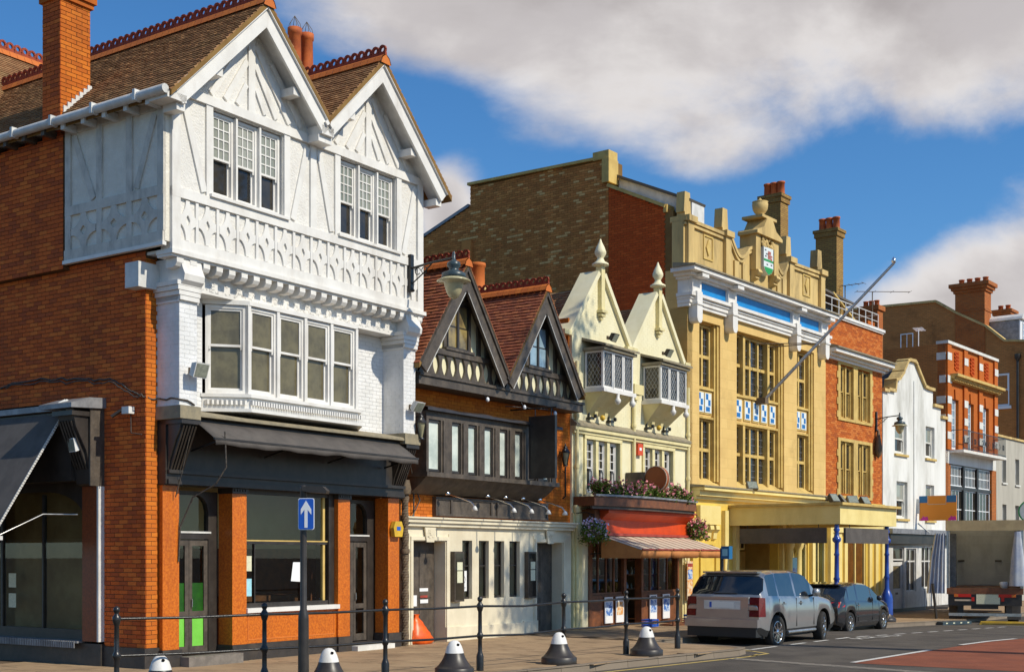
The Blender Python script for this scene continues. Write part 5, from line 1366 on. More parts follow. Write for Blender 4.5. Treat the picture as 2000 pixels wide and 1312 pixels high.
# centre aedicule with shield and urn
b = MB()
for x in (4.35, 5.65): b.box(x - .16, x + .16, -.12, .11, 11.2, 12.42)
b.prism([(4.10, 12.35), (5.90, 12.35), (5.90, 12.45), (5.45, 12.62), (5.20, 12.95), (4.80, 12.95), (4.55, 12.62), (4.10, 12.45)], 'y', -.22, .50)
b.box(4.48, 5.52, -.20, .55, 12.95, 13.04).build('aedicule', 'stone_weathered', H4)
for x in (4.35, 5.65):
    b = MB(); b.prism([(.10, 11.2), (-.18, 11.2), (-.22, 11.10), (-.14, 11.02), (-.06, 11.0), (-.10, 10.92), (.10, 10.85)], 'x', x - .13, x + .13); b.build('scroll', 'stone_weathered', H4)
b = MB(); rgc = random.Random(8)
for i in range(30):
    a = rgc.uniform(-.42, .42); r_ = rgc.uniform(.04, .10); z = 12.0 + rgc.random() * .5 * (1 - abs(a)); b.lathe(5.0 + a, -.10, [(r_ * .4, z - r_), (r_, z), (r_ * .5, z + r_), (.005, z + r_ * 1.3)], 6)
b.build('carved_crest', 'stone_weathered', H4)
sh = MB(); sh.prism([(4.66, 12.02), (5.34, 12.02), (5.34, 11.36), (5.22, 11.22), (5.0, 11.12), (4.78, 11.22), (4.66, 11.36)], 'y', -.16, .08); sho = sh.build('shield', 'tile_white', H4)
MB().box(4.665, 5.335, -.166, -.161, 11.56, 11.63).build('shield_band', 'shield_green', sho)
b = MB(); b.prism([(4.68, 11.37), (5.32, 11.37), (5.22, 11.23), (5.0, 11.13), (4.78, 11.23)], 'y', -.166, -.161); b.build('shield_base', 'shield_green', sho)
b = MB()
for x, z, w_, h in ((5.06, 11.86, .10, .10), (5.10, 11.76, .16, .06), (5.04, 11.70, .10, .10), (5.20, 11.66, .05, .08), (4.98, 11.82, .05, .04)): b.box(x - w_, x + w_, -.168, -.1615, z - h * .5, z + h * .5)
b.build('shield_beast', 'shield_red', sho)
b = MB()
for x, z in ((4.78, 11.92), (4.86, 11.80), (4.80, 11.72), (5.2, 11.48), (4.9, 11.46)): b.box(x - .05, x + .05, -.167, -.1615, z - .02, z + .02)
b.build('shield_mark', 'print_ink', sho)
MB().lathe(5.0, .15, [(.22, 13.04), (.22, 13.08), (.11, 13.11), (.10, 13.15), (.18, 13.22), (.25, 13.34), (.27, 13.50), (.24, 13.55), (.27, 13.58), (.18, 13.60), (.08, 13.62), (.04, 13.68), (.01, 13.72)], 14).build('urn', 'stone_weathered', H4)
# flank: stone return, red brick, then the big brown wall of the auditorium
FL = plane_tf((0, 0, 0), (0, -1, 0))     # x = -(distance back)
MB(FL).box(-.76, 0, .0, .3, 3.9, 10.5).build('stone_return', 'stone', H4)
MB(FL).box(-.78, -.12, .02, .3, 10.5, 11.93).build('parapet_return', 'stone_weathered', H4)
RPOLY = [(-2.82, 5), (-.76, 5), (-.76, 12.42), (-2.82, 13.42)]
BPOLY = [(-13.5, 5), (-2.83, 5), (-2.83, 14.30), (-8.45, 14.42), (-8.45, 13.75), (-13.5, 12.0)]
b = MB(FL); b.prism([(-13.5, 0), (-.5, 0), (-.5, 12.3), (-2.82, 13.42), (-2.83, 14.30), (-8.45, 14.42), (-8.45, 13.75), (-13.5, 12.0)], 'y', .012, .8); b.build('flank_wall', 'mortar_brown', H4)
pieces(H4, 'red_brick', 'brick_deepred', (0, 0, 0), (0, -1, 0), (0, 0, 1), RPOLY, .225, .075, .010, .004)
pieces(H4, 'brown_brick', 'brick_brown', (0, 0, 0), (0, -1, 0), (0, 0, 1), BPOLY, .225, .075, .010, .003, jit=.003)
b = MB(FL); b.bar((-2.9, .2, 14.36), (-8.5, .2, 14.50), .62, .09); b.box(-3.35, -2.75, -.10, .4, 14.30, 14.56).box(-2.98, -2.72, -.14, .4, 13.55, 14.30).build('coping', 'stone_trim', H4)
b = MB(FL); b.bar((-2.80, .15, 13.46), (-.72, .15, 12.46), .55, .10); b.build('sloping_coping', 'stone_trim', H4)
b = MB(FL); b.prism([(-2.73, 13.3), (-.1, 12.0), (-.1, 12.58), (-2.73, 13.78)], 'y', .45, 1.2); b.build('roof_fascia', 'white_grey', H4)
MB(FL).bar((-2.73, .8, 13.83), (-.1, .8, 12.63), .95, .08).build('roof_verge', 'slate', H4)
MB(FL).bar((-8.5, .3, 13.80), (-13.5, .3, 12.05), .7, .10).build('verge_coping', 'lead', H4)
MB(FL).box(-.80, -.68, -.06, .4, 12.28, 12.52).build('coping_stop', 'stone_trim', H4)
b = MB(FL).box(-8.75, -8.35, -.10, .0, 5, 12.6).build('flank_buttress', 'brick_brown', H4)
MB(FL).box(-13.5, -2.9, .9, 9.0, 0, 11.9).build('auditorium', 'mortar_brown', H4)
MB().box(.4, BW - .05, .60, 3.0, 3.0, 10.6).build('core_wall', 'dark', H4)
# ledge over the ground floor, yellow ground storey
b = MB(); b.prism([(-.62, 3.96), (-.62, 4.0), (0, 4.06), (0.1, 3.96)], 'x', -.05, BW + .02); b.build('ledge_lead', 'lead_old', H4)
for z0, z1, p in ((3.86, 3.955, .58), (3.70, 3.86, .42), (3.60, 3.70, .30)): MB().box(.02, BW - .02, -p, .1, z0, z1 - .003).build('ledge_cornice', 'yellow_pale', H4)
MB().wall(.0, BW, -.35, 3.6, -.20, .30, [(2.70, 5.60, -.5, 2.95), (6.9, 7.9, .1, 2.35), (8.35, 9.45, .1, 2.55)]).build('ground_wall', 'yellow', H4)
b = MB().box(.20, 1.45, -.34, -.203, 2.85, 3.42).build('corner_block', 'yellow_pale', H4)
b = MB()
for k in range(3): b.prism([(-.203, 2.84 - .02), (-.38, 2.84 - .02), (-.40, 2.70), (-.30, 2.60), (-.28, 2.42), (-.203, 2.38)], 'x', .36 + k * .36, .58 + k * .36)
b.build('block_corbel', 'yellow_pale', H4)
b = MB()
for (x0, x1) in ((.35, .50), (1.30, 1.45)): b.box(x0, x1, -.26, -.203, .2, 2.0)
pts = [(.35, 2.0)] + [(.90 - .55 * math.cos(math.pi * i / 10), 2.0 + .30 * math.sin(math.pi * i / 10)) for i in range(11)]
for i in range(len(pts) - 1): b.bar((pts[i][0], -.23, pts[i][1]), (pts[i + 1][0], -.23, pts[i + 1][1]), .06, .10, (0, 0, 1))
b.build('blind_arch', 'yellow', H4)
for x in (1.75, 2.45, 5.70, 6.35, 6.75, 8.02, 9.5): MB().box(x, x + .22, -.33, -.203, -.35, 3.3).build('pilaster', 'yellow_pale', H4)
for x in (5.75, 6.45): MB().lathe(x + .22, -.42, [(.17, -.3), (.17, .0), (.12, .05), (.12, 2.1), (.18, 2.2), (.2, 2.4)], 12).build('column', 'yellow_pale', H4)
# entrance lobby
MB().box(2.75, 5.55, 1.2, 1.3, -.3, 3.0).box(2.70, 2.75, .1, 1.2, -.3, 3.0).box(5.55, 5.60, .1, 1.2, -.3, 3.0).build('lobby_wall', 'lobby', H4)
for k in range(4):
    x = 2.80 + k * .68
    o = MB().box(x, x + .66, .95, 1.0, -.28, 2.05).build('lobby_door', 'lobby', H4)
    MB().box(x + .10, x + .56, .93, .948, .9, 1.9).box(x + .10, x + .56, .93, .948, -.1, .75).build('door_panel', 'lobby', o)
    o2 = MB().box(x + .04, x + .62, .96, 1.0, 2.10, 2.16).box(x + .04, x + .62, .96, 1.0, 2.55, 2.6).box(x + .04, x + .08, .96, 1.0, 2.16, 2.55).box(x + .58, x + .62, .96, 1.0, 2.16, 2.55).box(x + .31, x + .35, .96, 1.0, 2.16, 2.55).build('fanlight', 'yellow_pale', H4)
    MB().box(x + .08, x + .58, .975, .98, 2.16, 2.55).build('pane', 'pane_dark', o2)
for a, c, z0, z1 in ((6.9, 7.9, .1, 2.35), (8.35, 9.45, .1, 2.55)):
    o = MB().box(a, a + .06, -.14, -.05, z0, z1).box(c - .06, c, -.14, -.05, z0, z1).box((a + c) / 2 - .025, (a + c) / 2 + .025, -.13, -.06, z0, z1).box(a + .06, c - .06, -.13, -.06, z1 - .06, z1).box(a + .06, c - .06, -.13, -.06, z0, z0 + .08).build('shop_window', 'yellow_pale', H4)
    MB().box(a + .06, c - .06, -.095, -.09, z0 + .08, z1 - .06).build('pane', 'glass', o)
    MB().box(a + .1, c - .1, .2, .24, 1.2, z1 - .1).build('window_poster', 'print_blue', o)
    MB().box(a + .1, c - .1, .22, .26, z0 + .1, 1.15).build('window_display', 'pane_amber', o)
# canopy on two posts, hanging boards, bulbs
CX0, CX1, CY = 2.25, 6.62, -3.85
b = MB().box(CX0, CX0 + .08, CY, -.2, 2.84, 3.40).box(CX0 + .08, CX1, CY, CY + .08, 2.84, 3.40).box(CX1 - .08, CX1, CY + .08, -.2, 2.84, 3.40)
cn = b.build('canopy', 'yellow_pale', H4)
MB().box(CX0 - .10, CX1 + .12, CY - .12, -.2, 3.403, 3.48).build('canopy_cap', 'stone_trim', cn)
MB().box(CX0 + .08, CX1 - .08, CY + .08, -.2, 3.2, 3.25).build('canopy_ceiling', 'yellow_pale', cn)
MB().box(2.7, 5.6, .1, 1.2, 2.96, 3.0).build('lobby_ceiling', 'yellow_pale', H4)
q = MB()
for i in range(14): q.bar((CX0 + .1, -.5 - i * .24, 2.87), (CX0 + .5, -.5 - i * .24, 2.87), .05, .05)
for i in range(14): q.bar((CX0 + .5 + i * .28, CY + .1, 2.87), (CX0 + .5 + i * .28, CY + .5, 2.87), .05, .05)
q.build('canopy_bulb', 'yellow_pale', cn)
for x in (CX0 + .12, CX1 - .40):
    MB().lathe(x, CY + .16, [(.19, -.34), (.195, .52), (.17, .66), (.12, .76), (.08, .86), (.075, 1.12), (.075, 1.18), (.10, 1.22), (.07, 1.28), (.062, 1.9), (.085, 1.94), (.06, 2.0), (.06, 2.28), (.12, 2.34), (.13, 2.42), (.08, 2.46), (.06, 2.6), (.10, 2.68), (.07, 2.72), (.06, 2.9), (.12, 2.96), (.05, 3.2)], 16).build('canopy_post', 'blue_post', cn)
MB().box(CX0 + .02, CX0 + .09, CY + .45, -.55, 2.28, 2.74).build('hanging_board', 'canvas_dark', cn)
MB().box(CX0 + .45, CX1 - .6, CY + .02, CY + .09, 2.28, 2.74).build('hanging_board', 'canvas_dark', cn)
for p in ((CX0 + .05, -.8), (CX0 + .05, CY + .7), (CX0 + .8, CY + .05), (CX1 - .9, CY + .05)): MB().tube([(p[0], p[1], 2.74), (p[0], p[1], 2.86)], .012, 5).build('board_hanger', 'black_iron', cn)
# flagpole
fp = MB().tube([(4.80, -.12, 7.02), (6.40, -3.85, 11.25)], [.06, .042], 10)
fpo = fp.build('flagpole', 'steel', H4)
p1 = Vector((6.40, -3.85, 11.25))
MB().lathe(p1.x, p1.y, [(.02, p1.z - .02), (.06, p1.z + .02), (.08, p1.z + .08), (.06, p1.z + .14), (.02, p1.z + .2)], 10).build('flagpole_ball', 'chrome', fpo)
b = MB(); mid = Vector((4.8, -.12, 7.02)).lerp(p1, .42)
for x in (4.35, 5.25): b.tube([mid, (x, -.02, 8.80)], .018, 5)
b.build('flagpole_stay', 'rust', fpo)
MB().box(4.68, 4.92, -.2, .2, 6.88, 7.08).build('flagpole_bracket', 'rust', fpo)
# stack on the theatre's far side
def stack3(par, x0, x1, y0, y1, zb, zt, n, m='brick_brown', pr=.13, ph=.55, along='y'):
    s_ = MB().box(x0, x1, y0, y1, zb, zt - .3).box(x0 - .05, x1 + .05, y0 - .05, y1 + .05, zt - .3, zt - .12).box(x0 - .09, x1 + .09, y0 - .09, y1 + .09, zt - .12, zt).build('chimney_stack', m, par)
    for k in range(n):
        t = (k + .5) / n
        if along == 'y': chimney_pot(s_, (x0 + x1) / 2, y0 + (y1 - y0) * t, zt, pr, ph)
        else: chimney_pot(s_, x0 + (x1 - x0) * t, (y0 + y1) / 2, zt, pr, ph)
    return s_
M['brickwork_brown'] = brick_mat('brickwork_brown', ((.58, .24, .07), (.46, .19, .055), (.40, .165, .05)), (.32, .16, .06), dirt=((.05, .032, .016), .5, .7))
M['brickwork_red'] = brick_mat('brickwork_red', ((.52, .15, .03), (.40, .11, .025), (.36, .10, .026)), (.26, .14, .06), dirt=((.07, .035, .018), .5, .8))
M['brickwork_orange'] = brick_mat('brickwork_orange', ((.55, .135, .012), (.48, .11, .012), (.42, .10, .012)), (.38, .12, .03), bump=.3)
M['brickwork_yellow'] = brick_mat('brickwork_yellow', ((.42, .26, .07), (.30, .17, .05), (.25, .14, .042)), (.17, .11, .05), dirt=((.07, .05, .025), .4, .8))
stack3(H4, 9.35, 9.98, 1.55, 2.35, 10, 15.1, 3, 'brickwork_yellow', .14, .5)

# ============================================================ 5  the narrow red brick house
H5 = thing('red_brick_house', 'narrow red brick house with stone framed window pairs and a railed roof', 'house', (*wB(9.82, 0).xy, 0), B_R)
w5 = 5.24
def cx5(v): return v - 9.82
WB5 = [(1.10, 4.10, 6.9, 9.02), (1.10, 4.10, 4.05, 6.25)]
MB().wall(0, w5, -.4, 10.62, .02, .4, [(1.2, 4.0, 4.2, 6.12), (1.2, 4.0, 7.0, 8.9)]).build('front_wall', 'mortar_orange', H5)
pieces(H5, 'brick', 'brick_house', (0, .02, 3.4), (1, 0, 0), (0, 0, 1), [(0, 0), (w5, 0), (w5, 7.2), (0, 7.2)], .225, .075, .009, .006, holes=[(1.0, 4.2, .62, 2.85), (1.0, 4.2, 3.48, 5.62)])
for zi, (z0, z1) in enumerate(((4.12, 6.12), (6.98, 8.94))):
    o = MB().box(1.02, 1.22, -.03, .3, z0 - .1, z1 + .12).box(3.98, 4.18, -.03, .3, z0 - .1, z1 + .12).box(2.40, 2.80, -.028, .3, z0, z1).box(1.22, 3.98, -.029, .3, z1, z1 + .12).box(1.22, 3.98, -.029, .3, z0 - .1, z0).build('stone_surround', 'stone_trim', H5)
    k = z0
    q = MB()
    while k < z1 - .2: q.box(.93, 1.017, -.026, .1, k, k + .24).box(4.183, 4.27, -.026, .1, k, k + .24); k += .48
    q.build('quoin', 'stone_trim', H5)
    for a, c in ((1.24, 2.38), (2.82, 3.96)):
        m_ = (a + c) / 2
        for p, r_ in ((a, m_ - .05), (m_ + .05, c)):
            sash(H5, p, r_, z0, z1, .09, 'stone_trim', 'pane_dark', fw=.05, mid=z0 + (z1 - z0) * .5, horns=False)
        MB().box(m_ - .05, m_ + .05, .03, .2, z0, z1).build('stone_mullion', 'stone_trim', H5)
for z0, z1, p in ((9.02, 9.12, .10), (9.12, 9.22, .22), (9.22, 9.36, .42)): MB().box(-.02 if p < .2 else -.05, w5 + p * .5, -p, .1, z0, z1 - .003).build('cornice', 'white', H5)
b = MB(); b.prism([(-.50, 9.36), (-.50, 9.41), (.03, 9.58), (.03, 9.36)], 'x', -.05, w5 + .25); b.build('cornice_lead', 'lead_old', H5)
MB().box(-.0, w5 + .08, -.09, .45, 10.62, 10.72).box(0, w5 + .04, -.05, .45, 10.56, 10.617).build('parapet_coping', 'white', H5)
r_ = MB()
for k in range(9): x = .15 + k * .62; r_.tube([(x, .12, 10.72), (x, .12, 11.32)], .018, 5)
r_.tube([(.15, .12, 11.32), (5.11, .12, 11.32), (5.11, 1.6, 11.32)], .022, 6).tube([(.15, .12, 11.05), (5.11, .12, 11.05)], .015, 5)
r_.build('roof_railing', 'alu_white', H5)
b = MB().box(.5, 4.4, 1.6, 4, 10.3, 11.85).build('roof_cabin', 'slate', H5)
for k in range(4): MB().box(.7 + k * .92, 1.45 + k * .92, 1.56, 1.598, 10.7, 11.5).build('cabin_window', 'pane_sky', b)
MB().bar((.3, 1.3, 11.95), (4.6, 1.3, 11.75), .9, .08).build('cabin_roof', 'slate', H5)
b = MB(); b.bar((2.6, .9, 11.9), (4.6, .5, 10.6), .10, .06); b.bar((2.9, .9, 11.9), (3.7, .9, 10.6), .06, .06); b.build('roof_prop', 'stone_trim', H5)
MB().box(4.55, 5.2, .3, .8, 10.6, 11.05).build('party_pier', 'brickwork_orange', H5)
MB().box(0, w5, .5, 8, -.4, 10.3).build('core_wall', 'brickwork_brown', H5)
stack3(H5, 4.15, 4.78, 1.42, 2.30, 10, 14.75, 3, 'brickwork_yellow', .14, .5)
MB().wall(0, w5, -.4, 3.9, -.10, .1, [(1.60, 3.40, .25, 2.55)]).build('shop_front', 'yellow', H5)
for x in (.15, .75, 1.25, 3.55, 4.15, 4.8): MB().box(x, x + .26, -.18, -.102, -.4, 2.74).build('shop_pilaster', 'yellow_pale', H5)
o = MB().box(1.60, 1.68, -.06, .04, .25, 2.55).box(3.32, 3.40, -.06, .04, .25, 2.55).box(2.46, 2.54, -.05, .03, .25, 2.55).box(1.68, 3.32, -.05, .03, 2.48, 2.55).box(1.68, 3.32, -.05, .03, .25, .34).build('shop_window', 'yellow_pale', H5)
MB().box(1.68, 3.32, -.01, -.005, .34, 2.48).build('pane', 'glass', o)
MB().box(1.5, 3.5, .42, .46, .2, 2.6).build('room_back', 'room', H5)
MB().box(1.72, 2.42, .1, .13, 1.35, 2.4).box(2.6, 3.25, .1, .13, 1.45, 2.4).build('window_poster', 'print_blue', H5)
MB().box(1.75, 3.25, .15, .35, .4, 1.1).build('window_display', 'pane_amber', H5)
MB().box(-.0, w5, -.25, -.1, 2.75, 3.35).box(0, w5, -.45, -.1, 3.35, 3.45).build('shop_fascia', 'yellow_pale', H5)

# ============================================================ 6  the white house with a curved gable
H6 = thing('white_house', 'white rendered house with a stepped curving gable and a small pale shop', 'house', (*wB(15.10, 0).xy, 0), B_R)
w6 = 7.08
def Z6(*l): return l
gab = [(0, 7.9), (.0, 8.35), (.45, 8.35), (.45, 8.42), (1.15, 8.42), (1.2, 8.85), (1.65, 8.98), (2.05, 9.3), (2.45, 9.76), (2.65, 9.84), (3.3, 9.86), (3.5, 9.74), (4.42, 8.95), (4.85, 8.9), (5.5, 8.9), (5.5, 8.25), (6.45, 8.25), (6.45, 7.82), (7.05, 7.82)]
WH6 = [(1.25, 2.50, 6.0, 7.25), (4.66, 5.70, 6.02, 7.36), (1.42, 2.60, 3.40, 4.9), (4.66, 5.66, 3.4, 4.9)]
MB().wall(0, 7.05, 2.9, 7.82, 0, .35, WH6).build('front_wall', 'white_render', H6)
b = MB(); b.prism([(0, 7.82)] + gab + [(7.05, 7.82)], 'y', 0, .35); b.build('gable_wall', 'white_render', H6)
b = MB()
for i in range(1, len(gab) - 1):
    p, q = gab[i], gab[i + 1]
    if abs(p[0] - q[0]) > .01: b.bar((p[0] - .03, .15, p[1] + .06), (q[0] + .03, .15, q[1] + .06), .52, .12, (0, 0, 1))
b.build('gable_coping', 'stone_weathered', H6)
for a, c, z0, z1 in WH6:
    sash(H6, a, c, z0, z1, .12, 'stone_white', 'pane_pale', 'pane_dark', fw=.07)
    MB().box(a - .08, c + .08, -.08, .1, z0 - .09, z0 - .003).build('window_sill', 'stone_trim', H6)
MB().box(3.25, 3.31, -.03, -.002, 3, 9.1).build('rainwater_pipe', 'white_grey', H6)
MB().box(0.02, 7.0, .36, 7.5, -.4, 7.8).build('core_wall', 'dark', H6)
b = MB(); b.prism([(.3, 7.7), (3.4, 9.75), (6.6, 7.7)], 'y', .36, 7.5); b.build('roof', 'slate', H6)
pieces(H6, 'slate', 'slate', (.30, 7.5, 7.71), (0, -1, 0), Vector((3.1, 0, 2.05)).normalized(), [(0, 0), (7.1, 0), (7.1, 3.6), (0, 3.6)], .30, .22, .008, .015, .004)
# pale shop
b = MB().wall(0, 7.05, -.4, 2.9, -.12, .3, [(.75, 1.95, -.3, 2.25), (2.15, 3.25, .45, 2.2), (3.85, 6.4, .55, 2.3)]); b.build('shop_front', 'white_grey', H6)
MB().box(.02, 7.03, -.30, -.122, 2.38, 2.75).build('shop_fascia', 'black', H6)
MB().box(0, 7.05, -.40, 0, 2.78, 2.98).build('shop_cornice', 'lead', H6)
fr = MB()
for a, c, z0, z1, n, tz in ((2.15, 3.25, .45, 2.2, 2, 1.68), (3.85, 6.4, .55, 2.3, 5, 1.68), (.75, 1.95, 1.72, 2.25, 1, None)):
    for i in range(n + 1): x = a + (c - a) * i / n; fr.box(x - .035, x + .035, -.06, .02, z0, z1)
    fr.box(a, c, -.055, .015, z1 - .06, z1).box(a, c, -.055, .015, z0, z0 + .06)
    if tz: fr.box(a, c, -.058, .018, tz - .03, tz + .03)
sf = fr.build('shop_window', 'white_grey', H6)
for a, c, z0, z1 in ((2.15, 3.25, .45, 2.2), (3.85, 6.4, .55, 2.3), (.75, 1.95, 1.72, 2.25)): MB().box(a, c, -.02, -.015, z0, z1).build('pane', 'pane_dark', sf)
o = MB().box(.78, .92, -.04, .02, -.34, 1.66).box(1.74, 1.92, -.04, .02, -.34, 1.66).box(.92, 1.74, -.04, .02, 1.5, 1.66).box(.92, 1.74, -.04, .02, -.34, .6).build('shop_door', 'white_grey', H6)
MB().box(.92, 1.74, -.01, -.005, .6, 1.5).build('pane', 'pane_amber', o)
MB().box(1.2, 1.46, -.046, -.041, .36, .44).build('letter_slot', 'black', o)
q = MB()
for k in range(9): q.box(3.9 + k * .28, 3.92 + k * .28, -.135, -.121, -.2, .5)
q.build('riser_board', 'white_grey', H6)
MB().box(0, 7.05, -.16, -.122, -.45, -.2).build('plinth', 'plinth', H6)

# ============================================================ 7  the banded orange house with a balcony
H7 = thing('banded_house', 'orange brick house with white bands, ornament panels and an iron balcony', 'house', (*wB(22.2, 0).xy, 0), B_R)
w7 = 6.9
FW = [(.68, 1.62), (2.70, 3.66), (4.76, 5.80)]
MB().wall(.0, w7, 6.55, 11.2, 0, .4, [(a, c, 6.6, 8.82) for a, c in FW]).build('front_wall', 'brickwork_orange', H7)
MB().box(-.0, w7, .41, 9, -.5, 11.0).build('core_wall', 'brickwork_brown', H7)
SD = plane_tf((0, 0, 0), (0, -1, 0))
MB(SD).box(-9, -.36, -.02, .3, -.4, 11.15).build('side_wall', 'brickwork_brown', H7)
MB(SD).box(-.36, 0, -.025, .3, 3, 11.15).build('side_return', 'brickwork_red', H7)
pl = (0, 2.15, 4.20, 6.42)
for i, x in enumerate(pl): MB().box(x, x + .48, -.08, -.002, 6.55, 11.15).build('pilaster', 'brickwork_orange', H7)
for z in (10.45, 9.45, 8.55, 7.75, 7.0):
    for i, x in enumerate(pl):
        h = .32
        if z == 9.45 and i: continue
        MB().box(x - .01 if i else -.03, x + .49, -.10, -.082, z, z + h).build('white_band', 'stone_white', H7)
    MB(SD).box(-.40 if z in (10.45, 8.55, 7.0) else -.28, .0, -.045, -.026, z, z + .32).build('white_band', 'stone_white', H7)
for z0, z1, p in ((9.55, 9.66, .14), (9.66, 9.74, .28), (9.74, 9.86, .42)): MB().box(.30, w7 + .05, -p, .0, z0, z1 - .003).build('cornice', 'stone_trim', H7)
q = MB()
for k in range(30): q.box(.4 + k * .215, .5 + k * .215, -.26, -.14, 9.57, 9.655)
q.build('cornice_dentil', 'stone_trim', H7)
MB().box(-.05, w7 + .02, -.12, .42, 11.15, 11.28).build('parapet_coping', 'stone_white', H7)
rgp = random.Random(4)
for xc in (1.30, 3.38, 5.40):
    q = MB()
    for sg in (-1, 1):
        for k in range(5):
            z = 10.12 + k * .16; x = xc + sg * .26
            q.bar((xc + sg * .05, -.03, z), (x, -.03, z + .09), .05, .05); q.bar((x, -.03, z + .09), (x - sg * .12, -.03, z + .15), .05, .05); q.bar((x - sg * .12, -.03, z + .15), (x - sg * .05, -.03, z + .04), .05, .05)
    q.bar((xc, -.03, 10.1), (xc, -.03, 10.9), .05, .05); q.build('ornament_panel', 'brick_deepred', H7)
for a, c in FW:
    o = casement(H7, a, c, 6.62, 8.80, .14, 'sign_white', 'pane_sky', 3, 6, .10, .06, .03)
    q = MB(); q.prism([((a + c) / 2 - .09, 8.83), ((a + c) / 2 + .09, 8.83), ((a + c) / 2 + .14, 9.25), ((a + c) / 2 - .14, 9.25)], 'y', -.06, -.002); q.build('keystone', 'brickwork_orange', H7)
MB().box(.45, 6.45, -.62, 0, 6.42, 6.54).build('balcony_slab', 'stone_white', H7)
q = MB()
for k in range(41):
    x = .48 + k * .148; q.bar((x, -.58, 6.56), (x, -.58, 7.38), .016, .016)
for k in range(12):
    x = .6 + k * .5
    for i in range(6):
        t0, t1 = math.pi * i / 3, math.pi * (i + 1) / 3
        q.bar((x + .1 * math.cos(t0), -.58, 6.97 + .14 * math.sin(t0)), (x + .1 * math.cos(t1), -.58, 6.97 + .14 * math.sin(t1)), .018, .018, (0, 1, 0))
q.bar((.46, -.58, 7.40), (6.44, -.58, 7.40), .035, .03); q.bar((.46, -.58, 6.60), (6.44, -.58, 6.60), .03, .03); q.bar((.47, -.58, 7.4), (.47, 0, 7.4), .03, .03); q.bar((6.43, -.58, 7.4), (6.43, 0, 7.4), .03, .03)
q.build('balcony_railing', 'black_iron', H7)
MB().box(.0, w7, .0, .4, 5.95, 6.55).build('render_band', 'white_render', H7)
MB().box(0, .58, 0, .4, -.4, 5.95).build('side_pier', 'brickwork_red', H7)
MB().box(6.25, w7, 0, .4, -.4, 5.95).build('side_pier', 'brickwork_red', H7)
for zi, (z0, z1) in enumerate(((5.0, 5.92), (3.1, 4.85), (-.3, 2.9))):
    for k in range(3):
        a = .60 + k * 1.88
        if z0 < 0: MB().box(a, a + 1.86, .1, .14, z0, z1).build('shop_pane', 'pane_dark', H7); continue
        casement(H7, a, a + 1.86, z0, z1, .10, 'sign_white' if 1 else 'black', 'pane_dark', 9 if zi == 0 else 4, 2, .05, .06, .035)
for z in (5.92, 4.85, 2.9): MB().box(.58, 6.25, .03, .18, z + .004, z + (.03 if z > 5 else .145)).build('window_beam', 'black', H7)
for x in (2.43, 4.31): MB().box(x - .09, x + .09, .02, .2, 3.1, 5.9).build('window_post', 'black', H7)

# ============================================================ 8  grey rendered house and the tall brick block behind
H8 = thing('grey_house', 'low grey rendered house with narrow windows at the end of the row', 'house', (*wB(29.12, 0).xy, 0), B_R)
W8 = [(.86, 1.50, 5.45, 6.72), (2.95, 3.60, 5.42, 6.70), (.92, 1.55, 3.2, 4.4), (2.95, 3.6, 3.2, 4.4), (5.0, 5.65, 5.4, 6.7), (5.0, 5.65, 3.2, 4.4)]
MB().wall(0, 7.2, -.5, 7.62, 0, .35, W8).build('front_wall', 'grey_render', H8)
for a, c, z0, z1 in W8:
    sash(H8, a, c, z0, z1, .16, 'white_grey', 'pane_dark', fw=.05)
    MB().box(a - .06, c + .06, -.07, .1, z0 - .08, z0 - .003).build('window_sill', 'stone_white', H8)
MB().box(-.02, 7.2, -.08, .45, 7.62, 7.72).build('parapet_coping', 'stone_weathered', H8)
MB().box(.0, 7.2, .36, 8, -.5, 7.5).build('core_wall', 'grey_render', H8)
MB().lathe(2.3, -.2, [(.02, 5.6), (.05, 5.65), (.05, 6.0), (.02, 6.1)], 6).build('wall_bracket', 'black', H8) if 0 else None

H9 = thing('brick_block', 'tall brown brick building with a big chimney and dormers behind the row', 'building', (*wB(36.5, 0).xy, 0), B_R)
S9 = plane_tf((0, 0, 0), (0, -1, 0))
POL = [(-20, -1), (-.0, -1), (.0, 13.1), (-1.85, 13.30), (-2.85, 14.2), (-4.45, 15.1), (-5.55, 15.85), (-20, 16.2)]
b = MB(S9); b.prism(POL, 'y', .0, .5); b.build('gable_wall', 'brickwork_brown', H9)
b = MB(S9)
for i in range(2, 7): p, q = POL[i], POL[i + 1]; b.bar((p[0], .2, p[1] + .05), (q[0], .2, q[1] + .05), .6, .12)
b.build('gable_coping', 'stone_weathered', H9)
st9 = MB(S9).box(-4.48, -2.89, -.06, 1.0, 12.6, 16.15).box(-4.56, -2.81, -.13, 1.07, 16.153, 16.30).box(-4.66, -2.71, -.22, 1.16, 16.303, 16.45).box(-4.76, -2.61, -.30, 1.24, 16.453, 16.65).box(-4.52, -2.85, -.09, 1.03, 15.1, 15.17).build('chimney_stack', 'brickwork_red', H9)
for k in range(4): chimney_pot(st9, .45, 3.0 + k * .43, 16.65, .15, .32)
casement(H9, -7.55, -6.82, 12.6, 14.3, -.03, 'sign_white', 'pane_sky', 2, 1, .05, .06, .04, tf=S9)
sash(H9, -2.30, -1.62, 9.9, 11.6, -.03, 'sign_white', 'pane_pale', tf=S9)
MB(S9).box(-2.42, -1.5, -.12, .05, 9.72, 9.88).build('window_sill', 'sign_white', H9)
MB(S9).tube([(-1.15, -.12, 5), (-1.15, -.12, 12.3)], .07, 8).lathe(-1.15, -.14, [(.08, 12.2), (.16, 12.35), (.16, 12.55)], 8).build('rainwater_pipe', 'black', H9)
MB().box(.5, 22, 0, 14, -1, 12.9).build('core_wall', 'brickwork_brown', H9)
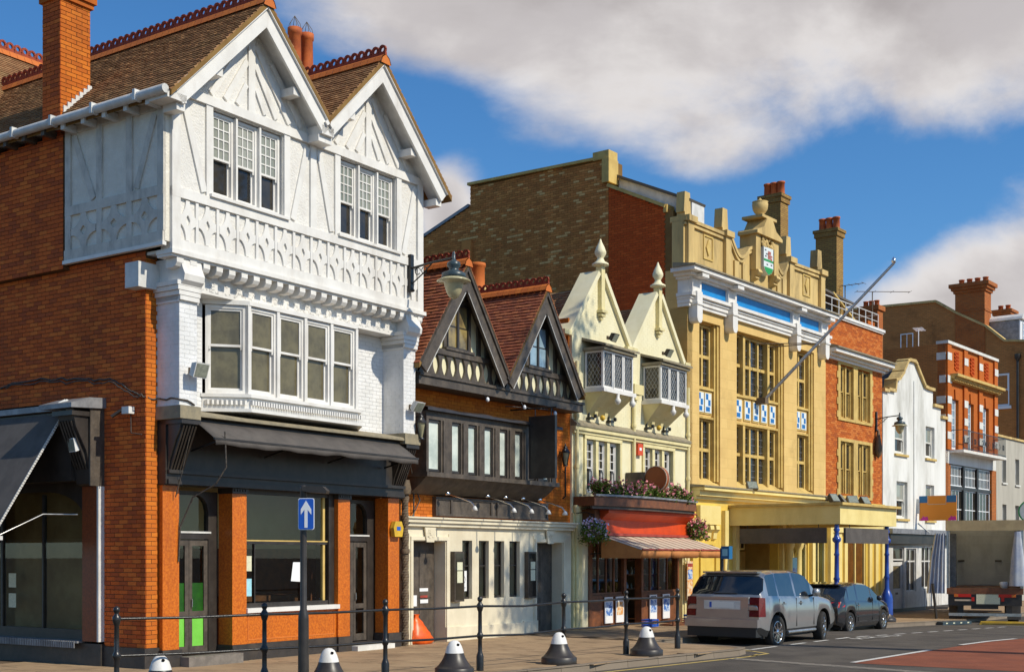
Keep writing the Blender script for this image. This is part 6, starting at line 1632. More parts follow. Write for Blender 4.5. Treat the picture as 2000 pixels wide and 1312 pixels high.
b = MB(); b.prism([(1.6, 12.9), (2.85, 14.15), (5.5, 15.8), (12, 16.1), (12, 12.9)], 'x', .5, 22); b.build('roof', 'slate', H9)
for x in (.75, 3.6, 6.6):
    d = MB().box(x, x + 1.45, 1.35, 4.2, 13.0, 14.55).build('dormer', 'lead', H9)
    MB().box(x + .02, x + 1.43, 1.28, 1.348, 13.0, 14.52).build('dormer_front', 'sign_white', d)
    q = MB(); q.prism([(x - .08, 14.553)] + [(x + .725 - .80 * math.cos(math.pi * i / 8), 14.553 + .38 * math.sin(math.pi * i / 8)) for i in range(9)] + [(x + 1.53, 14.553)], 'y', 1.15, 4.2); q.build('dormer_hood', 'white_grey', d)
    casement(d, x + .30, x + 1.15, 13.35, 14.4, 1.22, 'sign_white', 'pane_sky', 2, 3, .05, .06, .03)
st10 = MB().box(2.6, 3.5, 2.4, 3.2, 13, 15.2).box(2.5, 3.6, 2.3, 3.3, 15.203, 15.35).box(2.42, 3.68, 2.22, 3.38, 15.353, 15.5).build('chimney_stack', 'brickwork_red', H9)
for k in range(2): chimney_pot(st10, 3.05, 2.6 + k * .4, 15.5, .14, .3)
st11 = MB().box(-16.5, -15.9, 2.2, 3.0, 9, 12.55).box(-16.58, -15.82, 2.12, 3.08, 12.553, 12.75).build('chimney_stack', 'brickwork_red', H9)
for k in range(3): chimney_pot(st11, -16.2, 2.35 + k * .25, 12.75, .11, .26)
st11.parent = H6; st11.location = (21.4, 0, 0)
for o in list(st11.children): pass

# ============================================================ wall lamps, floodlights, signs
def wall_lantern(name, label, base, drop, arm, rz, s=1., group=None, pole=.75):
    """round gas-lamp style lantern hanging from an iron wall bracket; x runs out from the wall"""
    t = thing(name, label, 'street lamp', base, rz, group)
    b = MB().box(-.02, .06 * s, -.05 * s, .05 * s, -pole * .6, pole * .4).lathe(.03, 0, [(.05, -pole * .62), (.08, -pole * .58), (.05, -pole * .52)], 8)
    b.build('wall_plate', 'black_iron', t)
    b = MB().tube([(.03, 0, .02), (arm * .5, 0, .07), (arm, 0, .10)], .025 * s, 8).tube([(.05, 0, -.30 * s), (arm * .3, 0, -.12 * s), (arm * .5, 0, .05)], .014 * s, 6)
    for k in range(2):
        pts = [(arm * (.18 + .15 * k) + .07 * s * math.cos(a), 0, -.06 * s + .07 * s * math.sin(a)) for a in [i * .7 for i in range(9)]]
        b.tube(pts, .010 * s, 5)
    b.build('bracket_arm', 'black_iron', t)
    h = .10
    b = MB().lathe(arm, 0, [(.02, h + .12 * s), (.035 * s, h + .06 * s), (.035 * s, h - .04 * s), (.06 * s, h - .06 * s), (.13 * s, h - .10 * s), (.14 * s, h - .17 * s), (.09 * s, h - .22 * s), (.10 * s, h - .26 * s), (.24 * s, h - .32 * s), (.25 * s, h - .42 * s), (.22 * s, h - .42 * s)], 18)
    b.build('lamp_hood', 'lamp_metal', t)
    MB().lathe(arm, 0, [(.25 * s, h - .42 * s), (.345 * s, h - .47 * s), (.345 * s, h - .485 * s), (.20 * s, h - .50 * s), (.19 * s, h - .56 * s), (.15 * s, h - .70 * s), (.09 * s, h - .80 * s), (.01, h - .84 * s)], 20).build('lamp_bowl', 'lamp_bowl', t)
    return t
out_A = A_R - math.pi / 2; out_B = B_R - math.pi / 2
wall_lantern('wall_lamp', 'large glass-bowled street lamp on an iron bracket at the white corner house', wA(6.03, -.66, 7.78), 0, 1.12, out_A, 1.0, 'bowl lamps on wall brackets')
l2 = wall_lantern('wall_lamp', 'smaller bowl lamp on an iron bracket by the red brick house', wB(14.4, -.0, 7.18), 0, .95, out_B, .85, 'bowl lamps on wall brackets')
MB().lathe(.10, 0, [(.02, -1.5), (.13, -1.35), (.16, -1.15), (.10, -.8), (.05, -.45), (.03, -.4)], 10).build('hanging_basket', 'rust', l2)

def small_lantern(label, base, rz, side_arm):
    t = thing('pub_lantern', label, 'lantern', base, rz, 'four-sided lanterns on the pub front')
    b = MB()
    if side_arm: b.tube([(-.02, 0, -.02), (.1, 0, .12), (.26, 0, .14), (.34, 0, .12)], .018, 6); x0, z0 = .34, .12
    else: b.tube([(.02, 0, -1.15), (.10, 0, -1.1), (.10, 0, -.35)], .022, 6).tube([(.02, 0, -.45), (.1, 0, -.5)], .015, 5); x0, z0 = .10, .12
    b.build('bracket_arm', 'black_iron', t)
    g = MB()
    g.lathe(x0, 0, [(.05, z0 - .42), (.12, z0 - .12)], 4); g.build('lantern_glass', 'lamp_bowl', t)
    f = MB().lathe(x0, 0, [(.06, z0 - .46), (.065, z0 - .42), (.03, z0 - .42)], 8).lathe(x0, 0, [(.15, z0 - .12), (.14, z0 - .10), (.06, z0), (.07, z0 + .02), (.03, z0 + .06), (.01, z0 + .12)], 4)
    for k in range(4):
        a = k * math.pi / 2; f.bar((x0 + .052 * math.cos(a), .052 * math.sin(a), z0 - .43), (x0 + .125 * math.cos(a), .125 * math.sin(a), z0 - .11), .014, .014)
    f.build('lantern_frame', 'black_iron', t)
    return t
small_lantern('pointed lantern on a curved arm beside the white house pier', wA(6.42, -.30, 4.66), out_A, True)
small_lantern('pointed lantern on a tall bracket at the right end of the pub', wA(12.98, .0, 4.50), out_A, False)

def floodlight(label, base, rz, tilt, s=1., m='alu_white', group='floodlights on the house fronts'):
    t = thing('floodlight', label, 'floodlight', base, rz, group)
    tf = Matrix.Translation((.22 * s, 0, 0)) @ Matrix.Rotation(tilt, 4, 'Y')
    b = MB(tf); b.prism([(-.06 * s, -.11 * s), (.05 * s, -.13 * s), (.05 * s, .13 * s), (-.06 * s, .09 * s)], 'y', -.15 * s, .15 * s)
    for k in range(5): b.box(-.085 * s, -.06 * s, (-.12 + k * .06) * s, (-.10 + k * .06) * s, -.08 * s, .07 * s)
    b.build('lamp_housing', m, t)
    MB(tf).box(.051 * s, .058 * s, -.13 * s, .13 * s, -.11 * s, .11 * s).build('lamp_glass', 'lens', t)
    MB().box(-.01, .03, -.05 * s, .05 * s, -.05 * s, .05 * s).tube([(.02, 0, 0), (.13 * s, 0, .0), (.2 * s, 0, 0)], .018 * s, 6).build('mount_arm', 'rust', t)
    return t
floodlight('silver floodlight with junction box on the left white pier', wA(.26, -.56, 5.02), out_A, R(20))
floodlight('square floodlight on the right white pier above the pub', wA(6.16, -.56, 4.98), out_A, R(35), .9)
floodlight('pale floodlight tucked under the lead cap of the side shop', wA(-.45, 1.45, 4.46), A_R + math.pi * .86, R(50), 1.1)
floodlight('lower silver floodlight beside the side shop console', wA(-.45, 1.30, 3.80), A_R + math.pi * .92, R(10), .9)
for x, h in ((14.86, 'left'), (18.0, 'right')):
    floodlight('dark floodlight on the roof of the %s leaded oriel of the cream house' % h, wA(x, -.25, 7.66), out_A, R(30), .9, 'black', 'dark floodlights of the cream house')
for i, (x, y, w_) in enumerate(((3.25, -.35, 'alone on the theatre ledge left of the yellow canopy'), (3.0, -3.1, 'first from the left above the yellow canopy front'), (3.45, -3.1, 'second above the yellow canopy front'), (4.6, -3.1, 'third above the yellow canopy front'), (5.35, -3.1, 'rightmost above the yellow canopy front'))):
    floodlight('black floodlight %s' % w_, wB(x, y, 4.10 if i == 0 else 3.62), out_B + R(-40 + 25 * (i % 3)), R(-35), 1.15, 'black', 'black floodlights round the canopy')

t = thing('security_camera', 'small white camera box with bracket on the shaded brick pier', 'camera', wA(XS - .02, .36, 4.36), A_R + math.pi)
MB().box(0, .12, -.09, .09, -.06, .06).build('camera_box', 'alu_white', t); MB().tube([(.02, -.14, .05), (.16, -.30, -.10)], .03, 8).build('camera_tube', 'black', t); MB().tube([(.02, .02, -.06), (.02, .03, -.38), (.02, .3, -.42)], .010, 5).build('cable', 'cable', t)
rgw = random.Random(2)
pts = [(XS - .03, y, z) for y, z in ((6.0, 5.0), (4.0, 5.02), (3.1, 5.09), (2.36, 5.05), (1.58, 4.97), (.89, 4.92), (.5, 4.78), (.29, 4.67), (.02, 4.58))] + [(0.0, -.03, 4.55), (.02, -.57, 4.52), (.42, -.58, 4.44)]
dense = []
for i in range(len(pts) - 1):
    for k in range(5):
        p = Vector(pts[i]).lerp(Vector(pts[i + 1]), k / 5); dense.append(p + Vector((rgw.uniform(-.012, 0), 0, rgw.uniform(-.025, .025))))
cb = MB().tube(dense, .016, 5).tube([p + Vector((-.02, 0, -.05 + .02 * math.sin(i))) for i, p in enumerate(dense[6:40])], .012, 5).build('wall_cable', 'cable')
cb.location = (*A_O, 0); cb.rotation_euler = (0, 0, A_R); tag(cb, 'loose dark cables looped along the brick side wall of the corner house', 'cable')
cb = MB().tube([(.62, -1.0, 4.0), (.63, -1.02, 3.4), (.60, -.8, 3.12), (.45, -.4, 2.9), (.40, -.14, 2.4), (.38, -.12, 1.8)], .014, 6).tube([(.30, -.5, 3.95), (.29, -.3, 3.3), (.28, -.16, 2.9)], .010, 5).build('hanging_cable', 'cable')
cb.location = (*A_O, 0); cb.rotation_euler = (0, 0, A_R); tag(cb, 'black cable hanging from the left end of the dark shop awning', 'cable')
cb = MB().tube([(6.45, -.3, 3.9), (6.9, -.05, 3.5), (7.15, -.03, 3.1), (6.7, -.1, 2.6), (6.3, -.14, 2.3)], .015, 6).tube([(6.95, -.02, 4.1), (6.95, -.02, 2.75)], .018, 6).build('hanging_cable', 'cable')
cb.location = (*A_O, 0); cb.rotation_euler = (0, 0, A_R); tag(cb, 'dark cable looping over the orange brick at the left of the pub', 'cable')

# swan-neck lamps over the pub's sign board
for i, (x, nm) in enumerate(((7.80, 'leftmost of the five over the pub sign board'), (9.31, 'second from the left over the pub sign board'), (10.03, 'middle one of five over the pub sign board'), (10.76, 'fourth from the left over the pub sign board'), (11.50, 'rightmost of the five over the pub sign board'))):
    t = thing('sign_lamp', 'slim chrome arm lamp, ' + nm, 'sign lamp', wA(x, -.28, 3.26), out_A, 'arm lamps over the pub sign board')
    MB().lathe(0, 0, [(.05, -.03), (.07, 0), (.05, .03)], 10).tube([(0, 0, 0), (.35, .02, -.10), (.62, .04, -.20), (.70, .05, -.30)], .015, 6).build('lamp_arm', 'chrome', t)
    MB().lathe(.70, .05, [(.02, -.28), (.05, -.32), (.07, -.38), (.05, -.385)], 10).build('lamp_head', 'alu_white', t)
# hanging board of the pub, edge-on to the wall
t = thing('hanging_sign', 'blank black board hung out from the pub on an iron bracket', 'sign', wA(10.62, -.53, 3.74), A_R)
MB().box(-.03, .03, -.75, -.08, 0, 1.40).build('sign_board', 'black', t)
MB().box(-.045, .045, -.78, -.75, -.03, 1.43).box(-.045, .045, -.08, -.05, -.03, 1.43).box(-.045, .045, -.75, -.08, 1.40, 1.43).box(-.045, .045, -.75, -.08, -.03, 0).build('sign_frame', 'black', t)
MB().tube([(0, .5, 1.62), (0, -.8, 1.62)], .02, 6).tube([(-.5, .3, 1.66), (.4, -.3, 1.62)], .012, 5).tube([(0, -.2, 1.43), (0, -.2, 1.62)], .012, 5).tube([(0, -.65, 1.43), (0, -.65, 1.62)], .012, 5).build('sign_bracket', 'black_iron', t)
# menu cases
for x, nm in ((8.28, 'left of the four pub windows'), (11.26, 'between the pub windows and the right door')):
    t = thing('menu_case', 'dark framed menu case on the cream wall ' + nm, 'menu case', wA(x, -.004, .88), A_R, 'menu cases of the pub')
    MB().box(0, .36, -.12, 0, 0, 1.12).build('case_body', 'blackwood', t)
    MB().box(.03, .33, -.126, -.121, .04, 1.08).build('case_glass', 'pane_dark', t)
    MB().box(.08, .28, -.131, -.127, .70, .88).box(.08, .28, -.1312, -.127, .42, .68).build('menu_sheet', 'paper_cream', t)
# alarm boxes
def alarm(label, base, rz, m):
    t = thing('alarm_box', label, 'alarm', base, rz)
    b = MB(); b.prism([(-.14, -.16), (.14, -.16), (.14, .16), (-.14, .16)] if m != 'yellow_paint' else [(-.12, -.16), (.12, -.16), (.16, .02), (.10, .16), (-.10, .16), (-.16, .02)], 'y', -.10, 0); b.build('alarm_cover', m, t)
    MB().box(-.06, .06, -.104, -.101, -.03, .05).build('alarm_mark', 'sign_blue' if m == 'yellow_paint' else 'paper', t)
alarm('yellow alarm box beside the right granite pilaster', wA(6.20, -.12, 2.46), A_R, 'yellow_paint')
alarm('red alarm box above the right hand windows of the cream house', wA(16.95, -.003, 4.86), A_R, 'red_fascia')
# round drum sign
t = thing('drum_sign', 'round brown projecting sign with a pale rim above the flower box', 'sign', wA(16.35, -.30, 3.98), A_R)
tfd = Matrix.Translation((0, -.62, 0)) @ Matrix.Rotation(R(90), 4, 'Y')
MB(tfd).lathe(0, 0, [(.34, -.07), (.355, -.05), (.355, .05), (.34, .07)], 32).build('sign_drum', 'disc_brown', t)
q = MB(tfd)
for z in (-.073, .073):
    for k in range(32):
        a0, a1 = 2 * math.pi * k / 32, 2 * math.pi * (k + 1) / 32
        q.bar((.345 * math.cos(a0), .345 * math.sin(a0), z), (.345 * math.cos(a1), .345 * math.sin(a1), z), .02, .02)
q.build('sign_rim', 'stripe_cream', t)
MB().box(-.10, .10, -.30, .28, -.24, .20).build('sign_bracket', 'blackwood', t)
# flowers
rgf = random.Random(33)
def plants(par, pts, nl, nf, size, spread, petals, name='foliage'):
    b = MB(); leaves(b, pts, nl, size, spread, rgf); o = b.build(name, 'leaf', par); o['kind'] = 'stuff'
    b = MB(); leaves(b, pts, int(nf * 1.2), size * .66, (spread[0] * 1.1, spread[1] * 1.1, spread[2] * 1.1), rgf, 1.2); b.v = [(x, y, z + .07) for x, y, z in b.v]; o = b.build('flowers', petals, par); o['kind'] = 'stuff'
t = thing('flower_box', 'long wooden flower box of pink geraniums above the red shop fascia', 'flower box', wA(13.50, -.45, 3.16), A_R)
n = 16; b = MB(); front = []
for i in range(n + 1): u = i / n; front.append((5.55 * u, -.20 - .36 * math.sin(math.pi * min(1, u * 1.15 + .0) if u < .5 else math.pi * (.575 + (u - .5) * .6))))
b.prism(front + [(5.55, .42), (0, .42)], 'z', .02, .26); b.build('box_trough', 'wood_brown', t)
q = MB()
for i in range(n): q.bar((front[i][0], front[i][1] - .02, .29), (front[i + 1][0], front[i + 1][1] - .02, .29), .07, .05)
q.build('box_rim', 'lead', t)
q = MB()
for i in range(n): q.bar((front[i][0], front[i][1] + .10, -.02), (front[i + 1][0], front[i + 1][1] + .10, -.02), .09, .07)
q.build('box_moulding', 'blackwood', t)
pts = []
for k in range(150):
    u = rgf.uniform(.03, .98); i = min(n - 1, int(u * n)); y = front[i][1] + rgf.uniform(.03, .3); h = .12 + .08 * math.sin(u * 19) + rgf.uniform(0, .16)
    pts.append((5.55 * u, y, .30 + h * rgf.random()))
plants(t, pts, 5200, 1500, .095, (.05, .045, .06), 'petal_pink')
def basket(label, base, petals, r=.36):
    t = thing('hanging_basket', label, 'hanging basket', base, A_R, 'hanging flower baskets')
    MB().lathe(0, 0, [(.04, -.20), (.14, -.17), (.21, -.08), (.23, .02), (.20, .02)], 12).build('basket_bowl', 'rust', t)
    b = MB()
    for k in range(3): a = k * 2.1; b.tube([(.21 * math.cos(a), .21 * math.sin(a), .02), (0, 0, .42)], .006, 4)
    b.tube([(0, 0, .42), (0, .25, .50), (0, .62, .46)], .014, 5); b.build('basket_chain', 'black_iron', t)
    pts = [(r * .75 * math.cos(a) * q_, r * .75 * math.sin(a) * q_, z) for a, q_, z in [(rgf.uniform(0, 6.28), rgf.random() ** .5, rgf.uniform(-.22, .16)) for _ in range(70)]]
    plants(t, pts, 1800, 620, .085, (.05, .05, .06), petals)
basket('hanging basket of white and mauve trailing flowers left of the red shop', wA(13.52, -.62, 2.52), 'petal_white', .40)
basket('hanging basket of pink flowers right of the red shop', wA(19.45, -.62, 2.66), 'petal_pink', .34)
# things on the pavement by the shops
b = MB(); rgo = random.Random(6); K = 18
prof = [(.34, -.01), (.40, .08), (.34, .22), (.24, .36), (.15, .48), (.06, .58), (.09, .64)]
for r_, z in prof:
    for k in range(K): a = 2 * math.pi * k / K; rr_ = r_ * (1 + .16 * math.sin(k * 2.1 + z * 17) + .10 * math.sin(k * 3.7 - z * 31) + rgo.uniform(-.05, .05)); b.v.append((rr_ * math.cos(a) - z * .12, rr_ * math.sin(a) * .7, z))
for i in range(len(prof) - 1):
    for k in range(K): b.f.append([i * K + k, i * K + (k + 1) % K, (i + 1) * K + (k + 1) % K, (i + 1) * K + k]); b.sm.append(True)
b.f.append(list(range(K))[::-1]); b.sm.append(False)
o = b.build('refuse_sack', 'orange_bag'); o.location = wA(7.22, .08, 0.0); o.rotation_euler = (0, 0, A_R); tag(o, 'orange plastic sack slumped in the left pub doorway', 'rubbish bag')
def crate(label, x, y, w_, d_, h, m, slats=True, rz=0):
    t = thing('crate', label, 'crate', wA(x, y, 0), A_R + rz, 'crates in front of the red shop')
    MB().box(0, w_, 0, d_, 0, .02).build('crate_base', m, t)
    for k, z in enumerate([.03 + i * (h / 3) for i in range(3)]):
        MB().box(0, w_, 0, .015, z, z + h / 3 - .03).build('crate_slat', m, t); MB().box(0, .015, .016, d_ - .016, z, z + h / 3 - .03).build('crate_slat', m, t); MB().box(w_ - .015, w_, .016, d_ - .016, z, z + h / 3 - .03).build('crate_slat', m, t); MB().box(0, w_, d_ - .015, d_, z, z + h / 3 - .03).build('crate_slat', m, t)
    MB().box(-.005, .03, -.006, .03, 0, h).box(w_ - .03, w_ + .005, -.006, .03, 0, h).build('crate_post', m, t)
crate('blue plastic crate at the left of the shop doorway', 15.8, -1.05, .40, .3, .20, 'sign_blue')
crate('long brown flat crate behind the bollard', 16.5, -1.35, 1.3, .4, .16, 'wood_brown')
crate('dark blue crate under the right hand shop window', 17.9, -1.35, .9, .4, .26, 'tile_blue')
t = thing('cardboard_box', 'brown cardboard box standing on the pavement behind the silver car', 'box', wA(18.85, -1.6, 0), A_R)
MB().box(0, .75, 0, .45, 0, .52).build('box_side', 'valance', t); MB().box(0, .75, -.16, 0, .50, .512).box(0, .75, .45, .6, .5, .512).build('box_flap', 'valance', t)
o = thing('poster_stand', 'narrow colourful poster board on the cream pilaster of the red shop', 'poster', wA(19.72, -.22, .6), A_R)
MB().box(-.16, .20, -.03, .0, 0, 1.15).build('poster_board', 'print_orange', o); MB().box(-.12, .16, -.036, -.031, .62, .9).build('poster_picture', 'print_blue', o); MB().box(-.14, .18, -.036, -.031, .98, 1.08).build('poster_heading', 'red_trim', o)
o = thing('poster_stand', 'tall pale poster panel leaning by the theatre columns', 'poster', wB(6.2, -.46, gz(*wB(6.2, 0).xy)), B_R)
MB().box(-.2, .22, -.04, .0, .35, 2.05).build('poster_board', 'paper_blue', o); MB().box(-.15, .17, -.046, -.041, 1.0, 1.7).build('poster_picture', 'print_blue', o)
t = thing('potted_plant', 'leafy plant in an orange pot inside the right granite shop door', 'plant', wA(5.15, .75, .13), A_R)
MB().lathe(0, 0, [(.11, 0), (.15, .26), (.17, .28), (.13, .28)], 12).build('plant_pot', 'terracotta', t)
plants(t, [(rgf.gauss(0, .12), rgf.gauss(0, .10), rgf.uniform(.35, .85)) for _ in range(40)], 380, 30, .10, (.05, .05, .06), 'petal_white')

# aerials
def aerial(label, base, rz, h, n, L, m='rust'):
    t = thing('tv_aerial', label, 'aerial', base, rz, 'television aerials on the roofs')
    MB().tube([(0, 0, 0), (0, 0, h)], .02, 6).build('mast', m, t)
    b = MB().tube([(-L * .3, 0, h), (L * .7, 0, h)], .014, 5)
    for k in range(n): x = -L * .3 + L * k / (n - 1); b.tube([(x, -.22, h), (x, .22, h)], .008, 4)
    b.build('aerial_boom', m, t)
aerial('thin aerial just right of the tall stack above the red house', wB(14.27, 1.2, 10.3), out_B, 2.2, 5, 1.1)
aerial('long armed aerial on the roof right of the flagpole', wB(16.5, 1.0, 9.0), out_B + R(40), 3.6, 4, 2.2)
aerial('white spiky aerial in front of the small arched window', wB(23.5, 1.7, 11.1), out_B + R(100), 1.05, 9, .9, 'sign_white')

# projecting agent's board, blue box sign, round green sign
t = thing('agents_board', 'orange board with blue corners projecting from the white house', 'sign', wB(18.75, -.02, 3.35), B_R)
MB().box(-.02, .02, -1.62, -.08, 0, 1.02).build('sign_board', 'orange_sign', t)
MB().box(-.027, -.021, -.42, -.08, .74, 1.02).build('sign_corner', 'sign_teal', t); MB().box(-.027, -.021, -1.62, -1.22, .74, 1.02).build('sign_corner', 'sign_teal', t)
b = MB().box(-.026, -.0215, -1.20, -.44, .66, .68).box(-.026, -.0215, -1.20, -1.185, .68, 1.0).box(-.026, -.0215, -.455, -.44, .68, 1.0); b.build('sign_outline', 'stripe_cream', t)
for y in (-.30, -1.45):
    b = MB(); b.prism([(y - .17, .0), (y + .17, .0), (y + .15, .08), (y + .08, .12), (y + .05, .2), (y - .03, .14), (y - .12, .18), (y - .16, .08)], 'x', -.027, -.021); b.build('sign_emblem', 'magenta', t)
MB().box(-.05, .05, -.10, .02, .3, .9).tube([(0, -.02, -.1), (0, -.5, -.5)], .03, 5).build('sign_bracket', 'white_grey', t)
t = thing('post_sign', 'small blue box sign on a thin black post left of the silver car', 'sign', wB(-3.9, -3.3, gz(*wB(-3.9, -3.3).xy)), B_R)
MB().tube([(0, 0, 0), (0, 0, 2.1)], .05, 8).build('post', 'black', t); MB().box(-.14, .05, -.28, -.05, 1.82, 2.15).build('sign_box', 'sign_teal', t); MB().box(-.146, -.141, -.24, -.09, 1.9, 2.08).build('sign_mark', 'paper_blue', t)
t = thing('round_sign', 'round pale sign with a green ring on a post behind the lorry', 'sign', wB(20.6, -4.0, gz(*wB(20.6, -4.0).xy)), B_R)
MB().tube([(0, 0, 0), (0, 0, 3.6)], .05, 8).build('post', 'shield_green', t)
tfd = Matrix.Translation((0, 0, 4.05)) @ Matrix.Rotation(R(90), 4, 'Y')
MB(tfd).lathe(0, 0, [(.44, -.03), (.46, 0), (.44, .03)], 28).build('sign_disc', 'paper_blue' if 0 else 'tile_white', t)
q = MB(tfd)
for k in range(28):
    a0, a1 = 2 * math.pi * k / 28, 2 * math.pi * (k + 1) / 28; q.bar((.44 * math.cos(a0), .44 * math.sin(a0), -.035), (.44 * math.cos(a1), .44 * math.sin(a1), -.035), .05, .02)
q.build('sign_ring', 'shield_green', t)

# ============================================================ railing, bollards, one-way sign
RP = [(-5.22, 16.9), (-3.52, 18.2), (-1.95, 19.7), (-.53, 21.2), (.93, 23.0), (2.21, 24.8), (3.4, 26.3)]
rl = thing('pedestrian_railing', 'black two-bar pedestrian railing with ball-topped posts along the kerb', 'railing', (*RP[0], 0))
def rel(p, z): return (p[0] - RP[0][0], p[1] - RP[0][1], z)
pprof = [(.060, -.05), (.062, .24), (.050, .28), (.036, .32), (.034, .52), (.046, .545), (.060, .58), (.046, .615), (.034, .64), (.032, .98), (.042, 1.0), (.056, 1.05), (.056, 1.09), (.036, 1.12), (.026, 1.14), (.040, 1.165), (.046, 1.19), (.036, 1.22), (.006, 1.24)]
p0 = MB().lathe(0, 0, pprof, 14).build('post', 'black_iron', rl)
for p in RP[1:]:
    o = p0.copy(); COL.objects.link(o); o.location = rel(p, 0)
for i in range(len(RP) - 1):
    for z in (.58, 1.07):
        a, c = Vector(rel(RP[i], z)), Vector(rel(RP[i + 1], z)); m_ = a.lerp(c, .5) + Vector((0, 0, -.012 if i != 3 else -.035))
        MB().tube([a, m_, c], .019, 8).build('rail', 'black_iron', rl)
BP = [((-4.78, 17.4), 'farthest left of the row by the granite shop'), ((-2.68, 18.72), 'just right of the one-way sign pole'), ((-.92, 20.45), 'left of the railing post before the cream pub'), ((.83, 22.6), 'on the kerb before the right door of the pub'), ((2.57, 24.45), 'at the end of the railing by the red shop'), ((11.95, 40.9), 'far off beside the blue canopy post')]
bell = None
for (x, y), nm in BP:
    lab = 'white-capped bell bollard ' + nm
    if bell is None:
        bell = thing('bell_bollard', lab, 'bollard', (x, y, 0), 0, 'bell bollards along the kerb'); t = bell
        MB().lathe(0, 0, [(.31, -.02), (.315, .02), (.315, .11), (.30, .125), (.285, .13), (.255, .16), (.21, .22), (.172, .29), (.150, .352)], 28).build('bollard_base', 'black', t)
        MB().lathe(0, 0, [(.150, .354), (.138, .40), (.118, .46), (.085, .52), (.05, .548), (.012, .556)], 24).build('bollard_cap', 'white', t)
        MB(Matrix.Translation((.06, -.085, .49)) @ Matrix.Rotation(R(90), 4, 'X') @ Matrix.Rotation(R(35), 4, 'Y')).lathe(0, 0, [(.020, -.02), (.020, .018)], 10).build('lifting_hole', 'dark', t)
    else:
        t = copy_tree(bell); t['label'] = lab; t.location = (x, y, gz(x, y))
t = thing('one_way_sign', 'black pole with a blue one-way arrow sign and a small lamp on top', 'sign', (-2.90, 17.8, 0), R(-8))
MB().lathe(0, 0, [(.078, -.05), (.074, 1.02), (.070, 1.09), (.048, 1.16), (.046, 2.84), (.05, 2.86), (.03, 2.88)], 16).build('pole', 'black', t)
b = MB()
def rrect(x0, x1, z0, z1, r): return [(cx + r * math.cos(a), cz + r * math.sin(a)) for cx, cz, a0 in ((x1 - r, z0 + r, -90), (x1 - r, z1 - r, 0), (x0 + r, z1 - r, 90), (x0 + r, z0 + r, 180)) for a in [R(a0 + 30 * k) for k in range(4)]]
b.prism(rrect(-.055, .175, 2.26, 2.70, .03), 'y', -.070, -.058); b.build('sign_edge', 'sign_white', t)
b = MB(); b.prism(rrect(-.046, .166, 2.269, 2.691, .025), 'y', -.074, -.0705); b.build('sign_face', 'sign_blue', t)
b = MB(); b.prism([(.038, 2.29), (.082, 2.29), (.082, 2.54), (.135, 2.47), (.135, 2.545), (.06, 2.665), (-.015, 2.545), (-.015, 2.47), (.038, 2.54)], 'y', -.078, -.0745); b.build('sign_arrow', 'sign_white', t)
b = MB(); b.prism([(0, 2.80), (.10, 2.78), (.35, 2.76), (.36, 2.80), (.30, 2.86), (.08, 2.87), (0, 2.86)], 'y', -.09, .06); b.tube([(0, 0, 2.84), (.1, -.02, 2.83)], .03, 6); b.build('sign_lamp', 'black', t)
MB().box(-.04, .04, -.058, -.04, 2.35, 2.38).box(-.04, .04, -.058, -.04, 2.56, 2.59).build('sign_clip', 'steel', t)

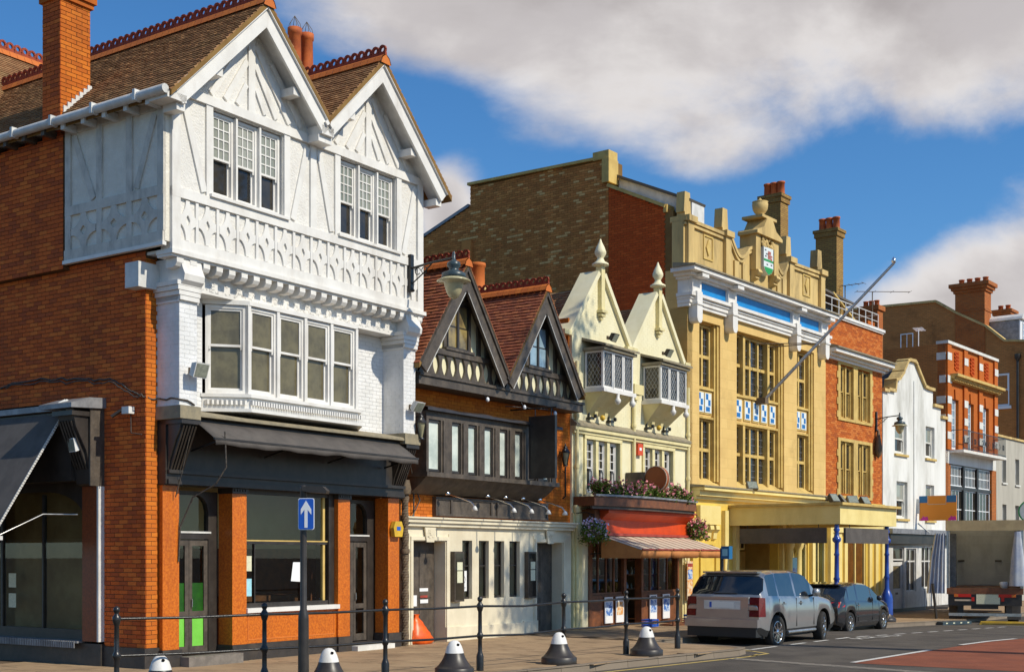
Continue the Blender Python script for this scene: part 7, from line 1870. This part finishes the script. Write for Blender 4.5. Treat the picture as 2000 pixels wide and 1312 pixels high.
# ============================================================ cars
def lerpf(tab, x):
    if x <= tab[0][0]: return tab[0][1]
    for (a, p), (c, q) in zip(tab, tab[1:]):
        if x <= c:
            t = (x - a) / (c - a); return p + (q - p) * t
    return tab[-1][1]
def car(name, label, loc, rz, P, paint):
    t = thing(name, label, 'car', loc, rz, 'cars parked in the bay')
    L, w, zb = P['L'], P['W'] / 2, P['low']
    ax_, rw, ra = P['axles'], P['rw'], P['ra']
    xs_ = sorted({0, L, *[L * i / 56 for i in range(57)], *[x for x, _ in P['top']], *[a + s_ * ra * k for a in ax_ for s_ in (-1, 1) for k in (1.0, .995, .97, .9, .78, .6, .4, .2)], *[v for g in P['glass'] for v in g], *[v for k in ('rear', 'front') for g in P[k] for v in g]})
    xs_ = [x for x in xs_ if 0 <= x <= L]
    secs = []
    for x in xs_:
        arch = 0
        for a in ax_:
            if abs(x - a) < ra: arch = rw + math.sqrt(ra * ra - (x - a) ** 2)
        e = 1 - P['taper'][0] * max(0, 1 - x / P['taper'][1]) ** 2 - P['taper'][2] * max(0, 1 - (L - x) / P['taper'][3]) ** 2
        W = w * e
        lo = zb + max(0, .10 * (1 - x / .35)) + max(0, .06 * (1 - (L - x) / .4))
        zt = lerpf(P['top'], x); zbe = min(lerpf(P['belt'], x), zt - .005)
        z0 = max(lo, arch); z1 = max(lo + P['clad'], z0 + .015); z2 = max(zb + (zbe - zb) * .55, z1 + .02); z3 = max(zbe - .07, z2 + .01)
        gh = zt - zbe
        flare = .012 if arch else 0
        if gh > .18: tw = w * e * (1 - .20 * min(1, gh / .65)); r5 = (tw, zt - .07); r6 = (tw * .86, zt - .018)
        else: r5 = (W * .90, zbe + gh * .72); r6 = (W * .70, zbe + gh * .92)
        secs.append([(W * .93 + flare, z0), (W * .985 + flare, z1), (W + flare, z2), (W * .985, z3), (W * .955, max(zbe, z3 + .01)), (r5[0], max(r5[1], zbe + .008)), (r6[0], max(r6[1], zbe + .010)), (0, zt)])
    body, cl, gl = MB(), MB(), {}
    def ing(x0, x1, k): return any(g[0] - 1e-6 <= x0 and x1 <= g[1] + 1e-6 for g in P[k])
    grid = {}
    def vid(mb, i, j, s_):
        key = (id(mb), i, j, s_ if j < 7 else 1)
        if key not in grid:
            y, z = secs[i][j]; grid[key] = len(mb.v); mb.v.append((xs_[i], s_ * y, z))
        return grid[key]
    for i in range(len(xs_) - 1):
        x0, x1 = xs_[i], xs_[i + 1]
        for j in range(7):
            for s_ in (1, -1):
                mb = body
                if j == 0: mb = cl
                if j == 4:
                    for gi, g in enumerate(P['glass']):
                        if g[0] - 1e-6 <= x0 and x1 <= g[1] + 1e-6: mb = gl.setdefault(('side_window', gi, s_), MB())
                if j in (5, 6):
                    for k in ('rear', 'front'):
                        g = P[k][0]
                        if g[0] - 1e-6 <= x0 and x1 <= g[1] + 1e-6: mb = gl.setdefault((k, 0, 1), MB())
                f = [vid(mb, i, j, s_), vid(mb, i + 1, j, s_), vid(mb, i + 1, j + 1, s_), vid(mb, i, j + 1, s_)]
                if s_ > 0: f = f[::-1]
                mb.f.append(f); mb.sm.append(True)
    for i in (0, len(xs_) - 1):
        ring = [(xs_[i], y, z) for y, z in secs[i]] + [(xs_[i], -y, z) for y, z in secs[i][-2::-1]]
        body.add(ring, [list(range(len(ring)))[::-1 if i == 0 else 1]])
    bo = body.build('car_body', paint, t)
    cl.build('lower_body', P['trim'], t)
    for (k, gi, s_), mb in gl.items(): mb.build({'side_window': 'side_window', 'rear': 'rear_window', 'front': 'windscreen'}[k], 'car_glass', t)
    MB().box(.3, L - .3, -w * .84, w * .84, zb - .05, zb + .12).build('underbody', 'car_trim', t)
    MB().box(.25, L - .3, -w * .8, w * .8, zb + .12, zb + .50).build('floor_pan', 'car_trim', t)
    for ai, a in enumerate(ax_):
        for s_ in (1, -1):
            st_ = R(14) if ai == 1 else 0
            tf = Matrix.Translation((a, s_ * (w - .115), rw)) @ Matrix.Rotation(st_ * P.get('steer', 0), 4, 'Z') @ Matrix.Rotation(R(-90 * s_), 4, 'X')
            r_ = rw
            wo_ = MB(tf).lathe(0, 0, [(r_ * .66, -.11), (r_ * .95, -.115), (r_, -.08), (r_, .075), (r_ * .95, .11), (r_ * .70, .112), (r_ * .66, .09)], 28).build('wheel', 'tyre', t)
            q = MB(tf); q.lathe(0, 0, [(r_ * .66, -.10), (r_ * .66, .09), (r_ * .70, .108), (r_ * .60, .10), (r_ * .58, .02), (r_ * .2, .01)], 24)
            for k in range(P['spokes']):
                a_ = 2 * math.pi * k / P['spokes']; q.bar((r_ * .14 * math.cos(a_), r_ * .14 * math.sin(a_), .085), (r_ * .63 * math.cos(a_), r_ * .63 * math.sin(a_), .095), .045, .03)
            q.lathe(0, 0, [(r_ * .18, .06), (r_ * .17, .105), (.01, .11)], 12); q.build('rim', 'chrome', wo_)
            MB(tf).lathe(0, 0, [(r_ * .58, .0), (.02, .0)], 16).build('brake_disc', 'car_trim', wo_)
    return t, secs, xs_
SUVP = dict(L=4.75, W=1.93, low=.30, clad=.14, trim='car_trim', axles=(.97, 3.72), rw=.385, ra=.455, spokes=10, steer=1,
            taper=(.05, .35, .14, 1.0), top=[(0, 1.0), (.03, 1.10), (.07, 1.20), (.13, 1.245), (.45, 1.70), (.60, 1.765), (1.2, 1.80), (2.2, 1.80), (2.65, 1.755), (2.85, 1.70), (3.45, 1.20), (3.6, 1.155), (4.3, 1.07), (4.62, .98), (4.75, .82)],
            belt=[(0, .97), (.13, 1.21), (.6, 1.22), (3.45, 1.14), (4.3, 1.02), (4.75, .78)], glass=[(.50, 1.02), (1.08, 1.98), (2.08, 3.02)], rear=(.14, .44), front=(2.88, 3.42))
KX = .935
for k_ in ('top', 'belt'): SUVP[k_] = [(x * KX, z) for x, z in SUVP[k_]]
SUVP['glass'] = [(a * KX, c * KX) for a, c in SUVP['glass']]; SUVP['rear'] = tuple(v * KX for v in SUVP['rear']); SUVP['front'] = tuple(v * KX for v in SUVP['front'])
SUVP['axles'] = tuple(v * KX for v in SUVP['axles']); SUVP['L'] *= KX
SUVP['glass'] = [SUVP['glass'][0], SUVP['glass'][1], SUVP['glass'][2]]; SUVP['rear'] = [SUVP['rear']]; SUVP['front'] = [SUVP['front']]
cz = -.23
suv, sc, sx = car('parked_car', 'silver four-wheel-drive car parked with its rear to the railing', (4.80, 29.22, cz), R(53), SUVP, 'car_silver')
w = SUVP['W'] / 2
def cb_(nm, m_, *b_, par=suv): return MB().box(*b_).build(nm, m_, par)
for s_ in (1, -1):
    b = MB()
    b.add([(-.016, s_ * w * .70, .76), (-.016, s_ * w * .955, .76), (.24, s_ * w * 1.004, .76), (.24, s_ * w * .9, .76), (.03, s_ * w * .70, 1.20), (.03, s_ * w * .942, 1.20), (.24, s_ * w * .99, 1.18), (.24, s_ * w * .9, 1.18)],
          [(0, 1, 5, 4), (1, 2, 6, 5), (4, 5, 6, 7), (0, 3, 2, 1), (2, 3, 7, 6), (3, 0, 4, 7)]); o = b.build('tail_lamp', 'lamp_red', suv)
    for z in (.90, 1.03): cb_('lamp_bar', 'lamp_red', -.022, .02, min(s_ * w * .68, s_ * w * .93), max(s_ * w * .68, s_ * w * .93), z, z + .012)
    b = MB().lathe(0, 0, [(.06, 0), (.10, .02), (.12, .10), (.10, .17), (.05, .19)], 10, 1.0, .8); o = b.build('wing_mirror', 'car_silver', suv); o.location = (2.77, s_ * (w + .10), 1.16)
    MB().tube([(2.77, s_ * (w - .04), 1.18), (2.77, s_ * (w + .06), 1.20)], .03, 6).build('mirror_arm', 'car_trim', suv)
    for x in (1.21, 2.14):
        b = MB(Matrix.Translation((x, s_ * (w * .985), 1.02)) @ Matrix.Rotation(R(-90 * s_), 4, 'X')); b.lathe(0, 0, [(.055, -.01), (.055, .006), (.045, .008)], 12); b.build('handle_cup', 'car_trim', suv)
        cb_('door_handle', 'car_silver', x - .10, x + .10, min(s_ * w * .985, s_ * w * 1.008), max(s_ * w * .985, s_ * w * 1.008), .1 + .915, 1.035)
    for x in (.98, 1.90, 2.88): MB().bar((x, s_ * w * .998, .48), (x, s_ * w * .985, 1.14), .010, .014, (0, s_, 0)).build('door_seam', 'car_trim', suv)
    MB().tube([(1.40, s_ * (w - .01), .36), (2.95, s_ * (w - .01), .36)], .04, 8).build('side_step', 'steel', suv)
cb_('boot_lid', 'car_silver', -.010, .04, -w * .68, w * .68, .735, 1.14); cb_('boot_step', 'car_silver', -.02, .12, -w * .68, w * .68, 1.145, 1.20)
cb_('rear_bumper', 'car_silver', -.09, .2, -w * .955, w * .955, .52, .70); cb_('bumper_lower', 'car_trim', -.06, .25, -w * .90, w * .90, .30, .518)
cb_('plate_recess', 'alu_white', -.014, .0, -.46, .46, .92, 1.12)
cb_('number_plate', 'plate', -.022, -.0145, -.30, .32, .955, 1.085); cb_('plate_band', 'sign_blue', -.0235, -.0225, .26, .318, .958, 1.082)
cb_('rear_wiper', 'car_trim', .12, .19, -.30, .28, 1.27, 1.285); cb_('roof_spoiler', 'car_silver', .36, .58, -w * .72, w * .72, 1.735, 1.775)
cb_('parcel_shelf', 'car_trim', .3, .9, -.6, .6, 1.10, 1.12)
HP = dict(L=4.03, W=1.74, low=.20, clad=.10, trim='car_dark', axles=(.72, 3.24), rw=.315, ra=.375, spokes=9,
          taper=(.10, .5, .16, 1.0), top=[(0, .80), (.03, .88), (.10, .95), (.18, .99), (.62, 1.37), (.80, 1.42), (1.5, 1.47), (2.1, 1.44), (2.4, 1.36), (3.05, 1.00), (3.2, .96), (3.7, .84), (3.95, .70), (4.03, .58)],
          belt=[(0, .79), (.18, .96), (.6, .96), (2.9, .90), (3.7, .80), (4.03, .56)], glass=[(.66, 1.22), (1.32, 2.30), (2.36, 2.75)], rear=[(.19, .60)], front=[(2.42, 3.03)])
cz2 = gz(*wB(-3, -5).xy) + RD
hb, sc, sx = car('parked_car', 'dark hatchback with red tail lamps parked ahead of the silver car', (8.45, 36.1, -.32), R(53), HP, 'car_dark')
w = HP['W'] / 2
for s_ in (1, -1):
    b = MB(); b.add([(-.005, s_ * w * .60, .82), (.03, s_ * w * .90, .78), (.30, s_ * w * .99, .80), (.06, s_ * w * .62, .92), (.12, s_ * w * .91, .93), (.40, s_ * w * .965, .92), (.3, s_ * w * .6, .85)],
                    [(0, 1, 4, 3), (1, 2, 5, 4), (3, 4, 5), (0, 2, 1), (0, 3, 6), (6, 5, 2)]); b.build('tail_lamp', 'lamp_bright_red', hb)
    b = MB().lathe(0, 0, [(.05, 0), (.09, .02), (.10, .08), (.08, .13), (.03, .15)], 10, 1.0, .8); o = b.build('wing_mirror', 'car_dark', hb); o.location = (2.62, s_ * (w + .09), .92)
    MB().box(1.2, 1.36, min(s_ * w * .99, s_ * w * 1.015), max(s_ * w * .99, s_ * w * 1.015), .80, .825).build('door_handle', 'chrome', hb)
    for x in (1.27, 2.36): MB().bar((x, s_ * w * .998, .36), (x, s_ * w * .985, .88), .010, .014, (0, s_, 0)).build('door_seam', 'black', hb)
    MB().bar((1.1, s_ * w * 1.0, .50), (2.85, s_ * w * 1.0, .50), .02, .03).build('side_moulding', 'car_trim', hb)
MB().box(-.06, .2, -w * .84, w * .84, .34, .56).build('rear_bumper', 'car_dark', hb)
MB().box(-.03, -.01, -.26, .26, .62, .73).build('number_plate', 'yellow_paint', hb)
MB().box(.55, .72, -w * .66, w * .66, 1.385, 1.42).build('roof_spoiler', 'car_dark', hb)

# ============================================================ lorry
LZ = gz(16.6, 45) + RD
lo = thing('lorry', 'open backed lorry with blue curtains and a plain white bulkhead', 'lorry', (16.62, 45.0, LZ), R(70.4))
hw = 1.27; dk = 1.22; tp = 3.62
MB().box(0, 6.2, -hw, hw, dk - .14, dk).build('load_floor', 'wood_brown', lo)
MB().box(-.04, .0, -hw, hw, dk - .20, dk + .02).build('floor_edge', 'wood_brown', lo)
MB().box(-.05, .06, -hw - .03, hw + .02, tp - .36, tp).box(.061, 6.2, -hw, -hw + .05, tp - .2, tp).box(.061, 6.2, hw - .05, hw, tp - .2, tp).build('roof_header', 'lorry_wood', lo)
MB().box(.07, 6.2, -hw + .05, hw - .05, tp - .05, tp - .01).build('box_roof', 'roof_sheet', lo)
for s_ in (1, -1):
    MB().box(0, .12, min(s_ * hw, s_ * (hw - .10)), max(s_ * hw, s_ * (hw - .10)), dk, tp - .36).build('corner_post', 'steel', lo)
    MB().box(.12, 6.1, min(s_ * hw, s_ * (hw - .03)), max(s_ * hw, s_ * (hw - .03)), dk, tp - .2).build('box_side', 'canvas_dark' if s_ < 0 else 'lead', lo)
bh = MB().box(5.0, 5.06, -hw + .04, hw - .04, dk, tp - .06).build('bulkhead', 'lorry_white', lo)
MB().box(4.97, 4.998, -.48, .75, dk + .03, dk + 1.55).build('bulkhead_door', 'lorry_white', bh)
for z in (dk + .4, dk + .9, dk + 1.65, dk + 1.95): MB().box(4.985, 4.999, -hw + .1, hw - .1, z, z + .012).build('panel_rib', 'alu_white', bh)
for y in (.80, -.55): MB().box(4.94, 4.97, y - .12, y + .12, dk + .93, dk + .99).build('door_latch', 'rust', bh)
MB().box(2.5, 5.0, hw - .30, hw - .05, dk, 3.2).build('side_boards', 'lead', lo)
b = MB(); n = 14
for i in range(n + 1):
    a = 2 * math.pi * i / n
    for z, r_ in ((dk + .1, .28), (2.2, .22), (tp - .40, .10)): b.v.append((-.06 + r_ * .6 * math.cos(a) * (1 + .25 * math.sin(5 * a)), -hw + .20 + r_ * math.sin(a), z))
for i in range(n):
    for k in range(2): b.f.append([i * 3 + k, i * 3 + 3 + k, i * 3 + 4 + k, i * 3 + 1 + k]); b.sm.append(True)
b.build('gathered_curtain', 'curtain_blue', lo)
b = MB()
for i in range(n + 1):
    y = hw + .06 + .62 * i / n
    for z, k in ((dk - .18, 1), (2.3, .8), (tp - .45, .55)): b.v.append((-.04 + .07 * math.sin(i * 1.9), hw + .04 + (y - hw - .04) * k, z))
for i in range(n):
    for k in range(2): b.f.append([i * 3 + k, i * 3 + 3 + k, i * 3 + 4 + k, i * 3 + 1 + k]); b.sm.append(True)
b.build('gathered_curtain', 'curtain_blue', lo)
MB().lathe(.4, -hw + .62, [(.05, dk), (.13, dk + .05), (.16, dk + .2), (.10, dk + .24)], 8).build('white_sack', 'paper', lo)
MB().box(.0, .10, -hw + .05, hw - .05, .62, dk - .205).build('rear_panel', 'black', lo)
for s_ in (1, -1):
    y0, y1 = sorted((s_ * 1.02, s_ * .45)); MB().box(-.05, -.001, y0, y1, .92, 1.03).build('tail_lamp', 'lamp_bright_red', lo)
    y0, y1 = sorted((s_ * 1.02, s_ * .88)); MB().box(-.055, -.051, y0, y1, .93, 1.02).build('indicator', 'lamp_amber', lo)
    y0, y1 = (.34, .44) if s_ > 0 else (-.64, -.54); MB().box(-.05, -.001, y0, y1, .78, .92).build('reflector', 'lamp_bright_red', lo)
MB().box(-.04, -.001, -.50, .28, .68, 1.04).build('number_board', 'paper_cream', lo)
MB().box(-.04, -.001, .42, 1.0, .78, .84).build('warning_strip', 'stripe_cream', lo)
MB().box(-.12, .0, -1.2, 1.2, .26, .36).build('under_bumper', 'steel', lo)
for s_ in (1, -1): MB().box(.55, .57, min(s_ * .75, s_ * 1.2), max(s_ * .75, s_ * 1.2), .12, .62).build('mud_flap', 'canvas_dark', lo); MB().tube([(-.02, s_ * 1.18, dk), (-.02, s_ * 1.18, tp - .4)], .018, 6).build('door_rod', 'steel', lo)
MB().box(.1, 5.5, -.45, .45, .5, .9).box(.2, .3, -.9, -.7, .3, .7).box(.2, .3, .7, .9, .3, .7).build('chassis', 'black', lo)
for x in (1.4, 5.6):
    for s_ in (1, -1):
        tf = Matrix.Translation((x, s_ * 1.0, .42)) @ Matrix.Rotation(R(-90 * s_), 4, 'X')
        o = MB(tf).lathe(0, 0, [(.26, -.2), (.41, -.2), (.42, -.15), (.42, .12), (.40, .16), (.26, .16)], 22).build('wheel', 'tyre', lo)
        MB(tf).lathe(0, 0, [(.26, .1), (.24, .12), (.10, .06), (.01, .08)], 14).build('rim', 'steel', o)
cab = MB(); cab.prism([(6.25, .5), (8.1, .5), (8.15, 1.5), (7.9, 2.6), (6.25, 2.7)], 'y', -1.15, 1.15); cab.build('cab', 'lorry_white', lo)
# loose things on the road edge by the lorry
t = thing('ramp', 'yellow wheel ramp lying at the kerb under the lorry tail', 'ramp', wB(10.7, -5.15, gz(*wB(10.7, -5).xy) + RD), R(70.4) - math.pi / 2)
b = MB(); b.prism([(0, 0), (1.75, 0), (1.6, .11), (.06, .11)], 'y', 0, .35); b.build('ramp_body', 'yellow_paint', t); MB().box(.1, 1.6, -.006, -.001, .03, .05).build('ramp_edge', 'black', t)
t = thing('barrier_base', 'dark blue strip with pale studs lying along the kerb before the lorry', 'barrier', wB(8.9, -4.55, gz(*wB(8.9, -4.5).xy) + RD), R(62) - R(30))
MB().box(0, 1.45, 0, .25, 0, .11).build('base_body', 'lamp_metal', t)
for k in range(4): MB().box(.15 + k * .36, .24 + k * .36, -.006, -.001, .04, .08).build('base_stud', 'paper_cream', t)
t = thing('prop_pole', 'dark leaning pole on the pavement left of the lorry', 'pole', (15.0, 45.4, gz(15, 45)), 0)
MB().tube([(.05, 0, 0), (-.08, 0, 1.25)], .05, 7).build('pole_shaft', 'black', t); MB().box(-.3, .45, -.03, .03, .34, .42).build('pole_crossbar', 'black', t)

# ============================================================ unseen tree, added over the road to dapple the pub with shade
tr = thing('shade_tree', 'tall leafy tree out of view over the road, added to shade the pub', 'tree', (15.25, 23.8, -.13), 0)
rgt = random.Random(12)
MB().tube([(0, 0, -.1), (.1, .05, 4), (-.05, .1, 8), (.1, 0, 12), (.05, .05, 16)], [.34, .27, .22, .16, .07], 10).build('trunk', 'bark', tr)
b = MB(); tips = []
for k in range(16):
    z = 10.5 + k * .45; a = k * 2.4; r_ = rgt.uniform(1.2, 2.3)
    e = Vector((r_ * math.cos(a), r_ * math.sin(a), z + rgt.uniform(1.5, 3.0)))
    m_ = Vector((e.x * .45, e.y * .45, z + 1.2)); b.tube([(0, 0, z), m_, e], [.09, .06, .02], 6)
    tips += [e, m_.lerp(e, .5)]
b.build('limb', 'bark', tr)['kind'] = 'stuff'
clumps = [t_ + Vector((rgt.gauss(0, .45), rgt.gauss(0, .45), rgt.gauss(0, .5))) for t_ in tips for _ in range(4)]
b = MB(); leaves(b, clumps, 7500, .20, (.38, .38, .38), rgt, .8); o = b.build('crown', 'tree_leaf', tr); o['kind'] = 'stuff'
